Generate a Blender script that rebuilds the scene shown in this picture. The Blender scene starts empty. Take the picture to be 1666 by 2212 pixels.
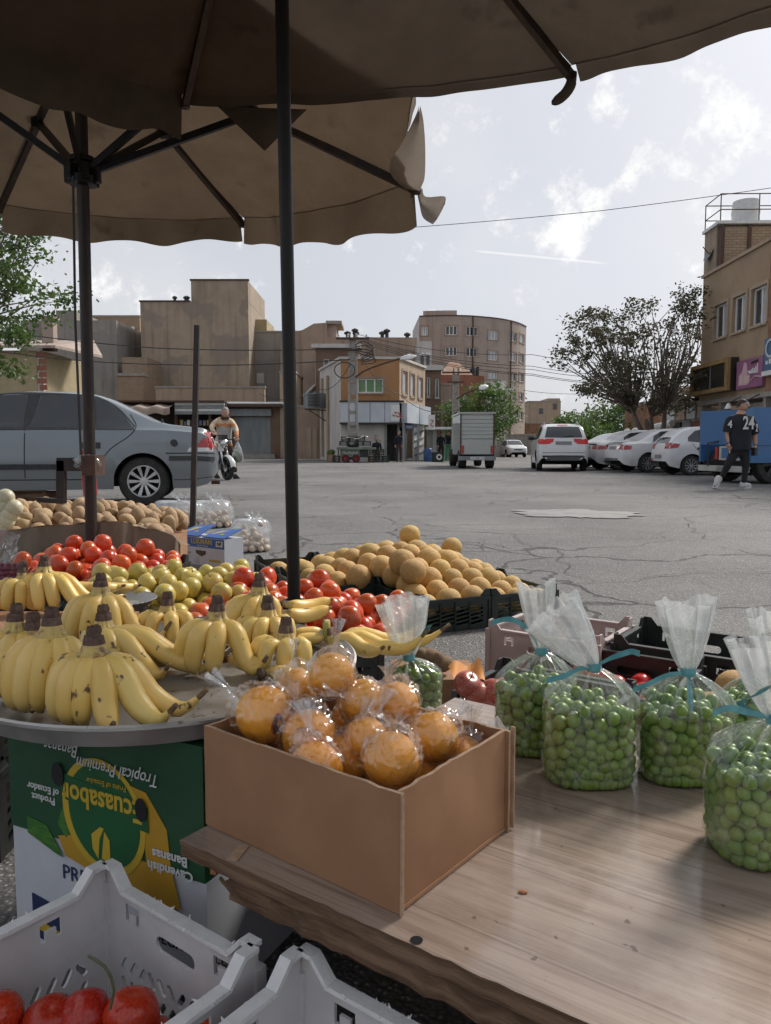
import bpy, bmesh, math, random
import numpy as np
from math import sin, cos, pi, radians as R, sqrt, atan2
from mathutils import Vector, Matrix, noise
from mathutils.bvhtree import BVHTree
V = Vector
sc = bpy.context.scene
COL = sc.collection
random.seed(7); np.random.seed(7)
# ------------------------------------------------------------------ camera
# photograph measured on a 1666 x 2212 grid: focal length 1664, eye level at row 966, lens 0.83 m above the street
F, EYE, H = 1664.0, 966.0, 0.83
PIT = math.atan((1106 - EYE) / F); CP, SP = cos(PIT), sin(PIT)
cam = bpy.data.cameras.new('camera'); camo = bpy.data.objects.new('camera', cam); COL.objects.link(camo)
camo.location = (0, 0, H); camo.rotation_euler = (pi / 2 - PIT, 0, 0)
cam.sensor_fit = 'VERTICAL'; cam.sensor_height = 36; cam.sensor_width = 36; cam.lens = 36 * F / 2212
cam.clip_start = 0.05; cam.clip_end = 3000
sc.camera = camo
def ray(u, v):
 a, b = (u - 833) / F, (v - 1106) / F
 return V((a, CP - b * SP, -SP - b * CP))
def PZ(u, v, z=0.0):
 d = ray(u, v); return V((0, 0, H)) + d * ((z - H) / d.z)
def PY(u, v, y):
 d = ray(u, v); return V((0, 0, H)) + d * (y / d.y)
def XU(u, y, z=1.0):          # world x of column u at depth y
 return (u - 833) / F * (y * CP + (H - z) * SP)
def ZV(v, y): return PY(833, v, y).z
# ------------------------------------------------------------------ world, sun, exposure
SUN_EL, SUN_AZ = R(43), R(46)      # sun ahead of the camera and to the right, veiled by thin cloud
sc.view_settings.view_transform = 'Standard'; sc.view_settings.look = 'None'
sc.view_settings.exposure = 0.68; sc.view_settings.gamma = 1.0
sc.render.engine = 'CYCLES'
sc.cycles.use_denoising = True
sc.cycles.use_adaptive_sampling = True; sc.cycles.adaptive_threshold = 0.03
sc.cycles.max_bounces = 6; sc.cycles.diffuse_bounces = 3; sc.cycles.glossy_bounces = 3; sc.cycles.transparent_max_bounces = 24
sc.cycles.caustics_reflective = False; sc.cycles.caustics_refractive = False
sc.cycles.sample_clamp_indirect = 6
def nd(nt, typ, ins=None, **props):
 n = nt.nodes.new(typ)
 for k, v in props.items(): setattr(n, k, v)
 for k, v in (ins or {}).items():
  s = n.inputs[k]
  if isinstance(v, bpy.types.NodeSocket): nt.links.new(v, s)
  else: s.default_value = v
 return n
def c4(c): return (c[0], c[1], c[2], 1.0)
def mixc(nt, f, a, b, mode='MIX'):
 n = nd(nt, 'ShaderNodeMix', data_type='RGBA', blend_type=mode)
 for s, v in ((n.inputs[0], f), (n.inputs[6], a), (n.inputs[7], b)):
  if isinstance(v, bpy.types.NodeSocket): nt.links.new(v, s)
  else: s.default_value = v if not isinstance(v, tuple) or len(v) == 4 else c4(v)
 return n.outputs[2]
def mth(nt, op, a, b=None, c=None, clamp=False):
 n = nd(nt, 'ShaderNodeMath', operation=op); n.use_clamp = clamp
 for i, v in enumerate((a, b, c)):
  if v is None: continue
  if isinstance(v, bpy.types.NodeSocket): nt.links.new(v, n.inputs[i])
  else: n.inputs[i].default_value = v
 return n.outputs[0]
def mrange(nt, v, a, b, c=0.0, d=1.0, smooth=True):
 n = nd(nt, 'ShaderNodeMapRange', {0: v, 1: a, 2: b, 3: c, 4: d})
 if smooth: n.interpolation_type = 'SMOOTHSTEP'
 return n.outputs[0]
def build_world():
 w = bpy.data.worlds.new('World'); sc.world = w; w.use_nodes = True
 nt = w.node_tree; nt.nodes.clear()
 tc = nd(nt, 'ShaderNodeTexCoord'); dirv = tc.outputs['Generated']
 sky = nd(nt, 'ShaderNodeTexSky', sky_type='NISHITA'); sky.sun_disc = False
 sky.sun_elevation = SUN_EL; sky.sun_rotation = SUN_AZ; sky.air_density = 1.0; sky.dust_density = 3.0; sky.ozone_density = 1.0
 hs = nd(nt, 'ShaderNodeHueSaturation', {'Saturation': 0.34, 'Value': 1.0, 'Color': sky.outputs[0]})
 # thin high veil over the whole sky (equal everywhere), blue-grey
 base = mixc(nt, 0.62, hs.outputs[0], (5.7, 5.95, 6.65))
 # broken cloud: noise on the direction, denser round the drifts seen in the picture
 n1 = nd(nt, 'ShaderNodeTexNoise', {'Vector': dirv, 'Scale': 21.0, 'Detail': 10.0, 'Roughness': 0.68})
 n2 = nd(nt, 'ShaderNodeTexNoise', {'Vector': dirv, 'Scale': 3.1, 'Detail': 4.0, 'Roughness': 0.55})
 spots = [(1545, 258, 80, .30), (1580, 230, 40, .12), (1180, 462, 95, .30), (1265, 440, 55, .18), (1415, 340, 45, .25), (1318, 240, 30, .24), (1268, 196, 45, .22),
             (890, 518, 38, .24), (1640, 315, 45, .20), (1215, 505, 40, .15), (768, 530, 22, .2), (1350, 395, 22, .2), (1465, 372, 24, .2)]
 acc = None
 for u, v, rad, wt in spots:
  d = ray(u, v).normalized()
  dp = nd(nt, 'ShaderNodeVectorMath', {0: dirv, 1: d}, operation='DOT_PRODUCT').outputs['Value']
  k = cos(rad / F * 1.55)
  g = mth(nt, 'MULTIPLY', mrange(nt, dp, k, 1.0), wt * .43)
  acc = g if acc is None else mth(nt, 'ADD', acc, g)
 wide = mth(nt, 'MULTIPLY', mrange(nt, n2.outputs[0], .52, .75), .10)
 dens = mth(nt, 'ADD', n1.outputs[0], mth(nt, 'ADD', acc, wide))
 cl = mth(nt, 'MULTIPLY', mrange(nt, dens, .575, .80), .95)
 veil = mth(nt, 'MULTIPLY', mrange(nt, n2.outputs[0], .40, .72), .40)
 base = mixc(nt, veil, base, (7.4, 7.45, 7.5))
 colr = mixc(nt, cl, base, (9.2, 9.15, 8.95))
 # vapour trail: a thin band between two directions
 a, b = ray(1015, 541).normalized(), ray(1320, 570).normalized()
 nrm = a.cross(b).normalized(); mid = (a + b).normalized()
 off = mth(nt, 'ABSOLUTE', nd(nt, 'ShaderNodeVectorMath', {0: dirv, 1: nrm}, operation='DOT_PRODUCT').outputs['Value'])
 alo = nd(nt, 'ShaderNodeVectorMath', {0: dirv, 1: mid}, operation='DOT_PRODUCT').outputs['Value']
 half = cos((b - a).length * .5)
 trail = mth(nt, 'MULTIPLY', mrange(nt, off, .0004, .0019, 1, 0), mrange(nt, alo, half, half + .0016))
 colr = mixc(nt, mth(nt, 'MULTIPLY', trail, .4), colr, (9.8, 9.7, 9.5))
 bg = nd(nt, 'ShaderNodeBackground', {'Color': colr, 'Strength': 0.073})
 out = nd(nt, 'ShaderNodeOutputWorld', {'Surface': bg.outputs[0]})
build_world()
sun = bpy.data.lights.new('sun', 'SUN'); sun.energy = 2.4; sun.angle = R(12); sun.color = (1.0, .95, .88)
suno = bpy.data.objects.new('sun', sun); COL.objects.link(suno)
sdir = V((sin(SUN_AZ) * cos(SUN_EL), cos(SUN_AZ) * cos(SUN_EL), sin(SUN_EL)))
suno.rotation_euler = sdir.to_track_quat('Z', 'Y').to_euler(); suno.location = sdir * 60
# ------------------------------------------------------------------ materials
MATS = {}
def newmat(name):
 m = bpy.data.materials.new(name); m.use_nodes = True; nt = m.node_tree
 b = nt.nodes['Principled BSDF']; MATS[name] = m
 return m, nt, b
def mat(name, col, rough=.6, col2=None, scale=6.0, detail=5.0, lo=.35, hi=.65, var=.12, bump=0.0, bscale=60.0, metal=0.0, spec=.5,
  stretch=(1, 1, 1), rnd=0.0, spots=None, coat=0.0, rough2=None, bdist=.002, subs=0.0):
 """principled material: two tones blended by noise, optional fine bump, optional dark spots, optional change from object to object"""
 m, nt, b = newmat(name)
 if col2 is None: col2 = tuple(min(1, c * (1 + 2 * var)) for c in col); col = tuple(c * (1 - var) for c in col)
 tc = nd(nt, 'ShaderNodeTexCoord'); mp = nd(nt, 'ShaderNodeMapping', {'Vector': tc.outputs['Object'], 'Scale': stretch})
 vec = mp.outputs[0]
 oi = nd(nt, 'ShaderNodeObjectInfo')
 if rnd:
  vec = nd(nt, 'ShaderNodeVectorMath', {0: vec, 1: nd(nt, 'ShaderNodeCombineXYZ', {0: mth(nt, 'MULTIPLY', oi.outputs['Random'], 50.0)}).outputs[0]}, operation='ADD').outputs[0]
 n = nd(nt, 'ShaderNodeTexNoise', {'Vector': vec, 'Scale': scale, 'Detail': detail, 'Roughness': .6})
 f = mrange(nt, n.outputs[0], lo, hi)
 c = mixc(nt, f, col, col2)
 if spots:
  scol, sscale, slo, shi = spots
  n2 = nd(nt, 'ShaderNodeTexNoise', {'Vector': vec, 'Scale': sscale, 'Detail': 3.0})
  c = mixc(nt, mrange(nt, n2.outputs[0], slo, shi), c, scol)
 if rnd:
  h = nd(nt, 'ShaderNodeHueSaturation', {'Hue': mth(nt, 'ADD', .5, mth(nt, 'MULTIPLY', mth(nt, 'SUBTRACT', oi.outputs['Random'], .5), rnd * .12)),
             'Value': mth(nt, 'ADD', 1 - rnd, mth(nt, 'MULTIPLY', mth(nt, 'FRACT', mth(nt, 'MULTIPLY', oi.outputs['Random'], 7.31)), 2 * rnd)), 'Color': c})
  c = h.outputs[0]
 nt.links.new(c, b.inputs['Base Color'])
 if rough2 is None: b.inputs['Roughness'].default_value = rough
 else: nt.links.new(mrange(nt, n.outputs[0], .3, .7, rough, rough2), b.inputs['Roughness'])
 b.inputs['Metallic'].default_value = metal; b.inputs['Specular IOR Level'].default_value = spec
 if coat: b.inputs['Coat Weight'].default_value = coat; b.inputs['Coat Roughness'].default_value = .05
 if subs:
  b.inputs['Subsurface Weight'].default_value = subs; b.inputs['Subsurface Radius'].default_value = (.02, .012, .006); b.inputs['Subsurface Scale'].default_value = .3
 if bump:
  nb = nd(nt, 'ShaderNodeTexNoise', {'Vector': vec, 'Scale': bscale, 'Detail': 6.0, 'Roughness': .65})
  bp = nd(nt, 'ShaderNodeBump', {'Strength': bump, 'Distance': bdist, 'Height': nb.outputs[0]})
  nt.links.new(bp.outputs[0], b.inputs['Normal'])
 return m
def emat(name, col, rough=.5, **k): return mat(name, col, rough, var=.05, **k)
def brick_mat(name, c1, c2, mortar, scale, bump=.5, ms=.02, squash=1.0):
 m, nt, b = newmat(name)
 tc = nd(nt, 'ShaderNodeTexCoord')
 sx = nd(nt, 'ShaderNodeSeparateXYZ', {0: tc.outputs['Object']})
 cx = nd(nt, 'ShaderNodeCombineXYZ', {0: mth(nt, 'ADD', sx.outputs[0], sx.outputs[1]), 1: sx.outputs[2]})
 br = nd(nt, 'ShaderNodeTexBrick', {'Vector': cx.outputs[0], 'Color1': c4(c1), 'Color2': c4(c2), 'Mortar': c4(mortar), 'Scale': scale, 'Mortar Size': ms,
                                         'Brick Width': .5, 'Row Height': .17})
 n = nd(nt, 'ShaderNodeTexNoise', {'Vector': tc.outputs['Object'], 'Scale': 1.1, 'Detail': 7.0})
 c = mixc(nt, mrange(nt, n.outputs[0], .35, .7, 0, .35), br.outputs[0], tuple(x * .55 for x in c1))
 nt.links.new(c, b.inputs['Base Color']); b.inputs['Roughness'].default_value = .85
 bp = nd(nt, 'ShaderNodeBump', {'Strength': bump, 'Distance': .02, 'Height': mth(nt, 'SUBTRACT', 1.0, br.outputs['Fac'])})
 nt.links.new(bp.outputs[0], b.inputs['Normal'])
 return m
def wall_mat(name, c1, c2, stain=(.12, .10, .08), patch=None):
 """rendered wall: two tones, rain streaks from the top, blotches"""
 m, nt, b = newmat(name)
 tc = nd(nt, 'ShaderNodeTexCoord'); o = tc.outputs['Object']
 n = nd(nt, 'ShaderNodeTexNoise', {'Vector': o, 'Scale': .55, 'Detail': 8.0, 'Roughness': .65})
 c = mixc(nt, mrange(nt, n.outputs[0], .35, .65), c1, c2)
 mp = nd(nt, 'ShaderNodeMapping', {'Vector': o, 'Scale': (1.6, 1.6, .12)})
 s = nd(nt, 'ShaderNodeTexNoise', {'Vector': mp.outputs[0], 'Scale': 1.5, 'Detail': 6.0})
 c = mixc(nt, mrange(nt, s.outputs[0], .45, .75, 0, .6), c, stain)
 if patch:
  n3 = nd(nt, 'ShaderNodeTexNoise', {'Vector': o, 'Scale': .28, 'Detail': 3.0})
  c = mixc(nt, mrange(nt, n3.outputs[0], .53, .57, 0, .7), c, patch)
 g = nd(nt, 'ShaderNodeTexNoise', {'Vector': o, 'Scale': 14.0, 'Detail': 5.0})
 c = mixc(nt, mrange(nt, g.outputs[0], .4, .8, 0, .22), c, tuple(x * .5 for x in c1))
 nt.links.new(c, b.inputs['Base Color']); b.inputs['Roughness'].default_value = .9
 bp = nd(nt, 'ShaderNodeBump', {'Strength': .35, 'Distance': .03, 'Height': g.outputs[0]})
 nt.links.new(bp.outputs[0], b.inputs['Normal'])
 return m
def film_mat(name, white=.18, tint=(.92, .95, .95), wr=24.0, rough=.12, edge=.55, glint=.3):
 """thin clear plastic: mostly see-through, glossy folds, a little milky"""
 m, nt, b = newmat(name); nt.nodes.remove(b)
 out = nt.nodes['Material Output']
 tc = nd(nt, 'ShaderNodeTexCoord')
 n = nd(nt, 'ShaderNodeTexNoise', {'Vector': tc.outputs['Object'], 'Scale': wr, 'Detail': 4.0, 'Roughness': .55, 'Distortion': .8})
 bp = nd(nt, 'ShaderNodeBump', {'Strength': .5, 'Distance': .008, 'Height': n.outputs[0]})
 tr = nd(nt, 'ShaderNodeBsdfTransparent', {'Color': c4(tint)})
 gl = nd(nt, 'ShaderNodeBsdfGlossy', {'Color': (.95, .97, 1, 1), 'Roughness': rough, 'Normal': bp.outputs[0]})
 df = nd(nt, 'ShaderNodeBsdfDiffuse', {'Color': (.82, .84, .84, 1), 'Normal': bp.outputs[0]})
 tl = nd(nt, 'ShaderNodeBsdfTranslucent', {'Color': (.82, .84, .84, 1), 'Normal': bp.outputs[0]})
 milk = nd(nt, 'ShaderNodeMixShader', {0: .5, 1: df.outputs[0], 2: tl.outputs[0]})
 lw = nd(nt, 'ShaderNodeLayerWeight', {'Blend': .35, 'Normal': bp.outputs[0]})
 fold = mrange(nt, n.outputs[0], .5, .72)
 n2 = nd(nt, 'ShaderNodeTexNoise', {'Vector': tc.outputs['Object'], 'Scale': wr * .55, 'Detail': 2.0, 'Distortion': 2.6})
 crease_glint = mth(nt, 'MULTIPLY', mrange(nt, mth(nt, 'ABSOLUTE', mth(nt, 'SUBTRACT', n2.outputs[0], .5)), .0, .014, 1, 0), glint)  # thin whitened noise lines, painted glints along the film's creases
 a = nd(nt, 'ShaderNodeMixShader', {0: mth(nt, 'ADD', white, mth(nt, 'ADD', crease_glint, mth(nt, 'MULTIPLY', fold, white * .5)), clamp=True), 1: tr.outputs[0], 2: milk.outputs[0]})
 f = mth(nt, 'ADD', .06, mth(nt, 'ADD', mth(nt, 'MULTIPLY', crease_glint, .5), mth(nt, 'MULTIPLY', lw.outputs['Facing'], edge * .55)), clamp=True)
 bmx = nd(nt, 'ShaderNodeMixShader', {0: f, 1: a.outputs[0], 2: gl.outputs[0]})
 nt.links.new(bmx.outputs[0], out.inputs['Surface'])
 return m
def glass_mat(name, col=(.02, .025, .03), rough=.06):
 m, nt, b = newmat(name)
 b.inputs['Base Color'].default_value = c4(col); b.inputs['Roughness'].default_value = rough; b.inputs['Specular IOR Level'].default_value = .8
 return m
def leaf_mat(name, c1, c2, trans=.35):
 m, nt, b = newmat(name); out = nt.nodes['Material Output']
 tc = nd(nt, 'ShaderNodeTexCoord')
 n = nd(nt, 'ShaderNodeTexNoise', {'Vector': tc.outputs['Object'], 'Scale': 2.5, 'Detail': 6.0})
 c = mixc(nt, mrange(nt, n.outputs[0], .35, .68), c1, c2)
 nt.links.new(c, b.inputs['Base Color']); b.inputs['Roughness'].default_value = .55
 tl = nd(nt, 'ShaderNodeBsdfTranslucent', {'Color': c})
 mx = nd(nt, 'ShaderNodeMixShader', {0: trans, 1: b.outputs[0], 2: tl.outputs[0]})
 nt.links.new(mx.outputs[0], out.inputs['Surface'])
 return m
def cloth_mat(name, c1, c2, trans=.25, wscale=380):
 m, nt, b = newmat(name); out = nt.nodes['Material Output']
 tc = nd(nt, 'ShaderNodeTexCoord'); o = tc.outputs['Object']
 n = nd(nt, 'ShaderNodeTexNoise', {'Vector': o, 'Scale': 2.2, 'Detail': 8.0, 'Roughness': .7})
 c = mixc(nt, mrange(nt, n.outputs[0], .3, .7), c1, c2)
 st = nd(nt, 'ShaderNodeTexNoise', {'Vector': o, 'Scale': 5.0, 'Detail': 4.0})
 c = mixc(nt, mrange(nt, st.outputs[0], .62, .75, 0, .5), c, tuple(x * .45 for x in c1))
 wv = nd(nt, 'ShaderNodeTexNoise', {'Vector': o, 'Scale': wscale, 'Detail': 2.0})
 wr = nd(nt, 'ShaderNodeTexNoise', {'Vector': o, 'Scale': 9.0, 'Detail': 5.0})
 bp = nd(nt, 'ShaderNodeBump', {'Strength': .35, 'Distance': .004, 'Height': mth(nt, 'ADD', mth(nt, 'MULTIPLY', wv.outputs[0], .35), mth(nt, 'MULTIPLY', wr.outputs[0], 2.2))})
 df = nd(nt, 'ShaderNodeBsdfDiffuse', {'Color': c, 'Normal': bp.outputs[0]})
 tl = nd(nt, 'ShaderNodeBsdfTranslucent', {'Color': c, 'Normal': bp.outputs[0]})
 mx = nd(nt, 'ShaderNodeMixShader', {0: trans, 1: df.outputs[0], 2: tl.outputs[0]})
 nt.nodes.remove(b); nt.links.new(mx.outputs[0], out.inputs['Surface'])
 return m
# ------------------------------------------------------------------ mesh building
class MB:
 def __init__(s): s.v = []; s.f = []; s.m = []
 def add(s, vs, fs, mi=0):
  o = len(s.v); s.v += [tuple(x) for x in vs]; s.f += [tuple(i + o for i in f) for f in fs]; s.m += [mi] * len(fs); return s
 def box(s, c, d, rz=0.0, mi=0, M=None):
  hx, hy, hz = d[0] / 2, d[1] / 2, d[2] / 2
  vs = [V((x, y, z)) for z in (-hz, hz) for y in (-hy, hy) for x in (-hx, hx)]
  Mx = M if M is not None else Matrix.Translation(c) @ Matrix.Rotation(rz, 4, 'Z')
  return s.add([Mx @ p for p in vs], [(0, 2, 3, 1), (4, 5, 7, 6), (0, 1, 5, 4), (2, 6, 7, 3), (0, 4, 6, 2), (1, 3, 7, 5)], mi)
 def b2(s, lo, hi, mi=0): return s.box([(a + b) / 2 for a, b in zip(lo, hi)], [abs(b - a) for a, b in zip(lo, hi)], 0, mi)
 def beam(s, a, b, w, h=None, mi=0, up=(0, 0, 1)):
  a, b = V(a), V(b); h = h or w; d = (b - a); L = d.length
  if L < 1e-6: return s
  d.normalize(); u = V(up)
  if abs(d.dot(u)) > .98: u = V((0, 1, 0)) if abs(d.y) < .9 else V((1, 0, 0))
  x = d.cross(u).normalized(); z = x.cross(d).normalized()
  M = Matrix(((x.x, d.x, z.x, (a.x + b.x) / 2), (x.y, d.y, z.y, (a.y + b.y) / 2), (x.z, d.z, z.z, (a.z + b.z) / 2), (0, 0, 0, 1)))
  return s.box(None, (w, L, h), M=M, mi=mi)
 def tube(s, pts, rad, seg=8, cap=True, mi=0, flat=1.0):
  pts = [V(p) for p in pts]; n = len(pts)
  if not hasattr(rad, '__len__'): rad = [rad] * n
  t = [(pts[min(i + 1, n - 1)] - pts[max(i - 1, 0)]).normalized() for i in range(n)]
  u = t[0].orthogonal().normalized(); vs = []
  for i in range(n):
   u = (u - t[i] * u.dot(t[i])).normalized(); w = t[i].cross(u)
   for k in range(seg):
    a = 2 * pi * k / seg; vs.append(pts[i] + (u * cos(a) + w * sin(a) * flat) * rad[i])
  fs = [(i * seg + k, i * seg + (k + 1) % seg, (i + 1) * seg + (k + 1) % seg, (i + 1) * seg + k) for i in range(n - 1) for k in range(seg)]
  if cap: fs += [tuple(reversed(range(seg))), tuple((n - 1) * seg + k for k in range(seg))]
  return s.add(vs, fs, mi)
 def lathe(s, prof, seg=16, M=None, mi=0, close=False, wob=None):
  M = M or Matrix(); vs = []
  for i, (r, z) in enumerate(prof):
   for k in range(seg):
    a = 2 * pi * k / seg; rr = r * (wob(a, i) if wob else 1)
    vs.append(M @ V((rr * cos(a), rr * sin(a), z)))
  n = len(prof)
  fs = [(i * seg + k, i * seg + (k + 1) % seg, (i + 1) * seg + (k + 1) % seg, (i + 1) * seg + k) for i in range(n - 1) for k in range(seg)]
  if close:
   if prof[0][0] > 1e-6: fs.append(tuple(reversed(range(seg))))
   if prof[-1][0] > 1e-6: fs.append(tuple((n - 1) * seg + k for k in range(seg)))
  return s.add(vs, fs, mi)
 def sphere(s, c, r, nu=12, nv=8, mi=0, M=None, fn=None):
  r = r if hasattr(r, '__len__') else (r, r, r)
  vs = []; M = M or Matrix.Translation(c)
  for j in range(nv + 1):
   ph = pi * j / nv
   for k in range(nu):
    a = 2 * pi * k / nu; p = V((sin(ph) * cos(a), sin(ph) * sin(a), cos(ph)))
    q = fn(p) if fn else 1.0
    vs.append(M @ V((p.x * r[0] * q, p.y * r[1] * q, p.z * r[2] * q)))
  fs = [(j * nu + k, (j + 1) * nu + k, (j + 1) * nu + (k + 1) % nu, j * nu + (k + 1) % nu) for j in range(nv) for k in range(nu)]
  return s.add(vs, fs, mi)
 def ext(s, poly, vec, mi=0):
  poly = [V(p) for p in poly]; n = len(poly); vec = V(vec)
  fs = [tuple(reversed(range(n))), tuple(range(n, 2 * n))] + [(i, (i + 1) % n, (i + 1) % n + n, i + n) for i in range(n)]
  return s.add(poly + [p + vec for p in poly], fs, mi)
 def grid(s, fn, nu, nv, mi=0, wrapu=False):
  cu = nu if wrapu else nu + 1
  vs = [fn(i / nu, j / nv) for j in range(nv + 1) for i in range(cu)]
  fs = [(j * cu + i, j * cu + (i + 1) % cu, (j + 1) * cu + (i + 1) % cu, (j + 1) * cu + i) for j in range(nv) for i in range(nu)]
  return s.add(vs, fs, mi)
 def mesh(s, me, M=None, mi=0):
  M = M or Matrix()
  return s.add([M @ v.co for v in me.vertices], [tuple(p.vertices) for p in me.polygons], mi)
 def data(s, name, mats, smooth=False, M=None, weld=False):
  me = bpy.data.meshes.new(name)
  vs = s.v if M is None else [tuple(M @ V(p)) for p in s.v]
  me.from_pydata(vs, [], s.f)
  if not isinstance(mats, (list, tuple)): mats = [mats]
  for m in mats: me.materials.append(MATS[m] if isinstance(m, str) else m)
  if len(mats) > 1: me.polygons.foreach_set('material_index', s.m)
  bm = bmesh.new(); bm.from_mesh(me)
  if weld: bmesh.ops.remove_doubles(bm, verts=bm.verts, dist=1e-5)
  bmesh.ops.recalc_face_normals(bm, faces=bm.faces); bm.to_mesh(me); bm.free()
  if smooth:
   me.polygons.foreach_set('use_smooth', [True] * len(me.polygons))
   if smooth is not True: me.set_sharp_from_angle(angle=R(smooth))
  me.update(); return me
 def build(s, name, mats, parent=None, smooth=False, world=True, weld=False):
  M = wmat(parent).inverted() if (parent and world) else None
  o = bpy.data.objects.new(name, s.data(name, mats, smooth, M, weld)); COL.objects.link(o)
  if parent: o.parent = parent
  return o
def wmat(o):
 m = o.matrix_basis.copy()
 while o.parent: o = o.parent; m = o.matrix_basis @ m
 return m
def thing(name, label, cat, loc=(0, 0, 0), rz=0.0, group=None, scale=1.0):
 o = bpy.data.objects.new(name, None); COL.objects.link(o); o.empty_display_size = .1
 o.location = loc; o.rotation_euler = (0, 0, rz); o.scale = (scale,) * 3
 o['label'] = label; o['category'] = cat
 if group: o['group'] = group
 return o
def tag(o, label, cat, group=None, kind=None):
 o['label'] = label; o['category'] = cat
 if group: o['group'] = group
 if kind: o['kind'] = kind
 return o
def struct(o): o['kind'] = 'structure'; return o
def rooted(mb, name, mats, label, cat, group=None, smooth=False, base=None, weld=False):
 """one-mesh thing: its origin goes to the middle of its foot"""
 a = np.array(mb.v); lo, hi = a.min(0), a.max(0)
 b = V(base) if base is not None else V(((lo[0] + hi[0]) / 2, (lo[1] + hi[1]) / 2, lo[2]))
 o = bpy.data.objects.new(name, mb.data(name, mats, smooth, Matrix.Translation(-b), weld)); o.location = b; COL.objects.link(o)
 return tag(o, label, cat, group)
def inst(me, name, loc, rot, scale, label=None, cat=None, group=None, parent=None):
 o = bpy.data.objects.new(name, me); o.location = loc; o.rotation_euler = rot
 o.scale = scale if hasattr(scale, '__len__') else (scale,) * 3
 COL.objects.link(o)
 if parent: o.parent = parent
 if label: tag(o, label, cat, group)
 return o
def dup(root, loc=None, rz=None, label=None, scale=None):
 r = root.copy(); COL.objects.link(r)
 if loc is not None: r.location = loc
 if rz is not None: r.rotation_euler = (0, 0, rz)
 if scale: r.scale = (scale,) * 3
 if label: r['label'] = label
 for ch in list(root.children):
  c = ch.copy(); COL.objects.link(c); c.parent = r
  for g in list(ch.children):
   d = g.copy(); COL.objects.link(d); d.parent = c
 return r
def curve_mesh(cu):
 o = bpy.data.objects.new('tmp', cu); me0 = o.to_mesh()
 vs = [v.co.copy() for v in me0.vertices]; fs = [tuple(p.vertices) for p in me0.polygons]
 o.to_mesh_clear(); bpy.data.objects.remove(o); bpy.data.curves.remove(cu)
 return vs, fs
def panel(outline, holes, thick):
 """flat plate in the xy plane with holes, thickness along z: (verts, faces)"""
 cu = bpy.data.curves.new('panel', 'CURVE'); cu.dimensions = '2D'; cu.fill_mode = 'BOTH'; cu.extrude = thick / 2
 for pl in [outline] + holes:
  sp = cu.splines.new('POLY'); sp.points.add(len(pl) - 1); sp.use_cyclic_u = True
  for i, p in enumerate(pl): sp.points[i].co = (p[0], p[1], 0, 1)
 return curve_mesh(cu)
def text_mb(mb, body, size, M, ext=.0006, align='CENTER', shear=0.0, bold=0.0, mi=0, sx=1.0):
 cu = bpy.data.curves.new('text', 'FONT'); cu.body = body; cu.size = size; cu.extrude = ext; cu.align_x = align; cu.align_y = 'CENTER'
 cu.shear = shear; cu.offset = bold; cu.resolution_u = 3
 vs, fs = curve_mesh(cu)
 mb.add([M @ V((v.x * sx, v.y, v.z)) for v in vs], fs, mi); return mb
def frame_m(o, x, y, z):
 """matrix with the given axes as columns and origin o"""
 o, x, y, z = V(o), V(x), V(y), V(z)
 return Matrix(((x.x, y.x, z.x, o.x), (x.y, y.y, z.y, o.y), (x.z, y.z, z.z, o.z), (0, 0, 0, 1)))
def settle(p, r, floor, clamp, it=140, g=.25):
 """drop spheres p (n,3) of radii r onto floor(x,y), pushed apart, kept inside clamp"""
 p = p.copy(); n = len(p); md = r[:, None] + r[None, :]
 for k in range(it):
  p[:, 2] -= g * r.mean() * (1 - .7 * k / it)
  for _ in range(2):
   d = p[:, None, :] - p[None, :, :]; L = np.sqrt((d ** 2).sum(2)) + 1e-9
   ov = np.clip(md - L, 0, None); np.fill_diagonal(ov, 0)
   p += (d / L[..., None] * ov[..., None] * .36).sum(1)
   p = clamp(p)
   p[:, 2] = np.maximum(p[:, 2], floor(p[:, 0], p[:, 1]) + r * .92)
 return p
def rrot(): return (random.uniform(0, 6.28), random.uniform(0, 6.28), random.uniform(0, 6.28))
def smoothpath(pts, n):
 """Catmull-Rom through pts"""
 P = [V(p) for p in pts]; P = [P[0] * 2 - P[1]] + P + [P[-1] * 2 - P[-2]]; out = []
 m = len(P) - 3
 for i in range(n + 1):
  t = i / n * m; k = min(int(t), m - 1); t -= k
  a, b, c, d = P[k:k + 4]
  out.append(.5 * ((2 * b) + (c - a) * t + (2 * a - 5 * b + 4 * c - d) * t * t + (3 * b - a - 3 * c + d) * t ** 3))
 return out
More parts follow.
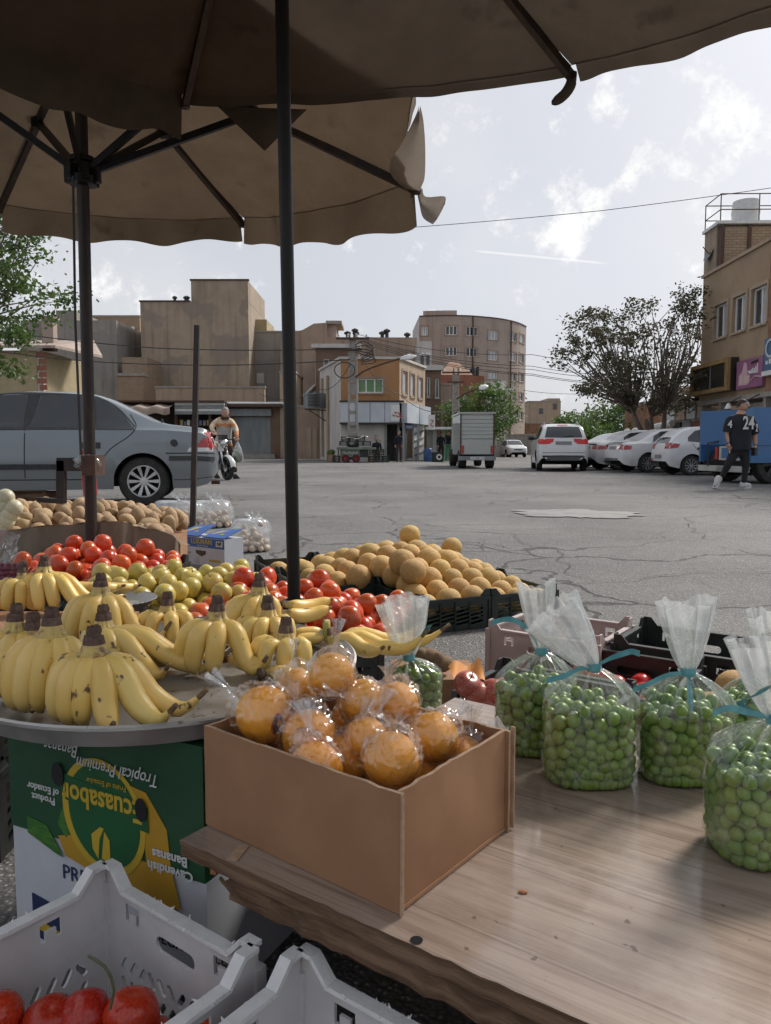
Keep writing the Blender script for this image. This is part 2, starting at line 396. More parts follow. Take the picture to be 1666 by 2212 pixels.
# ------------------------------------------------------------------ shared materials of the setting
def asphalt():
 m, nt, b = newmat('asphalt'); tc = nd(nt, 'ShaderNodeTexCoord'); o = tc.outputs['Object']
 big = nd(nt, 'ShaderNodeTexNoise', {'Vector': o, 'Scale': .35, 'Detail': 8.0, 'Roughness': .62})
 mp = nd(nt, 'ShaderNodeMapping', {'Vector': o, 'Scale': (.35, 1.6, 1), 'Rotation': (0, 0, .2)})
 streak = nd(nt, 'ShaderNodeTexNoise', {'Vector': mp.outputs[0], 'Scale': 1.1, 'Detail': 9.0, 'Roughness': .7})
 c = mixc(nt, mrange(nt, big.outputs[0], .36, .64), (.115, .112, .108), (.19, .185, .177))
 c = mixc(nt, mrange(nt, streak.outputs[0], .45, .75, 0, .55), c, (.12, .116, .111))
 vo = nd(nt, 'ShaderNodeTexVoronoi', {'Vector': o, 'Scale': 95.0, 'Randomness': 1.0})
 vr = nd(nt, 'ShaderNodeSeparateColor', {0: vo.outputs['Color']})
 stone = mth(nt, 'MULTIPLY', mrange(nt, vr.outputs[0], .62, .9), mrange(nt, vo.outputs['Distance'], .5, .25))
 c = mixc(nt, mth(nt, 'MULTIPLY', stone, .65), c, (.46, .445, .425))
 gap = mrange(nt, vo.outputs['Distance'], .45, .75, 0, .6)
 c = mixc(nt, gap, c, (.075, .072, .069))
 # crazed cracks
 dn = nd(nt, 'ShaderNodeTexNoise', {'Vector': o, 'Scale': 1.3, 'Detail': 5.0})
 dv = nd(nt, 'ShaderNodeVectorMath', {0: o, 1: nd(nt, 'ShaderNodeVectorMath', {0: dn.outputs['Color'], 'Scale': .8}, operation='SCALE').outputs[0]}, operation='ADD')
 vc = nd(nt, 'ShaderNodeTexVoronoi', {'Vector': dv.outputs[0], 'Scale': .62}, feature='DISTANCE_TO_EDGE')
 vc2 = nd(nt, 'ShaderNodeTexVoronoi', {'Vector': dv.outputs[0], 'Scale': 2.6}, feature='DISTANCE_TO_EDGE')
 msk = nd(nt, 'ShaderNodeTexNoise', {'Vector': o, 'Scale': .22, 'Detail': 3.0})
 cr = mth(nt, 'MULTIPLY', mrange(nt, vc.outputs[0], .004, .013, 1, 0), mrange(nt, msk.outputs[0], .42, .52))
 cr2 = mth(nt, 'MULTIPLY', mrange(nt, vc2.outputs[0], .008, .022, 1, 0), mrange(nt, msk.outputs[0], .54, .64))
 crk = mth(nt, 'MAXIMUM', cr, cr2)
 c = mixc(nt, mth(nt, 'MULTIPLY', crk, .8), c, (.03, .028, .027))
 nt.links.new(c, b.inputs['Base Color']); b.inputs['Roughness'].default_value = .78; b.inputs['Specular IOR Level'].default_value = .35
 ht = mth(nt, 'SUBTRACT', mth(nt, 'SUBTRACT', 1.0, vo.outputs['Distance']), mth(nt, 'MULTIPLY', crk, 2.0))
 bp = nd(nt, 'ShaderNodeBump', {'Strength': .7, 'Distance': .006, 'Height': ht})
 nt.links.new(bp.outputs[0], b.inputs['Normal'])
asphalt()
wall_mat('tan_render', (.345, .27, .198), (.41, .325, .245), (.17, .135, .10), (.24, .20, .165))
wall_mat('grey_render', (.265, .24, .21), (.325, .295, .26), (.14, .125, .11), (.25, .23, .21))
wall_mat('brown_render', (.33, .245, .182), (.385, .29, .222), (.17, .12, .09))
wall_mat('pink_render', (.36, .285, .24), (.41, .33, .28), (.22, .165, .14))
wall_mat('beige_render', (.40, .30, .21), (.45, .345, .25), (.24, .17, .12))
wall_mat('white_render', (.52, .49, .46), (.60, .57, .53), (.3, .27, .24))
wall_mat('orange_render', (.42, .22, .10), (.46, .25, .12), (.27, .14, .07))
wall_mat('red_render', (.26, .10, .065), (.30, .13, .085), (.16, .065, .05))
brick_mat('tan_brick', (.40, .28, .18), (.33, .22, .14), (.27, .21, .16), 2.6)
brick_mat('yellow_brick', (.47, .38, .22), (.43, .34, .19), (.30, .25, .18), 2.4)
brick_mat('brown_brick', (.22, .13, .085), (.18, .10, .07), (.2, .16, .13), 2.6)
brick_mat('block_wall', (.40, .30, .20), (.32, .24, .16), (.20, .15, .12), 1.6)
brick_mat('fine_brick', (.42, .30, .19), (.38, .27, .17), (.31, .225, .15), 5.0, .25)
emat('white_paint', (.72, .72, .70), .5); emat('white_metal', (.62, .63, .62), .4)
mat('fascia', (.50, .545, .60), .35, (.58, .62, .67), scale=.8)
mat('shutter_grey', (.20, .22, .225), .55, (.26, .28, .285), scale=3, stretch=(1, 1, .2))
mat('dark_metal', (.028, .026, .025), .45, (.05, .045, .042), scale=30, metal=.3, bump=.2)
mat('rusty_metal', (.055, .028, .02), .65, (.10, .055, .035), scale=18, bump=.3, bscale=120)
mat('concrete', (.28, .26, .235), .9, (.36, .335, .30), scale=5, bump=.3)
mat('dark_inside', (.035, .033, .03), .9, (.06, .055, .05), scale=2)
mat('black_rubber', (.018, .018, .018), .75, (.028, .028, .028), scale=20)
mat('rust_panel', (.30, .16, .09), .8, (.2, .10, .06), scale=3)
glass_mat('window_glass', (.045, .05, .052), .08); glass_mat('dark_glass', (.012, .014, .016), .05)
mat('pale_blind', (.33, .35, .37), .4, (.42, .44, .46), scale=2)
mat('green_blind', (.13, .26, .12), .6, (.18, .33, .15), scale=3, stretch=(1, 1, .1))
mat('wire', (.03, .03, .032), .6, (.045, .045, .045))
mat('bark', (.11, .09, .075), .9, (.19, .16, .13), scale=4, stretch=(3, 3, .5), bump=.5, bscale=20, bdist=.02)
leaf_mat('leaf_dark', (.055, .054, .03), (.115, .108, .06), .3)
leaf_mat('leaf_green', (.06, .12, .03), (.14, .22, .055), .4)
leaf_mat('leaf_mid', (.06, .11, .03), (.13, .20, .055), .4)
# ------------------------------------------------------------------ ground
def gz(x, y):
 t = min(max((3.2 - y) / .9, 0), 1); t = t * t * (3 - 2 * t)
 return -.14 * t
def build_ground():
 xs = sorted(set([-400, -150, -60, -30] + [i * .5 for i in range(-40, 41)] + [30, 60, 150, 400]))
 ys = sorted(set([-40, -10, -3, 0] + [1 + i * .15 for i in range(0, 21)] + [4.5, 5, 6, 8, 10, 13, 16, 20, 25, 32, 40, 60, 100, 200, 400, 900]))
 mb = MB(); nx = len(xs)
 mb.add([(x, y, gz(x, y) + (.006 * noise.noise(V((x * .7, y * .7, 0))) if 1 < y < 40 and abs(x) < 20 else 0)) for y in ys for x in xs],
           [(j * nx + i, j * nx + i + 1, (j + 1) * nx + i + 1, (j + 1) * nx + i) for j in range(len(ys) - 1) for i in range(nx - 1)])
 return struct(mb.build('ground', 'asphalt', smooth=True))
ground = build_ground()
mat('crack_fill', (.045, .043, .041), .95, (.07, .067, .063), scale=20)
mat('patch', (.225, .218, .206), .65, (.17, .165, .157), scale=2.5, bump=.4, bscale=30, lo=.45, hi=.6)
def crack(px, w):
 w *= .62
 pts = smoothpath([PZ(u, v, 0) for u, v in px], len(px) * 9); mb = MB(); L = []
 for i, p in enumerate(pts):
  j = V((noise.noise(p * 3.1), noise.noise(p * 3.1 + V((9, 0, 0))) * .8, 0)) * .10
  p = p + j; ww = w * (.5 + abs(noise.noise(p * 5)) * 1.3) * (1 if 0 < i < len(pts) - 1 else .1)
  t = pts[min(i + 1, len(pts) - 1)] - pts[max(i - 1, 0)]; nrm = V((-t.y, t.x, 0)).normalized()
  z = gz(p.x, p.y) + .0095
  L += [(p.x + nrm.x * ww, p.y + nrm.y * ww, z), (p.x - nrm.x * ww, p.y - nrm.y * ww, z)]
 mb.add(L, [(2 * i, 2 * i + 1, 2 * i + 3, 2 * i + 2) for i in range(len(pts) - 1)])
 mb.build('crack', 'crack_fill', ground)
for px, w in (([(1190, 1262), (1290, 1260), (1400, 1250), (1500, 1240), (1600, 1238), (1720, 1234)], .007), ([(860, 1118), (960, 1140), (1100, 1147), (1250, 1142), (1400, 1150), (1700, 1146)], .009),
              ([(1010, 1070), (1200, 1076), (1450, 1074), (1700, 1082)], .012), ([(500, 1132), (560, 1110), (700, 1104), (900, 1094), (1010, 1098)], .012),
              ([(1370, 1112), (1480, 1118), (1560, 1112), (1700, 1120)], .01), ([(1180, 1290), (1280, 1310), (1380, 1300), (1460, 1330)], .004),
              ([(1095, 1150), (1150, 1180), (1210, 1192), (1225, 1230), (1290, 1260)], .006), ([(1480, 1118), (1500, 1150), (1560, 1172), (1640, 1180)], .006),
              ([(660, 1080), (800, 1062), (1000, 1052), (1200, 1046), (1500, 1050)], .02)): crack(px, w)
def road_patch(u, v, rx, ry, m_, sd, z=.0105, n=64):
 c = PZ(u, v); mb = MB(); pts = []
 for k in range(n):
  a = 2 * pi * k / n; r = 1 + .45 * noise.noise(V((cos(a) * 1.9, sin(a) * 1.9, sd))) + .22 * noise.noise(V((cos(a) * 6, sin(a) * 6, sd + 1))) + .1 * noise.noise(V((cos(a) * 17, sin(a) * 17, sd)))
  pts.append((c.x + cos(a) * rx * r, c.y + sin(a) * ry * r - .12 * cos(a), z))
 mb.add(pts, [tuple(range(n))]); struct(mb.build('road_patch', m_))
road_patch(1240, 1110, .75, .60, 'patch', 3.1)
# ------------------------------------------------------------------ facades
class Face:
 """upright wall over a plan line; s along it, z up, d inward"""
 def __init__(s, pts, inward=None):
  s.p = [V((p[0], p[1], 0)) for p in pts]; s.c = [0]
  for a, b in zip(s.p, s.p[1:]): s.c.append(s.c[-1] + (b - a).length)
  s.L = s.c[-1]; s.sg = inward
  q = [s.at(i * s.L / 80, 0) for i in range(81)]
  s.us = [833 + F * p.x / (p.y * CP) for p in q]; s.ss = [i * s.L / 80 for i in range(81)]
  if s.us[0] > s.us[-1]: s.us.reverse(); s.ss.reverse()
 def at(s, t, z, d=0.0):
  k = 0
  while k < len(s.c) - 2 and t > s.c[k + 1]: k += 1
  u = (s.p[k + 1] - s.p[k]).normalized(); p = s.p[k] + u * (t - s.c[k])
  n = V((-u.y, u.x, 0))
  if (n.y < 0 if s.sg is None else n.dot(V((s.sg[0], s.sg[1], 0))) < 0): n = -n
  q = p + n * d; return V((q.x, q.y, z))
 def pix(s, u, v):
  t = float(np.interp(u, s.us, s.ss)); p = s.at(t, 0); dz = 0
  for _ in range(2): z = PY(u, v, p.y).z
  return t, z
 def rect(s, u0, v0, u1, v1):
  a, b = s.pix(u0, v0), s.pix(u1, v1); um = s.pix((u0 + u1) / 2, v0)[1], s.pix((u0 + u1) / 2, v1)[1]
  return min(a[0], b[0]), max(a[0], b[0]), min(um), max(um)
def wall_mb(face, x0, x1, z0, z1, holes, th=.2, nx=1):
 mb = MB()
 xs = sorted(set([x0, x1] + [h[i] for h in holes for i in (0, 1)] + [c for c in face.c if x0 < c < x1] + [x0 + (x1 - x0) * i / nx for i in range(nx)]))
 zs = sorted(set([z0, z1] + [h[i] for h in holes for i in (2, 3)]))
 def solid(i, j):
  if i < 0 or j < 0 or i >= len(xs) - 1 or j >= len(zs) - 1: return False
  a, b = (xs[i] + xs[i + 1]) / 2, (zs[j] + zs[j + 1]) / 2
  return not any(h[0] < a < h[1] and h[2] < b < h[3] for h in holes)
 for i in range(len(xs) - 1):
  for j in range(len(zs) - 1):
   if not solid(i, j): continue
   a, b, c, d = xs[i], xs[i + 1], zs[j], zs[j + 1]
   P = [face.at(a, c), face.at(b, c), face.at(b, d), face.at(a, d), face.at(a, c, th), face.at(b, c, th), face.at(b, d, th), face.at(a, d, th)]
   fs = [(0, 1, 2, 3)]
   if not solid(i - 1, j): fs.append((0, 3, 7, 4))
   if not solid(i + 1, j): fs.append((1, 5, 6, 2))
   if not solid(i, j - 1): fs.append((0, 4, 5, 1))
   if not solid(i, j + 1): fs.append((3, 2, 6, 7))
   mb.add(P, fs)
 return mb
def fbox(mb, face, x0, x1, z0, z1, d0, d1, mi=0):
 P = [face.at(x, z, d) for d in (d0, d1) for z in (z0, z1) for x in (x0, x1)]
 mb.add(P, [(0, 1, 3, 2), (4, 6, 7, 5), (0, 4, 5, 1), (2, 3, 7, 6), (0, 2, 6, 4), (1, 5, 7, 3)], mi); return mb
def window(parent, face, h, n=2, fm='white_paint', gm='window_glass', fw=.06, rec=.12, sill=True, surround=None):
 x0, x1, z0, z1 = h; mb = MB(); e = .003
 fbox(mb, face, x0 + e, x0 + fw, z0 + e, z1 - e, rec - .05, rec + .03); fbox(mb, face, x1 - fw, x1 - e, z0 + e, z1 - e, rec - .05, rec + .03)
 fbox(mb, face, x0 + fw, x1 - fw, z0 + e, z0 + fw, rec - .05, rec + .03); fbox(mb, face, x0 + fw, x1 - fw, z1 - fw, z1 - e, rec - .05, rec + .03)
 for i in range(1, n):
  x = x0 + (x1 - x0) * i / n; fbox(mb, face, x - fw * .6, x + fw * .6, z0 + fw, z1 - fw, rec - .04, rec + .03)
 w = mb.build('window', fm, parent)
 for i in range(n):
  a, b = x0 + (x1 - x0) * i / n, x0 + (x1 - x0) * (i + 1) / n
  p = MB(); fbox(p, face, a + fw * .5, b - fw * .5, z0 + fw * .7, z1 - fw * .7, rec - .004, rec + .016)
  p.build('pane', gm[i % len(gm)] if isinstance(gm, (list, tuple)) else gm, w)
 if sill:
  s = MB(); fbox(s, face, x0 - .08, x1 + .08, z0 - .09, z0 - .002, -.08, rec); s.build('sill', surround or 'concrete', w)
 if surround:
  s = MB(); k = .12
  fbox(s, face, x0 - k, x0 - .002, z0, z1 + k, -.04, .05); fbox(s, face, x1 + .002, x1 + k, z0, z1 + k, -.04, .05); fbox(s, face, x0, x1, z1 + .002, z1 + k, -.04, .05)
  s.build('frame', surround, w)
 return w
def body(mb, face, x0, x1, z0, z1, d0, d1, mi=0, nx=1):
 xs = sorted(set([x0, x1] + [c for c in face.c if x0 < c < x1]))
 for a, b in zip(xs, xs[1:]): fbox(mb, face, a, b, z0, z1, d0, d1, mi)
 return mb
def flat(u0, u1, y): return Face([(XU(u0, y), y), (XU(u1, y), y)])
def block(name, label, u0, u1, vt, y, depth, m, wins=(), cat='building', coping=True, group=None, wn=2, wm='window_glass', z0=0.0, wf='white_paint', par=None):
 fc = flat(u0, u1, y); zt = ZV(vt, y)
 t = par or thing(name, label, cat, fc.at(fc.L / 2, z0), group=group)
 hs = [fc.rect(*w) for w in wins]
 wall_mb(fc, 0, fc.L, z0, zt, hs, .2).build('wall', m, t)
 b = MB(); fbox(b, fc, 0, fc.L, z0, zt - .02, .2, depth); b.build('wall', m, t)
 if coping:
  c = MB(); fbox(c, fc, -.06, fc.L + .06, zt, zt + .14, -.06, .34); fbox(c, fc, fc.L - .28, fc.L + .06, zt, zt + .14, .34, depth); fbox(c, fc, -.06, .28, zt, zt + .14, .34, depth)
  c.build('coping', 'concrete', t)
 for h in hs: window(t, fc, h, wn, wf, wm)
 return t, fc, zt
# left to right behind the street
def far_left_house():
 y = 46; fc = flat(-60, 98, y); zt = ZV(757, y)
 t = thing('brick_house', 'yellow brick house with pale sloping roof edge behind the leafy tree', 'house', fc.at(fc.L / 2, 0))
 w = MB(); fbox(w, fc, 0, fc.L, 0, zt, 0, 6); w.build('wall', 'yellow_brick', t)
 q = MB(); x, _ = fc.pix(93, 800)
 for k in range(16): fbox(q, fc, x - (.18 if k % 2 else .05), x + .4, .4 + k * .38, .4 + k * .38 + .3, -.05, .02)
 q.build('quoin', 'red_render', t)
 f2 = Face([(XU(99, y), y + .01), (XU(130, y + 3), y + 5)], inward=(-1, 0)); s = MB(); fbox(s, f2, 0, f2.L, 0, zt, 0, .3); s.build('side_wall', 'white_render', t)
 r = MB(); a, b = fc.at(-.5, zt + .05, -.7), fc.at(fc.L + 1.1, zt + .05, -.7)
 r.ext([a, b, b + V((.9, 5, 0)), b + V((0, 6, 1.1)), a + V((0, 6, 1.1))], (0, 0, .16)); r.build('roof', 'pink_render', t)
 c = MB(); p = PY(108, 742, y + 2); c.box((p.x, p.y, p.z + .5), (.7, .6, 1.9)); c.box((p.x, p.y, p.z + 1.52), (.95, .85, .14)); c.build('chimney', 'pink_render', t)
far_left_house()
t, fc, zt = block('concrete_building', 'long grey rendered building behind the yellow brick house', 55, 259, 692, 64, 14, 'grey_render', coping=False)
b = MB(); x, z = fc.pix(128, 669); x2, _ = fc.pix(172, 669); fbox(b, fc, x, x2, zt + .003, z, .3, 5); b.build('stair_tower', 'grey_render', t)
t, fc, zt = block('brick_building', 'tan brick building with bare side wall behind the grey rendered one', 195, 309, 684, 78, 12, 'tan_brick')
b = MB(); x, z = fc.pix(296, 717); fbox(b, fc, x - .15, x + .15, z - .4, z + .5, -.25, -.01); b.build('wall_lamp', 'white_metal', t)
t, fc, zt = block('brick_annex', 'low unfinished brick annex wedged beside the tall tan building', 258, 314, 812, 61, 9, 'tan_brick', coping=False)
b = MB(); x1, z1 = fc.pix(258, 768); fbox(b, fc, 0, fc.L * .98, zt + .003, z1, 1.2, 5); b.build('upper_wall', 'block_wall', t)
b = MB(); fbox(b, fc, -.05, fc.L + .05, zt, zt + .2, -.1, 1.15); b.build('ledge', 'concrete', t)
def big_tan():
 y = 66
 t, fc, zt = block('apartment_block', 'tall windowless tan rendered block with stepped stair tower', 311, 541, 652, y, 16, 'tan_render', coping=False)
 b = MB(); x, z = fc.pix(420, 606); fbox(b, fc, x, fc.L, zt + .003, z, 0, 9); b.build('stair_tower', 'tan_render', t)
 c = MB(); fbox(c, fc, x - .08, fc.L + .08, z, z + .12, -.08, .3); fbox(c, fc, -.08, x - .1, zt + .004, zt + .12, -.08, .3); c.build('coping', 'rusty_metal', t)
 for u in (368, 392, 396, 410):
  p = MB(); xx, _ = fc.pix(u, 650); p.tube([fc.at(xx, zt, 2.5), fc.at(xx, zt + .75, 2.5)], .13, 8); p.lathe([(.22, 0), (.22, .12), (0, .25)], 8, Matrix.Translation(fc.at(xx, zt + .75, 2.5))); p.build('roof_vent', 'dark_metal', t)
big_tan()
t, fc, zt = block('grey_block', 'grey concrete block with pale patches right of the tall tan one', 541, 668, 718, 69, 10, 'grey_render')
b = MB(); x, z = fc.pix(578, 688); fbox(b, fc, 0, x, zt + .15, z, .5, 5); b.build('roof_room', 'yellow_brick', t)
b = MB(); fbox(b, fc, *fc.rect(557, 806, 572, 828), -.05, .0); b.build('wall_patch', 'white_render', t)
t, fc, zt = block('boundary_wall', 'low beige boundary wall above the shop row', 339, 573, 838, 60.5, .5, 'beige_render', cat='wall')
def brown_wall():
 y = 67; top = [(606, 738), (639, 717), (655, 712), (678, 699), (706, 697), (707, 728), (901, 729), (901, 990), (606, 990)]
 P = [PY(u, v, y) for u, v in top]; base = P[-1]
 t = thing('brown_building', 'long brown rendered building with curved parapet behind the corner shop', 'building', (P[5].x, y, 0))
 for p in P[-2:]: p.z = 0
 w = MB(); w.ext(P, (0, 11, 0)); w.build('wall', 'brown_render', t)
 h = MB(); a = PY(708, 697, y + 1); b_ = PY(727, 728, y + 1); h.b2((a.x, y + .6, b_.z - 1), (b_.x, y + 4, a.z - .2)); h.build('roof_room', 'pink_render', t)
 r = MB(); r.b2((a.x - .1, y + .2, a.z - .2), (b_.x + .5, y + 4.3, a.z + .05)); r.build('roof', 'concrete', t)
 for u, v in ((751, 722), (767, 716), (769, 722), (826, 722), (836, 717), (880, 725)):
  q = PY(u, v, y + 2); m = MB(); m.tube([(q.x, q.y, q.z - 1.0), q], .16, 8); m.lathe([(.3, 0), (.3, .16), (.02, .3)], 8, Matrix.Translation(q)); m.build('roof_vent', 'dark_metal', t)
 m = MB(); fc = flat(640, 672, y - .02); m.tube([PY(684, 762, y - .1), PY(684, 830, y - .1), PY(640, 872, y - .1)], .14, 8); m.build('drain_pipe', 'white_render', t)
brown_wall()
t, fc, zt = block('brick_house', 'dark brick house with white parapet behind the corner shop', 683, 775, 752, 60, 9, 'brown_brick', wins=[(700, 775, 712, 815)], wn=1, wf='white_paint', coping=False)
b = MB(); fbox(b, fc, -.3, fc.L + .2, zt, zt + .3, -.3, .3); b.build('coping', 'white_render', t)
t, fc, zt = block('beige_block', 'narrow orange-beige block beside the umbrella pole', 606, 640, 806, 57, 5, 'beige_render', cat='building')
def curved_block():
 y = 82
 pl = [(905, y), (960, y - .4), (1005, y - .3), (1040, y + .4), (1070, y + 1.3), (1098, y + 2.8), (1118, y + 4.6), (1133, y + 7.0)]
 pts = smoothpath([(XU(u, yy), yy, 0) for u, yy in pl], 40)
 fc = Face([(p.x, p.y) for p in pts]); zt = ZV(684, y)
 t = thing('curved_apartment_block', 'six-storey brown apartment block with rounded front and many windows', 'building', fc.at(fc.L / 2, 0, 2))
 cols = [(908, 923, 705), (961, 986, 705), (1005, 1030, 706), (1052, 1073, 711), (1098, 1113, 717), (1119, 1129, 722)]
 hs = []
 for ci, (a, b, v0) in enumerate(cols):
  for k in range(5):
   if ci == 0 and k: continue
   zc = ZV(v0 + 0.0, y if ci < 4 else y + 3 + (ci - 4) * 2.5) - k * 2.15
   s0, s1 = fc.pix(a, 800)[0], fc.pix(b, 800)[0]; hs.append((s0, s1, zc - .95, zc, ci, k))
 wall_mb(fc, 0, fc.L, 0, zt, [h[:4] for h in hs], .2).build('wall', 'pink_render', t)
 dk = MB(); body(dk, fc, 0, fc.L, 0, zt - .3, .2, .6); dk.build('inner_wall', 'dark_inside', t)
 rf = MB(); q = [fc.at(s * fc.L / 30, zt - .3, .5) for s in range(31)]; rf.ext(q + [q[-1] + V((-2, 14, 0)), q[0] + V((0, 14, 0))], (0, 0, .2)); rf.build('roof', 'concrete', t)
 cp = MB(); body(cp, fc, 0, fc.L, zt, zt + .1, -.07, .3); cp.build('coping', 'rusty_metal', t)
 ur = MB(); body(ur, fc, fc.pix(913, 700)[0], fc.pix(985, 700)[0], zt + .1, ZV(672, y), .02, 3); ur.build('roof_room', 'pink_render', t)
 for h in hs:
  g = 'pale_blind' if (h[4], h[5]) in ((0, 0), (3, 0), (3, 1), (3, 2), (4, 1), (5, 0)) else ['dark_glass', 'window_glass', 'dark_glass']
  window(t, fc, h[:4], 3 if h[4] < 4 else 2, 'white_paint', g, .07, .12, True, 'brown_render')
 for u in (1019, 1100):
  d = MB(); s = fc.pix(u, 700)[0]; d.tube([fc.at(s, .5, -.08), fc.at(s, zt, -.08)], .07, 6); d.build('drain_pipe', 'rusty_metal', t)
 sd = MB(); a = fc.at(0, 0, .05); b_ = V((XU(892, 90), 92, 0)); sd.ext([a + V((-.03, 0, 0)), b_, b_ + V((0, 0, zt)), a + V((-.03, 0, zt + .02))], (.25, .05, 0)); sd.build('side_wall', 'white_render', t)
curved_block()
t, fc, zt = block('white_house', 'narrow white house with two arched windows before the curved block', 901, 932, 737, 62, 8, 'white_render', coping=False)
for u in (908, 920):
 x0, x1, z0, z1 = fc.rect(u, 768, u + 7, 795); m = MB()
 P = [fc.at(x0, z0, -.03), fc.at(x1, z0, -.03), fc.at(x1, z1, -.03)] + [fc.at((x0 + x1) / 2 + (x1 - x0) / 2 * cos(a * pi / 8), z1 + (x1 - x0) / 2 * sin(a * pi / 8), -.03) for a in range(1, 8)] + [fc.at(x0, z1, -.03)]
 m.ext(P, (0, .025, 0)); w = m.build('window', 'dark_glass', t)
 m = MB(); m.tube([p + V((0, -.03, 0)) for p in P[2:]], .09, 6); m.build('arch', 'white_paint', w)
def corner_shop():
 zt = ZV(776, 45); A = (XU(692, 52), 52); B = (XU(737, 45), 45); C = (XU(863, 45), 45); D = (XU(918, 50.3), 50.3)
 t = thing('corner_shop', 'two-storey orange brick corner shop with white sign fascia and green window', 'shop', (B[0] + 2, 47, 0))
 fl, ff, fr = Face([A, B]), Face([B, C]), Face([C, D], inward=(-1, .4))
 zs0, zs1 = ZV(913, 45), ZV(870, 45)
 hw = ff.rect(773, 818, 828, 849)
 wall_mb(ff, 0, ff.L, zs1, zt, [hw], .2).build('upper_wall', 'orange_render', t)
 window(t, ff, hw, 3, 'white_paint', 'green_blind', .07, .1, True, 'brown_render')
 hr = [fr.rect(869, 802, 879, 853), fr.rect(886, 808, 895, 857), fr.rect(903, 816, 912, 861)]
 wall_mb(fr, 0, fr.L, zs1, zt, hr, .2).build('upper_wall', 'beige_render', t)
 for h in hr: window(t, fr, h, 1, 'brown_render', 'pale_blind', .1, .06, True, 'brown_render')
 wall_mb(fl, 0, fl.L, 0, zt, [], .2).build('side_wall', 'white_render', t)
 dk = MB(); dk.ext([fl.at(.3, zs0, .4), ff.at(.3, zs0, .4), ff.at(ff.L - .3, zs0, .4), fr.at(fr.L - .2, zs0, .4), fr.at(fr.L - .2, zs0, 4) + V((0, 4, 0)), fl.at(.3, zs0, 3) + V((0, 4, 0))], (0, 0, zt - zs0 - .1)); dk.build('core', 'dark_inside', t)
 co = MB(); fbox(co, ff, -.1, ff.L + .1, zt, zt + .14, -.12, .3); fbox(co, fr, .1, fr.L, zt, zt + .14, -.1, .3); fbox(co, fl, 0, fl.L - .1, zt, zt + .14, -.1, .3); co.build('coping', 'white_render', t)
 n = 4
 for i in range(n):
  m = MB(); fbox(m, ff, ff.L * i / n + .015, ff.L * (i + 1) / n - .015, zs0, zs1, -.5, -.05); m.build('fascia_panel', 'fascia', t)
 for i in range(2):
  m = MB(); fbox(m, fr, fr.L * i / 2 + .25, fr.L * (i + 1) / 2 - .02, zs0, zs1, -.4, -.05); m.build('fascia_panel', 'fascia', t)
 tr = MB(); fbox(tr, ff, -.05, ff.L + .25, zs0 - .1, zs0 - .005, -.55, -.03); fbox(tr, ff, -.05, ff.L + .25, zs1 + .005, zs1 + .1, -.55, -.03); tr.build('trim', 'dark_metal', t)
 # red scrawled sign on the fascia's right end, white ground
 sg = MB(); fbox(sg, ff, *ff.rect(845, 876, 866, 910), -.56, -.503); s = sg.build('sign', 'white_paint', t)
 emat('sign_red', (.42, .05, .05)); st = MB()
 for k, (u, v) in enumerate([(848, 896), (852, 890), (856, 898), (860, 892), (863, 899)]):
  a = ff.pix(u, v); st.tube([ff.at(a[0], a[1], -.57), ff.at(a[0] + .07, a[1] - .10, -.57), ff.at(a[0] + .16, a[1] - .03, -.57)], .032, 5)
 st.build('lettering', 'sign_red', s)
 # ground floor: tiled front left, glazed entrance right
 x1 = ff.pix(831, 950)[0]
 g = MB(); fbox(g, ff, 0, x1, 0, zs0 - .1, .003, .3); g.build('tiled_front', 'white_render', t)
 mat('poster', (.5, .47, .40), .6, (.34, .30, .24), scale=3)
 for r in ((809, 938, 817, 952), (816, 950, 823, 962)):
  m = MB(); fbox(m, ff, *ff.rect(*r), -.03, .0); m.build('poster', 'poster', t)
 e = MB(); fbox(e, ff, x1, ff.L, 0, zs0 - .1, 1.6, 1.8); fbox(e, fr, 0, fr.L, 0, zs0 - .1, 1.2, 1.4); e.build('entrance', 'dark_inside', t)
 for s_ in (x1 + .02, x1 + 1.1, x1 + 1.9, ff.L - .12):
  m = MB(); fbox(m, ff, s_, s_ + .12, 0, zs0 - .1, .0, .14); m.build('post', 'shutter_grey', t)
 m = MB(); fbox(m, fr, fr.L * .55, fr.L * .98, 0, 2.6, .02, .1); m.build('display_board', 'white_paint', t)
 for k in range(5):
  q = MB(); a, b = fr.at(fr.L * .57, .3 + k * .45, .0), fr.at(fr.L * .95, .55 + k * .45, .0); q.beam(a, b, .06, .1); q.build('slat', 'shutter_grey', t)
 # side details: pipes, cooler on a bracket, pink side sheds
 for u in (700, 712):
  m = MB(); a = fl.pix(u, 850)[0]; m.tube([fl.at(a, .2, -.12), fl.at(a, zt - .6, -.12)], .09, 8); m.build('drain_pipe', 'beige_render', t)
 a = fl.pix(706, 866)
 c = thing('air_cooler', 'boxy evaporative cooler on a bracket at the corner shop wall', 'air cooler', fl.at(a[0], a[1] - .6, -1.0))
 m = MB(); w = .95; o = fl.at(a[0], a[1], -.75); m.box(o, (w, 1.1, w), -.6); m.build('casing', 'shutter_grey', c)
 m = MB(); 
 for k in range(9): m.box(o + V((0, -.72, -.36 + k * .09)), (.74, .03, .05), 0)
 m.build('louvre', 'dark_inside', c)
 m = MB(); m.beam(fl.at(a[0], a[1] - .6, .0), fl.at(a[0], a[1] - .55, -1.4), .07); m.beam(fl.at(a[0], a[1] - 1.3, 0), fl.at(a[0], a[1] - .55, -1.2), .06); m.build('bracket', 'rusty_metal', c)
corner_shop()
t, fc, zt = block('side_lane_wall', 'brown mud-plastered lane wall left of the corner shop', 640, 695, 880, 55, 2, 'brown_render', cat='wall')
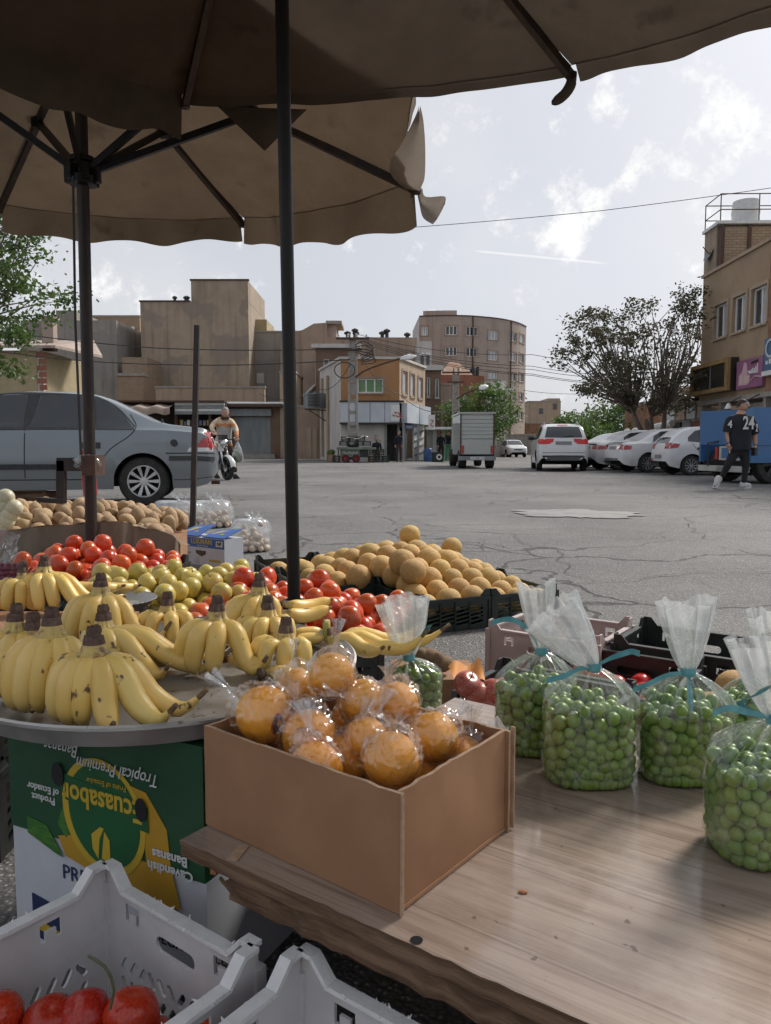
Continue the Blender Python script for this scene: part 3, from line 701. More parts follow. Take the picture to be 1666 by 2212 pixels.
for u in (664, 676):
 m = MB(); fbox(m, fc, *fc.rect(u, 925, u + 9, 990), -.05, -.005); m.build('door', 'beige_render', t)
t, fc, zt = block('brick_building', 'narrow dark brick building with two tall white windows beside the corner shop', 919, 952, 800, 56, 7, 'brown_brick', wins=[(922, 815, 929, 858), (940, 818, 948, 860)], wn=1, coping=False)
b = MB(); fbox(b, fc, -.2, fc.L + .2, zt, zt + .35, -.25, .3); b.build('coping', 'white_render', t)
t, fc, zt = block('red_building', 'dull red rendered building with sheet roof behind the street tree', 948, 1045, 812, 64, 8, 'red_render', coping=False)
m = MB(); a, b = fc.at(0, zt, .1), fc.at(fc.L * .75, zt, .1)
m.ext([a, b, b + V((-.8, 4, 1.4)), a + V((1.2, 4, 1.5))], (0, 0, .1)); m.build('sheet_roof', 'rust_panel', t)
m = MB(); q = PY(1022, 790, 66); m.tube([q + V((0, 0, -1.6)), q], .14, 7); m.tube([q + V((.4, 0, -1.6)), q + V((.4, 0, -.1))], .14, 7); m.build('flue', 'dark_metal', t)
t, fc, zt = block('plaster_house', 'small beige plaster house between red building and truck', 950, 975, 832, 58, 5, 'pink_render')
t, fc, zt = block('white_house', 'pale two-storey house with awning behind the street tree', 1045, 1092, 822, 66, 8, 'white_render', wins=[(1058, 838, 1066, 862), (1070, 838, 1078, 862)])
m = MB(); fbox(m, fc, 1.0, fc.L + .6, zt - .9, zt - .75, -1.3, -.02); m.build('awning', 'white_metal', t)
t, fc, zt = block('beige_house', 'far beige two-storey house with flat roof at the end of the street', 1140, 1210, 868, 120, 12, 'beige_render')
m = MB(); x, z = fc.pix(1183, 860); fbox(m, fc, x, fc.L, zt + .15, z, .5, 6); m.build('roof_room', 'beige_render', t)
for r in ((1163, 882, 1172, 894), (1193, 872, 1202, 884)):
 m = MB(); fbox(m, fc, *fc.rect(*r), -.05, .0); m.build('window', 'window_glass', t)
t, fc, zt = block('lane_building', 'low rust-coloured building below the far beige house', 1126, 1188, 915, 90, 6, 'rust_panel', cat='building')
t, fc, zt = block('lane_wall', 'grey garden wall behind the white compact cars at the street end', 1090, 1235, 940, 84, 1, 'grey_render', cat='wall')
def shop_row():
 y = 56; fc = flat(250, 490, y); zt = ZV(866, y)
 t = thing('market_shop', 'low flat-roofed shop with grey tin fascia and goods on shelves behind the silver sedan', 'shop', fc.at(fc.L / 2, 0))
 m = MB(); fbox(m, fc, 0, fc.L, zt - .12, zt, -.6, 3.8); m.build('roof', 'rusty_metal', t)
 z2 = ZV(896, y)
 for k in range(4):
  m = MB(); x0 = fc.pix(382, 900)[0]; fbox(m, fc, x0, fc.L - .05, zt - .14 - (k + 1) * (zt - .14 - z2) / 4 + .02, zt - .14 - k * (zt - .14 - z2) / 4, -.3 - .05 * (k % 2), .1); m.build('fascia_panel', 'shutter_grey' if k % 2 else 'white_metal', t)
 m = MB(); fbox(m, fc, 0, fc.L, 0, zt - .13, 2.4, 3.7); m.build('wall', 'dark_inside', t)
 for u in (283, 382, 421, 455, 488):
  m = MB(); x0 = fc.pix(u, 900)[0]; fbox(m, fc, x0 - .1, x0 + .1, 0, zt - .13, -.08, .1); m.build('post', 'rusty_metal', t)
 for k in range(4):
  m = MB(); fbox(m, fc, fc.pix(384, 900)[0], fc.L - .2, .5 + k * .62, .55 + k * .62, .3, 1.2); m.build('shelf', 'rusty_metal', t)
 # cloth awning of the left bay
 m = MB(); x0, x1 = fc.pix(262, 880)[0], fc.pix(380, 880)[0]
 m.grid(lambda a, b: fc.at(x0 + (x1 - x0) * a, zt - .25 - .35 * b - (1.6 * max(b - .75, 0)) + .07 * sin(a * 19), -.1 - 1.6 * min(b, .8)), 24, 8); m.build('awning', 'pink_render', t, smooth=True)
 emat('goods_blue', (.12, .2, .35)); emat('goods_red', (.35, .08, .06)); emat('goods_yellow', (.5, .38, .1))
 k = 0
 for row in range(4):
  for i in range(12):
   x = fc.pix(386, 900)[0] + i * .28 + random.uniform(0, .05); hh = random.uniform(.25, .45)
   m = MB(); fbox(m, fc, x, x + .2, .555 + row * .62, .555 + row * .62 + hh, .35, .7)
   rooted(m, 'grocery_box', random.choice(['white_paint', 'goods_blue', 'goods_red', 'goods_yellow', 'shutter_grey']), 'small packet on the shop shelves behind the motorcyclist', 'packet', 'goods on the shop shelves')
 y = 57; fc = flat(492, 606, y); zt = ZV(880, y)
 t = thing('garage', 'low lock-up shop with grey roller shutter and brick pier behind the motorcyclist', 'garage', fc.at(fc.L / 2, 0))
 x0, x1, z0, z1 = fc.rect(506, 900, 585, 980); z0 = .35
 wall_mb(fc, 0, fc.L, 0, zt, [(x0, x1, z0, z1)], .25).build('wall', 'brown_brick', t)
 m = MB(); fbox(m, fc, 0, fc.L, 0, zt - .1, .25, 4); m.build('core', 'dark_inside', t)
 m = MB(); n = 30
 for k in range(n): fbox(m, fc, x0, x1, z0 + (z1 - z0) * k / n, z0 + (z1 - z0) * (k + 1) / n, .12 + .03 * (k % 2), .2)
 m.build('roller_shutter', 'shutter_grey', t)
 m = MB(); m.tube([fc.at(.1, zt + .25, -.5), fc.at(fc.L + .9, zt + .25, -.5)], .12, 8); m.build('gutter', 'white_metal', t)
 m = MB(); fbox(m, fc, x0 - .3, x1 + .1, z1 + .05, z1 + .55, -.25, -.01); m.build('shutter_box', 'shutter_grey', t)
 m = MB(); fbox(m, fc, -.2, fc.L + .2, zt + .003, zt + .2, -.7, 4); m.build('roof', 'rusty_metal', t)
 m = MB(); fbox(m, fc, x0 - .4, x1 + .4, .0, .33, -.9, -.01); m.build('step', 'concrete', t)
shop_row()
# ------------------------------------------------------------------ right-hand building
def right_building():
 a, b = (13.0, 21.6), (13.25, 32.8)
 fc = Face([a, b], inward=(1, 0)); zt = PY(1547, 580, 30.97).z
 t = thing('corner_building', 'three-storey tan brick building with three white windows and rooftop tank', 'building', (15, 28, 0))
 px = [(1534, 655, 1561, 727), (1573, 636, 1601, 713), (1612, 613, 1645, 697)]
 hs = []
 for u0, v0, u1, v1 in px:
  s0, s1 = fc.pix(u0, 700)[0], fc.pix(u1, 700)[0]; ym = fc.at((s0 + s1) / 2, 0).y
  hs.append((min(s0, s1), max(s0, s1), PY(833, (v1 * 2 + 0) / 2 + 3, ym).z, PY(833, v0 + 3, ym).z))
 zw0 = sum(h[2] for h in hs) / 3; zw1 = sum(h[3] for h in hs) / 3
 hs = [(h[0], h[1], zw0, zw1) for h in hs]
 zg = PY(1547, 862, 30.97).z
 wall_mb(fc, 0, fc.L, zg, zt, hs, .25).build('upper_wall', 'fine_brick', t)
 for h in hs: window(t, fc, h, 2, 'white_paint', ['pale_blind', 'window_glass'], .07, .14, True, 'beige_render')
 m = MB(); fbox(m, fc, 0, fc.L - .05, zg, zt - .1, .25, 7); fbox(m, fc, 0, fc.L - .05, 0, zg, 2.2, 7); m.build('core', 'fine_brick', t)
 m = MB(); fbox(m, fc, -.05, fc.L + .05, zt, zt + .12, -.08, .35); m.build('coping', 'beige_render', t)
 m = MB(); fbox(m, fc, 0, fc.L, zg - .18, zg - .003, -.05, 2.3); m.build('canopy_slab', 'concrete', t)
 # stair tower at the street end with bare block side
 s0 = fc.L - 1.5; z2 = PY(1545, 492, 31.8).z
 m = MB(); fbox(m, fc, s0 + .25, fc.L, zt + .13, z2, .0, 3); m.build('stair_tower', 'tan_render', t)
 m = MB(); fbox(m, fc, s0, s0 + .245, zt + .13, z2 - .1, .12, 2.9)
 m.build('block_side', 'block_wall', t)
 for d in (.05, 1.1, 2.3):
  q = MB(); fbox(q, fc, s0 - .06, s0 + .2, zt + .13, z2 - .05, d, d + .14); q.build('steel_post', 'rusty_metal', t)
 m = MB(); fbox(m, fc, s0 - .1, fc.L + .05, z2, z2 + .12, -.1, 3.1); m.build('tower_slab', 'white_metal', t)
 # tank and railing
 m = MB(); c = fc.at(fc.L - .8, z2 + .12, 1.3); m.lathe([(.52, 0), (.55, .1), (.52, .3), (.55, .5), (.52, .7), (.5, .95), (.15, 1.05), (0, 1.06)], 18, Matrix.Translation(c)); m.build('water_tank', 'white_metal', t, smooth=30)
 m = MB()
 for zz in (.55, 1.15):
  L = [fc.at(s0 - .05, z2 + zz, 3), fc.at(s0 - .05, z2 + zz, 0), fc.at(fc.L, z2 + zz, 0), fc.at(fc.L, z2 + zz, 3)]
  for p, q in zip(L, L[1:]): m.tube([p, q], .022, 6)
 for s in (s0 - .05, fc.L):
  for d in (0, 1.5, 3): m.tube([fc.at(s, z2 + .1, d), fc.at(s, z2 + 1.15, d)], .022, 6)
 m.build('railing', 'rusty_metal', t)
 # sheet-metal penthouse
 m = MB(); p0 = fc.pix(1621, 480)[0]; fbox(m, fc, -4, p0, zt + .13, zt + 2.1, .9, 5)
 m.build('penthouse', 'pale_blind', t)
 m = MB(); fbox(m, fc, -4, p0 + .08, zt + 2.1, zt + 2.32, .8, 5.1); m.build('penthouse_roof', 'dark_metal', t)
 # rusted corner at the near end
 m = MB(); p1 = fc.pix(1652, 600)[0]; fbox(m, fc, p1 - .45, p1, zg, zt - .4, -.06, -.003); m.build('drain_strip', 'rust_panel', t)
 # satellite dish on the corner
 d = thing('satellite_dish', 'small satellite dish on an arm at the building corner', 'antenna', fc.at(fc.L, zt - .2, -.1))
 m = MB(); e = PY(1536, 548, 32.2); m.tube([e + V((.25, 0, .35)), e + V((.25, 0, -.5))], .03, 6); m.tube([e + V((.25, 0, 0)), e + V((-.15, -.1, 0)), e + V((-.42, -.2, .22))], .02, 6); m.build('arm', 'dark_metal', d)
 m = MB(); m.lathe([(0, 0), (.12, .012), (.24, .05), (.34, .11)], 18, Matrix.Translation(e + V((-.02, -.05, -.05))) @ Matrix.Rotation(R(-65), 4, 'Y')); m.build('dish', 'shutter_grey', d)
 # ground floor bays
 for i in range(5):
  s1 = fc.L - .1 - i * 1.9
  q = MB(); fbox(q, fc, s1 - .22, s1, 0, zg - .18, .0, .4); q.build('pier', 'concrete', t)
  if i % 2 == 0:
   q = MB(); n = 16
   for k in range(n): fbox(q, fc, s1 - 1.9, s1 - .22, .1 + k * (zg - .4) / n, .1 + (k + 1) * (zg - .4) / n, .25 + .04 * (k % 2), .36)
   q.build('roller_shutter', 'pink_render', t)
 # signs on the facade, each a thing of its own
 def sign(name, label, u0, v0, u1, v1, d, mats, pic):
  s0, s1 = sorted((fc.pix(u0, 800)[0], fc.pix(u1, 800)[0])); ym = fc.at((s0 + s1) / 2, 0).y
  z0, z1 = PY(833, v1, ym).z, PY(833, v0, ym).z
  g = thing(name, label, 'sign', fc.at((s0 + s1) / 2, z0, -.2)); M_ = MB(); fbox(M_, fc, s0, s1, z0, z1, -d, -.02); M_.build('panel', mats, g); pic(g, s0, s1, z0, z1, -d); return g
 mat('ochre', (.30, .19, .07), .6, (.22, .13, .05), scale=4); mat('sign_black', (.018, .018, .014), .3, (.03, .028, .022), scale=3)
 def pic_board(g, s0, s1, z0, z1, d):
  k = .16
  for a in ((s0, s0 + k * 1.7, z0, z1), (s1 - k, s1, z0, z1), (s0 + k * 1.7, s1 - k, z0, z0 + k), (s0 + k * 1.7, s1 - k, z1 - k, z1)):
   m = MB(); fbox(m, fc, *a, d - .12, d - .003); m.build('frame_bar', 'ochre', g)
  m = MB(); fbox(m, fc, (s0 + s1) / 2 - .02, (s0 + s1) / 2 + .02, z0 + k, z1 - k, d - .03, d - .003); m.build('joint_strip', 'shutter_grey', g)
 sign('framed_board', 'black sign board in a wide ochre frame on the tan corner building', 1507, 783, 1590, 850, .3, 'sign_black', pic_board)
 mat('sign_purple', (.27, .10, .19), .45, (.33, .13, .24), scale=1.5); emat('sign_cream', (.62, .52, .40)); emat('sign_pink', (.62, .40, .45))
 def pic_purple(g, s0, s1, z0, z1, d):
  w, h = s1 - s0, z1 - z0
  def pt(a, b): return fc.at(s1 - a * w, z0 + b * h, d - .012)
  def blob(name, pts, m_, dd=0):
   q = MB(); P = [pt(a, b) + V((-dd, 0, 0)) for a, b in pts]; q.ext(P, (.006, 0, 0)); q.build(name, m_, g)
  blob('cup_picture', [(.10, .12), (.50, .12), (.56, .42), (.46, .46), (.40, .88), (.30, .92), (.24, .6), (.12, .48)], 'sign_pink')
  blob('cone_picture', [(.14, .18), (.24, .18), (.27, .46), (.17, .48)], 'sign_cream', .008); blob('cone_picture', [(.34, .18), (.50, .18), (.53, .42), (.36, .44)], 'sign_cream', .008)
  q = MB(); q.tube([pt(.48, .12), pt(.58, .25), pt(.75, .36), pt(.92, .33), pt(1.0, .27)], .025, 5); q.build('swoosh', 'sign_pink', g)
  q = MB()     # white brush lettering
  for a in ([(.50, .58), (.56, .50), (.62, .60)], [(.64, .50), (.65, .66)], [(.70, .50), (.71, .64)], [(.76, .50), (.77, .68)], [(.82, .50), (.83, .78)], [(.52, .50), (.84, .49)]):
   q.tube([pt(*x) for x in a], .03, 5)
  q.build('lettering', 'white_paint', g)
  blob('badge', [(.58, .80), (.84, .84), (.86, .92), (.60, .88)], 'sign_black', .004)
 sign('ice_cream_sign', 'purple illustrated sign with pink cups and white lettering on the tan building', 1594, 775, 1650, 838, .15, 'sign_purple', pic_purple)
 mat('sign_blue', (.06, .12, .21), .4, (.09, .17, .28), scale=1)
 def pic_blue(g, s0, s1, z0, z1, d):
  w, h = s1 - s0, z1 - z0
  q = MB(); q.lathe([(.24, 0), (.32, 0), (.32, .02), (.24, .02)], 20, frame_m(fc.at(s1 - .45, z0 + h * .68, d - .02), (0, 1, 0), (0, 0, 1), (1, 0, 0))); q.build('swirl', 'fascia', g)
  q = MB(); 
  for k in range(4): fbox(q, fc, s1 - .3 - k * .22, s1 - .17 - k * .22, z0 + .22, z0 + .34 + .05 * (k % 2), d - .012, d - .002)
  q.build('lettering', 'white_paint', g)
  q = MB(); fbox(q, fc, s0, s1 + .04, z0 - .16, z0 - .003, d - .05, -.02); q.build('edge_strip', 'white_paint', g)
 sign('blue_sign', 'dark blue and white shop sign at the right picture edge', 1652, 722, 1730, 795, .15, 'sign_blue', pic_blue)
 # awning and lamp under the signs
 m = MB(); 
 for u in (1600, 1640):
  s_ = fc.pix(u, 850)[0]; o = fc.at(s_, zg - .45, -.5); m2 = thing('spot_lamp', 'small white spot lamp under the purple sign, ' + ('left' if u == 1600 else 'right') + ' one', 'lamp', o)
  k = MB(); k.lathe([(.03, .16), (.07, .12), (.13, 0), (.14, -.05), (.12, -.05), (0, .05)], 12, Matrix.Translation(o)); k.build('shade', 'white_paint', m2, smooth=30)
  k = MB(); k.tube([o + V((0, 0, .15)), o + V((.5, 0, .42))], .02, 6); k.build('arm', 'dark_metal', m2)
 # low shops beyond
 y = 33; f2 = Face([(XU(1440, 39), 39), (XU(1530, 34), 34)], inward=(.5, 1)); z2 = ZV(858, 36)
 t2 = thing('low_shop', 'row of low weathered shops with small signs behind the parked cars', 'shop', f2.at(f2.L / 2, 0))
 m = MB(); fbox(m, f2, 0, f2.L, 0, z2, .3, 3); m.build('wall', 'white_render', t2)
 m = MB(); fbox(m, f2, -.1, f2.L + .1, z2 - .1, z2 + .1, -.6, 3.1); m.build('roof', 'rusty_metal', t2)
 for k in range(4):
  q = MB(); fbox(q, f2, .2 + k * f2.L / 4, .2 + (k + .8) * f2.L / 4, z2 - 1.0, z2 - .2, -.1, .28); q.build('sign_panel', ['white_metal', 'beige_render', 'pale_blind', 'beige_render'][k], t2)
  q = MB(); fbox(q, f2, .2 + k * f2.L / 4, .2 + (k + .8) * f2.L / 4, 0, z2 - 1.1, .2, .29); q.build('shutter', ['dark_inside', 'shutter_grey', 'red_render', 'dark_inside'][k], t2)
 m = MB(); m.tube([f2.at(f2.L * .3, z2 - 1.35, -1.2), f2.at(f2.L * .62, z2 - 1.2, -.9)], .16, 10); m.build('flue_pipe', 'white_metal', t2)
 # far rust-roofed houses seen under the tree
 block('brick_house', 'orange brick house half hidden behind the big street tree', 1470, 1530, 838, 52, 6, 'tan_brick', wins=[(1480, 850, 1494, 868)], wf='white_paint')
 block('tin_roofed_shop', 'low shop with red door and dark tin roof behind the parked sedan', 1395, 1452, 872, 44, 4, 'rust_panel', coping=True, cat='shop')
right_building()
# ------------------------------------------------------------------ trees
def inpoly(x, y, P):
 c = False; j = len(P) - 1
 for i in range(len(P)):
  if (P[i][1] > y) != (P[j][1] > y) and x < (P[j][0] - P[i][0]) * (y - P[i][1]) / (P[j][1] - P[i][1]) + P[i][0]: c = not c
  j = i
 return c
def leaves(mb, c, spread, n, size, rng, droop=.3):
 for _ in range(n):
  p = c + V((rng.gauss(0, spread), rng.gauss(0, spread), rng.gauss(0, spread * .6)))
  a = V((rng.gauss(0, 1), rng.gauss(0, 1), rng.gauss(-droop, .6))).normalized(); b = a.orthogonal().normalized()
  b = Matrix.Rotation(rng.uniform(0, 6.28), 3, a) @ b; s = size * rng.uniform(.6, 1.3)
  mb.add([p, p + a * s * .5 + b * s * .28, p + a * s, p + a * s * .5 - b * s * .28], [(0, 1, 2, 3)])
def tree(name, label, poly, y, dep, base, stems, nclump, nleaf, lsize, spread, lm, seed, trunk_r=.16, fork=.35, group=None, limb_r=.05, fsp=2.2):
 rng = random.Random(seed); t = thing(name, label, 'tree', base, group=group)
 us = [p[0] for p in poly]; vs = [p[1] for p in poly]; cl = []
 while len(cl) < nclump:
  u, v = rng.uniform(min(us), max(us)), rng.uniform(min(vs), max(vs))
  if not inpoly(u, v, poly): continue
  p = PY(u, v, y); p.y += rng.uniform(-dep, dep); p.x *= p.y / y; p.z = H + (p.z - H) * p.y / y; cl.append(p)
 tr = MB(); base = V(base); lm_ = MB()
 cz = sum(p.z for p in cl) / len(cl); cx = sum(p.x for p in cl) / len(cl)
 forks = []
 for k in range(stems):
  sp = rng.uniform(-.35, .35); f = V((base.x + (cx - base.x) * .5 + (k - (stems - 1) / 2) * spread * fsp, y + sp * dep * .6, base.z + (cz - base.z) * (fork + rng.uniform(.0, .3))))
  b0 = base + V(((k - (stems - 1) / 2) * trunk_r * .9, sp * .2, -.05))
  tr.tube(smoothpath([b0, b0.lerp(f, .5) + V((rng.uniform(-.1, .1), 0, .12)), f], 8), [trunk_r * (1.25 - .7 * i / 8) for i in range(9)], 9); forks.append(f)
 tr.build('trunk', 'bark', t, smooth=True)
 for p in cl:
  f = min(forks, key=lambda q: (q - p).length + rng.uniform(0, .5)); md = f.lerp(p, .5) + V((rng.uniform(-.5, .5), rng.uniform(-.4, .4), rng.uniform(-.1, .5))) * (p - f).length * .32
  lm_.tube(smoothpath([f, md, p], 6), [limb_r * (1 - .85 * i / 6) for i in range(7)], 5)
 lm_.build('limbs', 'bark', t, smooth=True)['kind'] = 'stuff'
 cr = MB()
 for p in cl: leaves(cr, p, spread * rng.uniform(.6, 1.25), nleaf, lsize, rng)
 cr.build('crown', lm, t)
 return t
big = [(1180, 757), (1215, 712), (1250, 668), (1295, 668), (1335, 690), (1352, 648), (1400, 652), (1440, 655), (1500, 618), (1520, 640), (1525, 720), (1528, 850), (1495, 880), (1455, 900), (1400, 885), (1350, 880), (1300, 862), (1245, 850), (1225, 805), (1195, 790)]
tree('street_tree', 'large dark spreading street tree above the parked white cars', big, 33, 2.6, (XU(1415, 33), 33, 0), 5, 175, 50, .16, .22, 'leaf_dark', 3, .13, .30, limb_r=.042, fsp=1.6)
tree('shade_tree', 'bright green leafy tree hanging in at the left edge', [(-160, 440), (60, 440), (112, 500), (108, 560), (60, 605), (112, 640), (152, 605), (166, 640), (128, 682), (92, 700), (58, 722), (50, 772), (28, 812), (-160, 815)], 15, 1.0, (XU(-260, 15), 15, 0), 2, 120, 85, .105, .17, 'leaf_mid', 5, .16, .45, limb_r=.03)
tree('street_tree', 'bright green young tree behind the white box truck', [(968, 930), (966, 890), (985, 860), (1020, 840), (1060, 832), (1098, 845), (1112, 880), (1108, 915), (1085, 955), (1000, 958)], 53, 1.6, (XU(1062, 53), 53, 0), 1, 70, 90, .24, .45, 'leaf_green', 9, .12, .4)
for i, (poly, y, lab, m_) in enumerate([([(1200, 930), (1215, 900), (1250, 890), (1290, 905), (1300, 960), (1205, 962)], 62, 'round green bush at the far street end, left of the hedge', 'leaf_mid'),
     ([(1280, 960), (1270, 880), (1310, 855), (1350, 880), (1400, 900), (1402, 960)], 52, 'dense green bush under the large dark tree', 'leaf_mid'),
     ([(1215, 960), (1225, 930), (1270, 925), (1330, 930), (1390, 935), (1400, 962)], 46, 'low bright green hedge behind the globe lamps', 'leaf_green')]):
 tree('bush', lab, poly, y, 1.0, (PY(sum(p[0] for p in poly) / len(poly), 960, y).x, y, 0), 3, 48, 90, .22, .42, m_, 20 + i, .08, .3)
# ------------------------------------------------------------------ poles, lamps, wires
def lattice_pole(name, label, u, y, v_top, w0, w1):
 x = XU(u, y); h = ZV(v_top, y); t = thing(name, label, 'utility pole', (x, y, 0))
 for s in (-1, 1):
  m = MB(); m.add([(x + s * w0 * .5 - .06, y - .12, 0), (x + s * w0 * .5 + .06, y - .12, 0), (x + s * w0 * .5 + .06, y + .12, 0), (x + s * w0 * .5 - .06, y + .12, 0),
               (x + s * w1 * .5 - .05, y - .10, h), (x + s * w1 * .5 + .05, y - .10, h), (x + s * w1 * .5 + .05, y + .10, h), (x + s * w1 * .5 - .05, y + .10, h)],
               [(0, 1, 2, 3), (4, 7, 6, 5), (0, 4, 5, 1), (1, 5, 6, 2), (2, 6, 7, 3), (3, 7, 4, 0)]); m.build('flange', 'concrete', t)
 n = int(h / .62); 
 for k in range(n):
  z = .25 + k * .62; w = w0 + (w1 - w0) * z / h
  m = MB(); hh = .2 if z < h * .55 else .58; m.box((x, y, z), (w - .04, .12, hh)); m.build('web', 'concrete', t)
 m = MB(); m.beam((x - .9, y - .15, h - .3), (x + .9, y - .15, h - .3), .1, .1); m.beam((x - .5, y - .15, h - .9), (x + .5, y - .15, h - .9), .08, .08); m.build('crossarm', 'rusty_metal', t)
 for k in range(4):
  m = MB(); m.lathe([(.03, 0), (.06, .05), (.03, .09), (.06, .14), (.02, .2)], 8, Matrix.Translation((x - .75 + .5 * k, y - .15, h - .25))); m.build('insulator', 'white_paint', t)
 return t, x, h
up, ux, uh = lattice_pole('utility_pole', 'concrete lattice utility pole in front of the corner shop', 763, 42.5, 720, .52, .34)
lattice_pole('utility_pole', 'thin concrete lattice pole left of the white box truck', 984, 50, 795, .45, .3)
def lamp_arm():
 y = 42.2; t = thing('street_lamp', 'street lamp on a long curved arm over the corner shop', 'street lamp', PY(772, 815, y))
 m = MB(); m.tube(smoothpath([PY(768, 815, y), PY(790, 800, y), PY(830, 785, y), PY(866, 774, y)], 14), .05, 7); m.build('arm', 'rusty_metal', t)
 m = MB(); a, b = PY(864, 775, y), PY(900, 768, y); m.tube([a, a.lerp(b, .3), a.lerp(b, .7), b], [.1, .2, .22, .06], 10, flat=.5); m.build('head', 'white_paint', t, smooth=True)
 y = 49; t = thing('street_lamp', 'street lamp head on an arm above the young green tree', 'street lamp', PY(990, 850, y))
 m = MB(); m.tube(smoothpath([PY(986, 862, y), PY(1010, 848, y), PY(1035, 838, y)], 8), .05, 7); m.build('arm', 'rusty_metal', t)
 m = MB(); a, b = PY(1034, 839, y), PY(1055, 834, y); m.tube([a, a.lerp(b, .3), a.lerp(b, .7), b], [.1, .2, .22, .06], 10, flat=.5); m.build('head', 'white_paint', t, smooth=True)
lamp_arm()
def wire(label, pts, r, sag=0.0):
 P = [PY(u, v, y) for u, v, y in pts]; m = MB(); Q = []
 for a, b in zip(P, P[1:]):
  for k in range(12): f = k / 12; Q.append(a.lerp(b, f) - V((0, 0, sag * 4 * f * (1 - f))))
 Q.append(P[-1]); m.tube(Q, r * .65, 5)
 rooted(m, 'overhead_wire', 'wire', label, 'wire', 'overhead wires', base=P[0])
wire('single cable crossing the open sky above the curved block', [(880, 492, 26), (1300, 455, 25), (1720, 398, 24)], .016, .02)
wire('upper thick cable crossing in front of the tan blocks', [(-30, 710, 40), (340, 752, 41), (760, 753, 42.4)], .04, .1)
wire('lower thick cable crossing in front of the tan blocks', [(-30, 755, 40), (340, 787, 41), (757, 776, 42.4)], .04, .15)
wire('slack cable down from the utility pole to the left lane', [(757, 785, 42.3), (690, 840, 44), (560, 850, 50)], .025, .5)
for k, (v0, v1) in enumerate([(722, 770), (728, 795), (731, 802), (734, 812), (738, 815)]):
 wire(['topmost', 'second', 'third', 'fourth', 'lowest'][k] + ' cable running right from the utility pole past the curved block', [(772, v0, 42.3), (1150, v1 - 4, 42), (1500, v1 + 6, 41)], .022, .35)
wire('slack grey cable from utility pole to the lamp by the young tree', [(772, 755, 42.3), (860, 850, 44), (975, 885, 48), (1020, 838, 49)], .03, .5)
wire('thin wire at the far right of the street crossing behind the tree', [(1130, 843, 60), (1260, 851, 58)], .025, .1)
def cable_coil():
 m = MB(); o = PY(745, 800, 42.2); m.tube([o + V((.55 * cos(a * .35), -.1 - .02 * sin(a), .42 * sin(a * .35))) for a in range(38)], .03, 5)
 rooted(m, 'cable_coil', 'wire', 'loop of spare black cable hanging on the utility pole', 'cable', base=o)
 m = MB(); o = PY(795, 760, 42.2); rng = random.Random(2)
 for k in range(5): m.tube(smoothpath([PY(768, 745 + k * 4, 42.2), PY(785 + 6 * k, 738 + 9 * k, 42), PY(806, 752 + 8 * k, 42.1), PY(780, 775 + 3 * k, 42.2)], 16), .028, 5)
 rooted(m, 'cable_tangle', 'wire', 'tangle of cables beside the top of the utility pole', 'cable', base=o)
cable_coil()
def globe_lamps():
 for i, u in enumerate((1322, 1337, 1355, 1372)):
  y = 30; v = (944, 940, 933, 931)[i]; c = PY(u, v, y); t = thing('globe_lamp', ['leftmost', 'second', 'third', 'rightmost'][i] + ' of the four white globe lamps behind the parked cars', 'lamp', (c.x, y, 0), group='white globe lamps')
  m = MB(); m.sphere(c, .13, 14, 10); m.build('globe', 'white_paint', t, smooth=True)
  m = MB(); m.tube([(c.x, y, 0), (c.x, y, c.z - .1)], .035, 8); m.build('post', 'dark_metal', t)
  m = MB(); m.lathe([(.04, -.16), (.09, -.12), (.09, -.09)], 10, Matrix.Translation(c)); m.build('collar', 'dark_metal', t)
globe_lamps()
emat('print_navy', (.018, .028, .095), .5); emat('print_yellow', (.47, .33, .03), .5); emat('print_gold', (.43, .24, .02), .5); emat('print_white', (.55, .56, .55), .5)
emat('print_green', (.012, .09, .03), .45); mat('print_leaf', (.03, .12, .02), .5, (.06, .20, .03), scale=30, stretch=(1, 1, 6)); emat('print_blue', (.03, .10, .33), .5); emat('print_black', (.01, .01, .012), .5); emat('print_red', (.5, .03, .03))
film_mat('clear_film', .028, (1, 1, 1), 18, .07, .55, .26); film_mat('bag_film', .022, (.985, .995, .985), 24, .12, .5, .2); film_mat('bag_top', .40, (.93, .96, .96), 22, .2, .5, .3); film_mat('sack_film', .18, (.93, .94, .95), 20, .2, .5, .35)
# ------------------------------------------------------------------ vehicles
def paint(name, col, metal=.0, rough=.3, dirt=(.30, .28, .25)):
 m, nt, b = newmat(name); tc = nd(nt, 'ShaderNodeTexCoord'); o = tc.outputs['Object']
 n = nd(nt, 'ShaderNodeTexNoise', {'Vector': o, 'Scale': 2.5, 'Detail': 7.0})
 sx = nd(nt, 'ShaderNodeSeparateXYZ', {0: o})
 low = mrange(nt, sx.outputs[2], .15, .75, .5, .08)
 f = mth(nt, 'MULTIPLY', mrange(nt, n.outputs[0], .3, .7), low)
 nt.links.new(mixc(nt, f, col, dirt), b.inputs['Base Color']); b.inputs['Metallic'].default_value = metal
 nt.links.new(mrange(nt, n.outputs[0], .3, .7, rough, rough + .12), b.inputs['Roughness'])
 b.inputs['Coat Weight'].default_value = .6; b.inputs['Coat Roughness'].default_value = .06
paint('silver_paint', (.185, .212, .232), .35, .28, (.2, .19, .175)); paint('white_car', (.66, .67, .68), 0, .28); paint('white_car_b', (.60, .61, .62), 0, .3)
paint('blue_truck_paint', (.025, .13, .32), 0, .45, (.10, .14, .2)); paint('old_white', (.43, .45, .42), 0, .5, (.22, .17, .12))
mat('car_trim', (.02, .021, .022), .5, (.035, .036, .038), scale=20); mat('alloy', (.45, .46, .47), .25, (.55, .55, .56), scale=5, metal=.7); mat('tail_red', (.30, .012, .012), .15, (.38, .02, .02), scale=3, coat=.5)
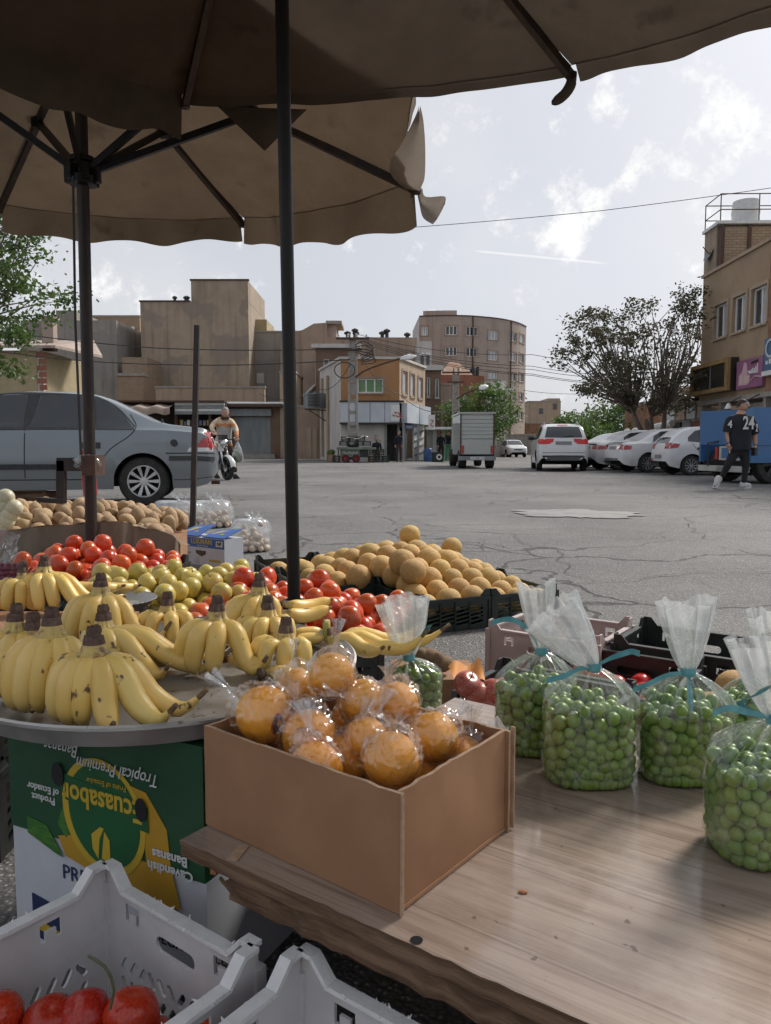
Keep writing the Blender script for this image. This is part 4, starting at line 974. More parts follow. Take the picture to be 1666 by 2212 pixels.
mat('tail_white', (.6, .6, .6), .15, (.66, .66, .64)); mat('tyre', (.017, .017, .017), .8, (.035, .033, .03), scale=9, bump=.2, bscale=80); mat('well', (.006, .006, .006), 1, (.01, .01, .01)); glass_mat('car_glass', (.025, .03, .033), .02); glass_mat('chrome', (.6, .6, .6), .15); MATS['chrome'].node_tree.nodes['Principled BSDF'].inputs['Metallic'].default_value = 1
mat('car_shut', (.012, .013, .014), .7, (.02, .02, .02)); mat('grey_plate', (.20, .20, .20), .6, (.23, .23, .23))
def wheel(par, c, r, w, axis, spokes, mi='alloy', fat=.66, sgn=1, style=1):
 """tyre and rim round axis; sgn: which way the outer face looks"""
 q = V(axis).to_track_quat('Z', 'Y').to_matrix().to_4x4(); M_ = Matrix.Translation(c) @ q
 t = MB(); t.lathe([(r * fat, -w / 2), (r * .93, -w / 2), (r, -w * .36), (r, w * .36), (r * .93, w / 2), (r * fat, w / 2)], 36, M_); ty = t.build('wheel', 'tyre', par, smooth=35)
 z = sgn * w * .36; m = MB(); m.lathe([(r * fat, -w * .4 * sgn), (r * fat, z + .02 * sgn), (r * (fat - .05), z + .02 * sgn), (r * (fat - .07), z), (r * (fat - .07), -w * .4 * sgn)], 32, M_)
 m.lathe([(0, z + .012 * sgn), (r * .16, z + .01 * sgn), (r * .17, z - .02 * sgn)], 20, M_)
 for k in range(spokes):
  a = 2 * pi * k / spokes; R_ = Matrix.Rotation(a, 4, 'Z'); r0, r1 = r * .12, r * (fat - .05); w0, w1 = r * .050 * style, r * .105 * style
  P = [V((r0, -w0, z - .01 * sgn)), V((r1, -w1, z - .002 * sgn)), V((r1, w1, z - .002 * sgn)), V((r0, w0, z - .01 * sgn))]; m.ext([M_ @ (R_ @ p) for p in P], (M_.to_3x3() @ V((0, 0, .015 * sgn))))
 m.build('rim', mi, ty, smooth=30)
 m = MB(); m.lathe([(0, z - .05 * sgn), (r * (fat - .06), z - .05 * sgn)], 24, M_); m.build('rim_shade', 'well', ty)  # near-black disc: the shade behind the spokes, put in as colour
def car(name, label, loc, rz, S, p, body_m, cat='car', group=None, spokes=10, style=1.0, extra=None, rim='alloy'):
 t = thing(name, label, cat, loc, rz, group, S); L, wr = p['L'], p['wr']; Ra = wr * 1.16; ax = (p['ra'], p['fa'])
 xs = sorted(set([round(i * L / 110, 4) for i in range(111)] + [a + Ra * cos(pi * i / 16) for a in ax for i in range(17)] + p.get('xs', [])))
 def ip(key, x): q = p[key]; return float(np.interp(x, [a for a, b in q], [b for a, b in q]))
 def sm(key, x): return (ip(key, x - .05) + 2 * ip(key, x) + ip(key, x + .05)) / 4
 vs = []; K = 20
 for x in xs:
  zl = ip('low', x)
  for a in ax:
   if abs(x - a) < Ra: zl = max(zl, wr + sqrt(max(0, Ra * Ra - (x - a) ** 2)))
  tp, bl, w, rw = sm('top', x), sm('belt', x), ip('w', x), sm('rw', x); bl = min(bl, tp - .015); zl = min(zl, bl - .02)
  sec = []
  for i in range(8):
   s = i / 7; zz = zl + (bl - zl) * s; h = (zz - .2) / max(.1, bl - .2)
   sec.append((w * (.955 + .045 * sin(pi * min(1, max(0, h)) * .9) - .02 * max(0, h - .8) * 5 * .4 + (.012 if .40 < h < .47 else 0)), zz))
  w0 = sec[-1][0]
  for i in range(1, 7): s = i / 6; sec.append((w0 - .012 + (rw - w0 + .012) * s ** .9, bl + (tp - .05 * min(1, (tp - bl) / .3) - bl) * s))
  for i in range(1, 7): s = i / 6; sec.append((rw * cos(s * pi / 2) ** .75 if s < 1 else 0, sec[13][1] + (tp - sec[13][1]) * sin(s * pi / 2)))
  vs.append(sec)
 m = MB(); n = len(vs[0])
 for sgn in (1, -1):
  m.add([(x, sgn * y, z) for x, sec in zip(xs, vs) for y, z in sec], [(i * n + k, i * n + k + 1, (i + 1) * n + k + 1, (i + 1) * n + k) for i in range(len(xs) - 1) for k in range(n - 1)])
 for i in (0, len(xs) - 1):
  P = [(xs[i], y, z) for y, z in vs[i]] + [(xs[i], -y, z) for y, z in reversed(vs[i][:-1])]; m.add(P, [tuple(range(len(P)))])
 b = m.build('body', body_m, t, smooth=38, world=False, weld=True)
 bv = BVHTree.FromPolygons([v.co for v in b.data.vertices], [tuple(f.vertices) for f in b.data.polygons])
 def hit(o, d):
  q = bv.ray_cast(V(o), V(d)); return (q[0], q[1]) if q[0] is not None else (None, None)
 def decal(nm, top, bot, view, mt, off=.006, rows=5, par=t, sub=6):
  """panel lying on the body: top and bottom lines in the view plane, thrown onto the skin"""
  def dens(P):
   out = []
   for a, c in zip(P, P[1:]):
    for i in range(sub): out.append((a[0] + (c[0] - a[0]) * i / sub, a[1] + (c[1] - a[1]) * i / sub))
   return out + [P[-1]]
  T_, B_ = dens(top), dens(bot); q = MB(); g = []
  for j in range(rows + 1):
   for a, c in zip(T_, B_):
    u, z = a[0] + (c[0] - a[0]) * j / rows, a[1] + (c[1] - a[1]) * j / rows
    if view in (1, -1): o, d = (u, 4 * view, z), (0, -view, 0)
    elif view == 'rear': o, d = (-4, u, z), (1, 0, 0)
    elif view == 'front': o, d = (L + 4, u, z), (-1, 0, 0)
    else: o, d = (-2.4, u, z + 2.4), V((1, 0, -1)).normalized()
    h, nn = hit(o, d)
    if h is None: h = V(o) + V(d) * (V(o).length - .5); nn = -V(d)
    if nn.dot(V(d)) > 0: nn = -nn
    g.append(h + nn * off)
  c = len(T_); q.add(g, [(j * c + i, j * c + i + 1, (j + 1) * c + i + 1, (j + 1) * c + i) for j in range(rows) for i in range(c - 1)])
  return q.build(nm, mt, par, smooth=True, world=False)
 def line(nm, pts, view, wd=.008, mt='car_shut', off=.004, par=t):
  P = [V((a, 0, b_)) for a, b_ in pts]; P = smoothpath(P, 6 * len(P)) if len(P) > 2 else [P[0].lerp(P[1], i / 10) for i in range(11)]
  Tt, Bb = [], []
  for i, a in enumerate(P):
   tn_ = P[min(i + 1, len(P) - 1)] - P[max(i - 1, 0)]; nn = V((-tn_.z, 0, tn_.x)).normalized() * wd / 2; Tt.append((a.x + nn.x, a.z + nn.z)); Bb.append((a.x - nn.x, a.z - nn.z))
  return decal(nm, Tt, Bb, view, mt, off, 1, par, 1)
 m = MB(); m.b2((.25, -p['w'][2][1] + .24, .24), (L - .25, p['w'][2][1] - .24, .80)); m.build('underbody', 'well', t, world=False)
 hw = p['w'][2][1]
 for a in ax:
  for s in (1, -1): wheel(t_w(t), (a, s * (hw - .11), wr), wr, .2, (0, s, 0), spokes, rim, p.get('fat', .66), 1, style) if False else local_wheel(t, (a, s * (hw - .115), wr), wr, .2, s, spokes, rim, p.get('fat', .66), style)
 if extra: extra(t, decal, line, hit)
 return t
def local_wheel(t, c, r, w, s, spokes, rim, fat, style):
 M0 = wmat(t); wheel(t, M0 @ V(c), r * t.scale[0], w * t.scale[0], M0.to_3x3() @ V((0, s, 0)), spokes, rim, fat, 1, style)
SEDAN = dict(L=4.5, wr=.31, ra=.90, fa=3.65, low=[(0, .40), (.10, .27), (.3, .22), (4.2, .20), (4.4, .25), (4.5, .36)],
 top=[(0, .62), (.025, .72), (.06, .90), (.11, .985), (.2, 1.0), (.62, 1.045), (.78, 1.10), (1.0, 1.21), (1.3, 1.36), (1.5, 1.425), (1.8, 1.455), (2.3, 1.46), (2.7, 1.42), (3.0, 1.30), (3.5, 1.03), (3.6, .99), (4.2, .86), (4.42, .74), (4.5, .55)],
 belt=[(0, .56), (.06, .84), (.15, .92), (.6, .955), (1.2, .955), (3.5, .90), (4.3, .78), (4.5, .5)],
 w=[(0, .60), (.08, .73), (.3, .82), (.6, .85), (1.2, .86), (3.6, .86), (4.2, .80), (4.42, .68), (4.5, .58)], rw=[(0, .52), (.1, .66), (.6, .70), (1.0, .62), (1.5, .575), (2.5, .575), (3.0, .60), (3.5, .68), (4.2, .66), (4.5, .5)])
def sedan_extra(t, decal, line, hit):
 s = 1
 decal('window', [(1.18, 1.20), (1.40, 1.335), (1.60, 1.375), (2.12, 1.395)], [(1.02, .985), (1.4, .985), (1.7, .985), (2.24, .985)], s, 'car_glass')
 decal('window', [(2.30, 1.395), (2.62, 1.38), (2.86, 1.30), (3.2, 1.12)], [(2.30, .98), (2.7, .975), (3.0, .97), (3.3, .965)], s, 'car_glass')
 decal('pillar', [(2.13, 1.40), (2.29, 1.40)], [(2.24, .985), (2.30, .98)], s, 'car_trim', .007)
 line('window_bar', [(1.46, .99), (1.50, 1.35)], s, .022, 'car_trim', .009)
 line('window_seal', [(1.0, .97), (2.0, .97), (3.3, .95)], s, .03, 'car_trim', .008); line('roof_seal', [(1.0, 1.0), (1.2, 1.22), (1.42, 1.352), (1.62, 1.39), (2.2, 1.41), (2.6, 1.40), (2.9, 1.30)], s, .016, 'car_trim', .008)
 line('door_seam', [(2.26, 1.36), (2.28, .9), (2.29, .36)], s, .011); line('door_seam', [(1.06, 1.16), (.98, 1.0), (1.06, .88), (1.28, .72), (1.40, .55), (1.48, .36)], s, .011); line('door_seam', [(1.48, .34), (2.3, .34), (3.3, .34)], s, .012)
 line('side_trim', [(1.36, .50), (2.0, .50), (3.3, .50)], s, .062, 'car_trim', .014)
 line('bumper_trim', [(.03, .585), (.3, .60), (.58, .60)], s, .06, 'car_trim', .012); line('bumper_seam', [(.02, .66), (.3, .665), (.62, .665)], s, .014); line('bumper_seam', [(.05, .36), (.35, .33), (.62, .33)], s, .008)
 decal('tail_lamp', [(.05, .93), (.08, .945)], [(.06, .70), (.30, .70)], s, 'tail_red', .008); decal('lamp_base', [(.05, .735), (.33, .735)], [(.05, .685), (.36, .685)], s, 'tail_white', .0095, 3)
 for x in (1.40, 2.66):
  q = decal('door_handle', [(x, .80), (x + .23, .80)], [(x, .725), (x + .23, .725)], s, 'car_trim', .012, 3)
 q = decal('door_lock', [(2.74, .665), (2.77, .665)], [(2.74, .64), (2.77, .64)], s, 'chrome', .012, 2)
 h, nn = hit((.52, 4, .79), (0, -1, 0))
 m = MB(); m.lathe([(0, .006), (.042, .006), (.05, .0), (.052, -.006)], 18, frame_m(h, (1, 0, 0), (0, 0, 1), nn)); m.build('fuel_cap', 'car_trim', t, world=False)
 decal('rear_window', [(-.5, 1.32), (0, 1.335), (.5, 1.32)], [(-.6, .99), (0, 1.0), (.6, .99)], 'down', 'car_glass', .006)
 for s2 in (.5,):
  h, nn = hit((.68, .55, 4), (0, 0, -1)); m = MB(); m.tube([h, h + V((0, 0, .05))], [.02, .012], 8); m.build('washer_nozzle', 'car_trim', t, world=False)
 decal('plate', [(-.26, .86), (.26, .86)], [(-.26, .75), (.26, .75)], 'rear', 'grey_plate', .01, 2)
 decal('tail_lamp', [(.45, .93), (.70, .93)], [(.42, .72), (.72, .72)], 'rear', 'tail_red', .008, 3)
 m = MB(); m.tube([(.1, -.4, .24), (-.02, -.4, .24)], .03, 10); m.build('exhaust', 'rusty_metal', t, world=False)
 m = MB(); m.box((2.55, .30, 1.0), (.18, .42, .55)); m.build('seat', 'car_trim', t, world=False)
# silver sedan: rear wheel foot at (313, 1090), nose to the left
S_ = 1.12
def place(u, v, a, ra, hw, S, s=1):
 """car whose near-side rear wheel stands at pixel (u, v), heading angle a"""
 p = PZ(u, v, 0); f = V((cos(a), sin(a), 0)); l = V((-sin(a), cos(a), 0)) * s; return (p.x - f.x * ra * S + l.x * (hw - .1) * S, p.y - f.y * ra * S + l.y * (hw - .1) * S, 0)
car('silver_sedan', 'blue-grey four-door sedan parked side-on at the left, nose out of frame', place(313, 1092, R(191), .90, .86, S_, -1), R(191), S_, SEDAN, 'silver_paint', spokes=10, style=.72, extra=sedan_extra)
def white_sedan_x(t, decal, line, hit):
 for s in (1, -1):
  decal('window', [(1.16, 1.20), (1.42, 1.34), (2.1, 1.39)], [(1.06, .985), (1.5, .985), (2.2, .985)], s, 'car_glass'); decal('window', [(2.24, 1.39), (2.7, 1.35), (3.1, 1.16)], [(2.26, .98), (2.8, .975), (3.25, .965)], s, 'car_glass')
  line('door_seam', [(2.22, 1.36), (2.24, .9), (2.25, .36)], s, .012); line('door_seam', [(1.02, 1.0), (1.1, .85), (1.40, .5)], s, .012)
  for x in (1.42, 2.62): decal('door_handle', [(x, .82), (x + .2, .82)], [(x, .76), (x + .2, .76)], s, 'car_trim', .012, 2)
  decal('tail_lamp', [(.07, .91), (.34, .87)], [(.06, .74), (.30, .76)], s, 'tail_red', .009, 3)
  decal('tail_lamp', [(s * .40, .91), (s * .66, .91)], [(s * .40, .76), (s * .68, .76)], 'rear', 'tail_red', .009, 3)
 decal('rear_window', [(-.5, 1.32), (0, 1.335), (.5, 1.32)], [(-.6, 1.0), (0, 1.01), (.6, 1.0)], 'down', 'car_glass', .006)
 decal('plate', [(-.26, .86), (.26, .86)], [(-.26, .75), (.26, .75)], 'rear', 'grey_plate', .01, 2); decal('bumper_insert', [(-.5, .46), (.5, .46)], [(-.5, .38), (.5, .38)], 'rear', 'car_trim', .008, 2)
HATCH = dict(L=4.0, wr=.30, ra=.72, fa=3.18, low=[(0, .42), (.08, .28), (.3, .22), (3.7, .20), (3.9, .26), (4.0, .38)],
 top=[(0, .60), (.03, .80), (.06, .95), (.14, 1.06), (.3, 1.22), (.5, 1.38), (.8, 1.465), (1.4, 1.50), (2.0, 1.49), (2.4, 1.42), (2.7, 1.28), (3.1, 1.04), (3.2, 1.0), (3.7, .88), (3.92, .74), (4.0, .55)],
 belt=[(0, .55), (.06, .90), (.2, .97), (1.2, .96), (3.1, .90), (3.8, .78), (4, .5)], w=[(0, .62), (.08, .74), (.3, .81), (.6, .845), (1.2, .85), (3.1, .85), (3.7, .79), (3.92, .68), (4, .58)],
 rw=[(0, .54), (.1, .66), (.4, .62), (.8, .58), (2.2, .58), (2.7, .62), (3.1, .68), (3.8, .64), (4, .5)])
def hatch_x(t, decal, line, hit):
 for s in (1, -1):
  decal('window', [(.62, 1.14), (.86, 1.34), (1.25, 1.40), (1.52, 1.41)], [(.60, 1.02), (.9, .99), (1.3, .99), (1.62, .99)], s, 'car_glass'); decal('window', [(1.64, 1.41), (2.1, 1.38), (2.6, 1.20)], [(1.68, .985), (2.2, .98), (2.8, .97)], s, 'car_glass')
  line('window_bar', [(.96, .99), (.98, 1.34)], s, .03, 'car_trim', .009); line('door_seam', [(1.60, 1.36), (1.64, .9), (1.65, .36)], s, .012); line('door_seam', [(.72, .98), (.80, .85), (1.10, .5)], s, .012)
  for x in (.86, 2.0): decal('door_handle', [(x, .84), (x + .2, .84)], [(x, .77), (x + .2, .77)], s, 'car_trim', .012, 2)
  decal('tail_lamp', [(.06, .98), (.36, .94)], [(.06, .80), (.30, .84)], s, 'tail_red', .009, 3); decal('tail_lamp', [(s * .42, .96), (s * .68, .96)], [(s * .42, .80), (s * .70, .80)], 'rear', 'tail_red', .009, 3)
 decal('rear_window', [(-.46, 1.36), (0, 1.38), (.46, 1.36)], [(-.58, 1.05), (0, 1.06), (.58, 1.05)], 'down', 'car_glass', .006)
 decal('plate', [(-.26, .62), (.26, .62)], [(-.26, .5), (.26, .5)], 'rear', 'grey_plate', .01, 2); decal('reflector', [(.45, .50), (.70, .50)], [(.45, .42), (.70, .42)], 'rear', 'tail_red', .008, 2)
A4 = R(1)
car('white_hatchback', 'white hatchback parked nose-in next to the blue truck', place(1492, 1027, A4, .72, .85, .98), A4, .98, HATCH, 'white_car', group='parked white cars', spokes=10, style=.7, extra=hatch_x)
A3 = R(8)
car('white_sedan', 'white sedan parked nose-in left of the hatchback', place(1398, 1021, A3, .90, .86, 1.0), A3, 1.0, SEDAN, 'white_car', group='parked white cars', spokes=10, style=.7, extra=white_sedan_x)
A2 = R(12)
car('white_sedan', 'older white sedan mostly hidden behind the parked white sedan', place(1336, 1016, A2, .90, .86, 1.0), A2, 1.0, SEDAN, 'white_car_b', group='parked white cars', spokes=8, style=.9, extra=white_sedan_x)
A1 = R(15)
car('white_sedan', 'farthest parked white sedan beside the white sport utility car', place(1306, 1010, A1, .90, .86, .98), A1, .98, SEDAN, 'white_car_b', group='parked white cars', spokes=8, style=.9, extra=white_sedan_x)
SUV = dict(L=4.6, wr=.36, ra=.85, fa=3.55, low=[(0, .46), (.10, .34), (.3, .27), (4.2, .26), (4.45, .32), (4.6, .45)],
 top=[(0, .70), (.02, .95), (.06, 1.12), (.16, 1.30), (.34, 1.52), (.5, 1.63), (.8, 1.69), (1.6, 1.73), (2.4, 1.70), (2.8, 1.60), (3.3, 1.25), (3.5, 1.14), (4.2, 1.02), (4.5, .85), (4.6, .62)],
 belt=[(0, .64), (.06, 1.05), (.2, 1.12), (1.5, 1.10), (3.4, 1.05), (4.4, .88), (4.6, .6)], w=[(0, .76), (.08, .85), (.3, .91), (.6, .92), (1.5, .925), (3.6, .92), (4.2, .86), (4.5, .74), (4.6, .62)],
 rw=[(0, .68), (.1, .78), (.3, .72), (.6, .68), (2.4, .66), (3.0, .70), (3.5, .76), (4.3, .72), (4.6, .55)])
def suv_x(t, decal, line, hit):
 decal('rear_window', [(-.56, 1.585), (0, 1.60), (.56, 1.585)], [(-.66, 1.20), (0, 1.19), (.66, 1.20)], 'rear', 'car_glass', .006)
 mat('lamp_lit', (.55, .02, .02), .2, (.65, .03, .03)); 
 for s in (1, -1):
  decal('tail_lamp', [(s * .42, 1.10), (s * .62, 1.12), (s * .84, 1.16)], [(s * .46, .98), (s * .62, .96), (s * .86, .96)], 'rear', 'lamp_lit', .01, 3)
  decal('tail_lamp', [(.04, 1.16), (.34, 1.12)], [(.04, .97), (.26, 1.0)], s, 'lamp_lit', .009, 3)
  decal('window', [(.62, 1.42), (.9, 1.60), (1.6, 1.63), (2.4, 1.61), (3.0, 1.38)], [(.62, 1.18), (.9, 1.16), (1.6, 1.15), (2.4, 1.14), (3.2, 1.12)], s, 'car_glass'); line('window_bar', [(1.86, 1.14), (1.84, 1.62)], s, .1, 'car_trim', .009)
  h, _ = hit((2.95, s * 4, 1.18), (0, -s, 0)); m = MB(); m.sphere(h + V((0, s * .14, .03)), (.06, .13, .09), 12, 8); m.build('mirror', 'car_trim', t, smooth=True, world=False)
  m = MB(); m.tube([(.7, s * .60, 1.70), (1.5, s * .60, 1.755), (2.4, s * .60, 1.72)], .022, 6); m.build('roof_rail', 'chrome', t, world=False)
  decal('exhaust_tip', [(s * .52, .50), (s * .72, .50)], [(s * .52, .44), (s * .72, .44)], 'rear', 'chrome', .016, 2)
 decal('bumper_insert', [(-.78, .56), (0, .57), (.78, .56)], [(-.62, .38), (0, .38), (.62, .38)], 'rear', 'car_trim', .01, 3)
 decal('plate', [(-.28, 1.06), (.28, 1.06)], [(-.28, .94), (.28, .94)], 'rear', 'grey_plate', .012, 2)
 decal('third_lamp', [(-.18, 1.665), (.18, 1.665)], [(-.18, 1.635), (.18, 1.635)], 'rear', 'lamp_lit', .012, 2)
 line('tailgate_seam', [(-.74, .66), (0, .66), (.74, .66)], 'rear', .016)
 m = MB(); h, _ = hit((-4, 0, 1.22), (1, 0, 0)); m.beam(h + V((-.02, -.02, 0)), h + V((.0, -.34, .06)), .015); m.build('wiper', 'car_trim', t, world=False)
g = PZ(1217, 1018, 0); HS = atan2(g.y, g.x) + R(3)
car('white_suv', 'white sport utility car seen from behind, driving away with red tail lamps', (g.x, g.y, 0), R(83), .97, SUV, 'white_car', cat='car', spokes=6, style=1.1, extra=suv_x)
def far_car(label, u, v, a, m, S=1.0):
 p = PZ(u, v, 0)
 def fx(t, decal, line, hit):
  decal('windscreen', [(-.52, 1.36), (0, 1.38), (.52, 1.36)], [(-.64, 1.02), (0, 1.03), (.64, 1.02)], 'front', 'car_glass', .006)
  for s in (1, -1):
   decal('headlamp', [(s * .36, .74), (s * .66, .78)], [(s * .36, .64), (s * .66, .64)], 'front', 'tail_white', .01, 2)
   decal('window', [(1.16, 1.20), (1.42, 1.34), (2.1, 1.39), (2.7, 1.35), (3.1, 1.16)], [(1.06, .985), (1.5, .985), (2.2, .985), (2.8, .975), (3.25, .965)], s, 'car_glass')
   h, _ = hit((3.1, s * 4, .98), (0, -s, 0)); q = MB(); q.sphere(h + V((0, s * .1, .03)), (.05, .1, .07), 10, 6); q.build('mirror', 'car_trim', t, world=False)
  decal('grille', [(-.34, .68), (.34, .68)], [(-.34, .58), (.34, .58)], 'front', 'car_trim', .01, 2); decal('air_intake', [(-.5, .42), (.5, .42)], [(-.5, .32), (.5, .32)], 'front', 'car_trim', .01, 2)
 f = V((cos(a), sin(a), 0)); car('white_sedan', label, (p.x - f.x * 4.5 * S, p.y - f.y * 4.5 * S, 0), a, S, SEDAN, m, group='oncoming white cars', spokes=6, extra=fx)
far_car('small white sedan coming head-on, left of the sport utility car', 1120, 988, R(-86), 'white_car', 1.0)
far_car('greyish white car half hidden behind the box truck', 1086, 987, R(-95), 'white_car_b', 1.0)
def box_truck():
 p = PZ(1030, 1012, 0); y = p.y; x0, x1 = XU(994, y, 1), XU(1068, y, 1); zt = ZV(894, y); t = thing('box_truck', 'old white box pickup truck seen from behind in the street', 'truck', (p.x, y, 0)); z0 = ZV(982, y)
 cx = (x0 + x1) / 2; w = x1 - x0
 m = MB(); m.b2((x0, y + .02, z0), (x1, y + 3.4, zt)); m.build('cargo_box', 'old_white', t)
 n = 6; zm = ZV(948, y)
 for k in range(n):
  m = MB(); a, b = zm + (zt - .08 - zm) * k / n, zm + (zt - .08 - zm) * (k + 1) / n; m.b2((x0 + .05, y - .02, a + .02), (x1 - .05, y + .018, b)); m.build('door_slat', 'old_white', t)
 m = MB(); m.b2((x0 + .06, y - .05, z0 + .02), (x1 - .06, y + .018, zm - .03)); m.build('tailgate', 'old_white', t)
 m = MB(); m.b2((x0 - .04, y - .06, zt), (x1 + .04, y + 3.5, zt + .07)); m.build('roof', 'old_white', t)
 for s in (x0, x1 - .05): m = MB(); m.b2((s, y - .045, z0), (s + .05, y + .018, zt)); m.build('door_post', 'rusty_metal', t)
 m = MB(); m.b2((x0 - .05, y - .15, z0 - .22), (x1 + .05, y + .05, z0 - .06)); m.build('bumper', 'shutter_grey', t)
 m = MB(); m.b2((cx - .28, y - .17, z0 - .2), (cx + .28, y - .152, z0 - .08)); pl = m.build('plate', 'print_white', t)
 m = MB(); text_mb(m, '12 B 345 67' if False else '..|..|..', .10, frame_m((cx, y - .175, z0 - .14), (1, 0, 0), (0, 0, 1), (0, -1, 0)), .002); m.build('lettering', 'print_black', pl)
 for s in (x0 + .03, x1 - .15):
  m = MB(); m.b2((s, y - .07, z0 + .05), (s + .12, y - .045, z0 + .35)); m.build('tail_lamp', 'tail_red', t)
 m = MB(); m.b2((x0 + .2, y + .1, .42), (x1 - .2, y + 5, z0 - .02)); m.build('chassis', 'well', t)
 m = MB(); m.b2((x0 + .12, y + 3.5, .5), (x1 - .12, y + 5.2, 1.75)); m.build('cab', 'old_white', t)
 for s in (x0 + .12, x1 - .12):
  for yy in (y + .45, y + 4.4): wheel(t, V((s, yy, .37)), .37, .30, (-1 if s == x0 + .12 else 1, 0, 0), 6, 'shutter_grey')
box_truck()
def blue_truck():
 a = PZ(1640, 1046, 0); y = a.y; c = V((XU(1622, y), y - .1, 0)); ang = R(12); fx = V((cos(ang), sin(ang), 0)); fy = V((-sin(ang), cos(ang), 0)); Wd, Ln = 1.9, 4.2
 t = thing('blue_truck', 'blue flatbed truck parked nose-in at the right picture edge', 'truck', c)
 z0, z1, zt = ZV(1000, y), ZV(958, y), ZV(880, y)
 def bx(o, dx, dy, za, zb, nm, m_): q = MB(); o = V(o); q.ext([V((p.x, p.y, za)) for p in (o, o + fx * dx, o + fx * dx + fy * dy, o + fy * dy)], (0, 0, zb - za)); return q.build(nm, m_, t)
 bx(c, Ln, .06, z0, z1 - .03, 'side_board', 'blue_truck_paint'); bx(c + fy * .01, Ln, .05, z1, zt, 'side_board', 'blue_truck_paint'); bx(c + fy * .06, .06, Wd - .06, z1 - .02, zt - .02, 'tailgate', 'blue_truck_paint'); bx(c + fy * (Wd - .0), Ln, .06, z0, zt, 'side_board', 'blue_truck_paint')
 bx(c - fy * .03 - fx * .03, Ln, .03, z1 - .035, z1 + .015, 'rail', 'blue_truck_paint'); bx(c - fy * .025, .05, .024, z0, zt + .01, 'corner_post', 'blue_truck_paint')
 for k in range(1, 4): bx(c + fx * k * 1.05 - fy * .025, .05, .024, z0, zt, 'stake', 'blue_truck_paint')
 bx(c + fx * .02 + fy * .1, Ln - .1, Wd - .2, z0 - .1, z0 + .02, 'bed_floor', 'well')
 bx(c + fx * -.02 + fy * .25, .05, .9, z0 + .05, z1 - .06, 'tail_panel', 'old_white'); bx(c + fx * -.035 + fy * .36, .012, .68, z0 + .10, z1 - .10, 'tail_panel_inset', 'blue_truck_paint'); bx(c + fx * -.04 + fy * 1.18, .03, .1, z0 + .06, z1 - .08, 'tail_lamp', 'tail_red')
 bx(c + fx * -.06 + fy * .1, .08, Wd - .1, z0 - .22, z0 - .08, 'bumper', 'old_white'); bx(c + fx * -.075 + fy * .7, .012, .45, z0 - .20, z0 - .10, 'plate', 'grey_plate')
 m = MB(); m.tube([c + fx * -.06 + fy * 1.5 + V((0, 0, z0 - .1)), c + fx * -.08 + fy * 1.5 + V((0, 0, z1 + .02)), c + fx * -.02 + fy * 1.2 + V((0, 0, z1 + .06))], .02, 6); m.build('ladder_bar', 'car_trim', t)
 bx(c + fx * .4 + fy * .4, Ln, 1.1, .35, z0 - .1, 'chassis', 'well')
 for d, w in ((.62, .06), (.62, Wd - .3)): wheel(t, c + fx * d + fy * w + V((0, 0, .44)) + fy * .12, .44, .26, tuple(-fy) if w < 1 else tuple(fy), 6, 'car_trim')
blue_truck()
# ------------------------------------------------------------------ people
mat('skin', (.42, .24, .16), .55, (.47, .28, .19), scale=12); mat('hair_dark', (.012, .009, .007), .6, (.02, .015, .012), scale=60, bump=.5, bscale=300); mat('hair_grey', (.30, .28, .27), .7, (.2, .19, .18), scale=60)
mat('shirt_black', (.010, .011, .018), .85, (.016, .017, .026), scale=6, bump=.3, bscale=14, bdist=.01); mat('jeans_black', (.011, .011, .012), .85, (.018, .018, .02), scale=9, bump=.3, bscale=18, bdist=.01)
mat('sneaker', (.55, .54, .52), .6, (.40, .39, .38), scale=30); mat('jacket_cream', (.55, .42, .27), .8, (.62, .50, .35), scale=8, bump=.3, bscale=14, bdist=.01); mat('jacket_orange', (.55, .22, .08), .8, (.6, .27, .1)); mat('jacket_grey', (.42, .41, .38), .8, (.5, .49, .46), scale=6, bump=.3, bscale=14, bdist=.01); mat('brown_cloth', (.05, .03, .025), .85, (.08, .05, .04), scale=6)
def skin_body(name, J, E, root, par, mats, paint_fn, sub=2):
 keys = list(J); me = bpy.data.meshes.new('sk'); me.from_pydata([J[k][0] for k in keys], [(keys.index(a), keys.index(b)) for a, b in E], []); o = bpy.data.objects.new('sk', me); COL.objects.link(o)
 o.modifiers.new('s', 'SKIN'); lay = me.skin_vertices[0].data
 for i, k in enumerate(keys): r = J[k][1]; lay[i].radius = r if hasattr(r, '__len__') else (r, r); lay[i].use_root = (k == root)
 sb = o.modifiers.new('b', 'SUBSURF'); sb.levels = sub; sb.render_levels = sub
 dg = bpy.context.evaluated_depsgraph_get(); ev = o.evaluated_get(dg); m2 = bpy.data.meshes.new_from_object(ev); bpy.data.objects.remove(o); bpy.data.meshes.remove(me)
 m = MB(); m.add([v.co for v in m2.vertices], [tuple(p.vertices) for p in m2.polygons]); m.m = [paint_fn(V(p.center)) for p in m2.polygons]; bpy.data.meshes.remove(m2)
 return m.build(name, mats, par, smooth=True)
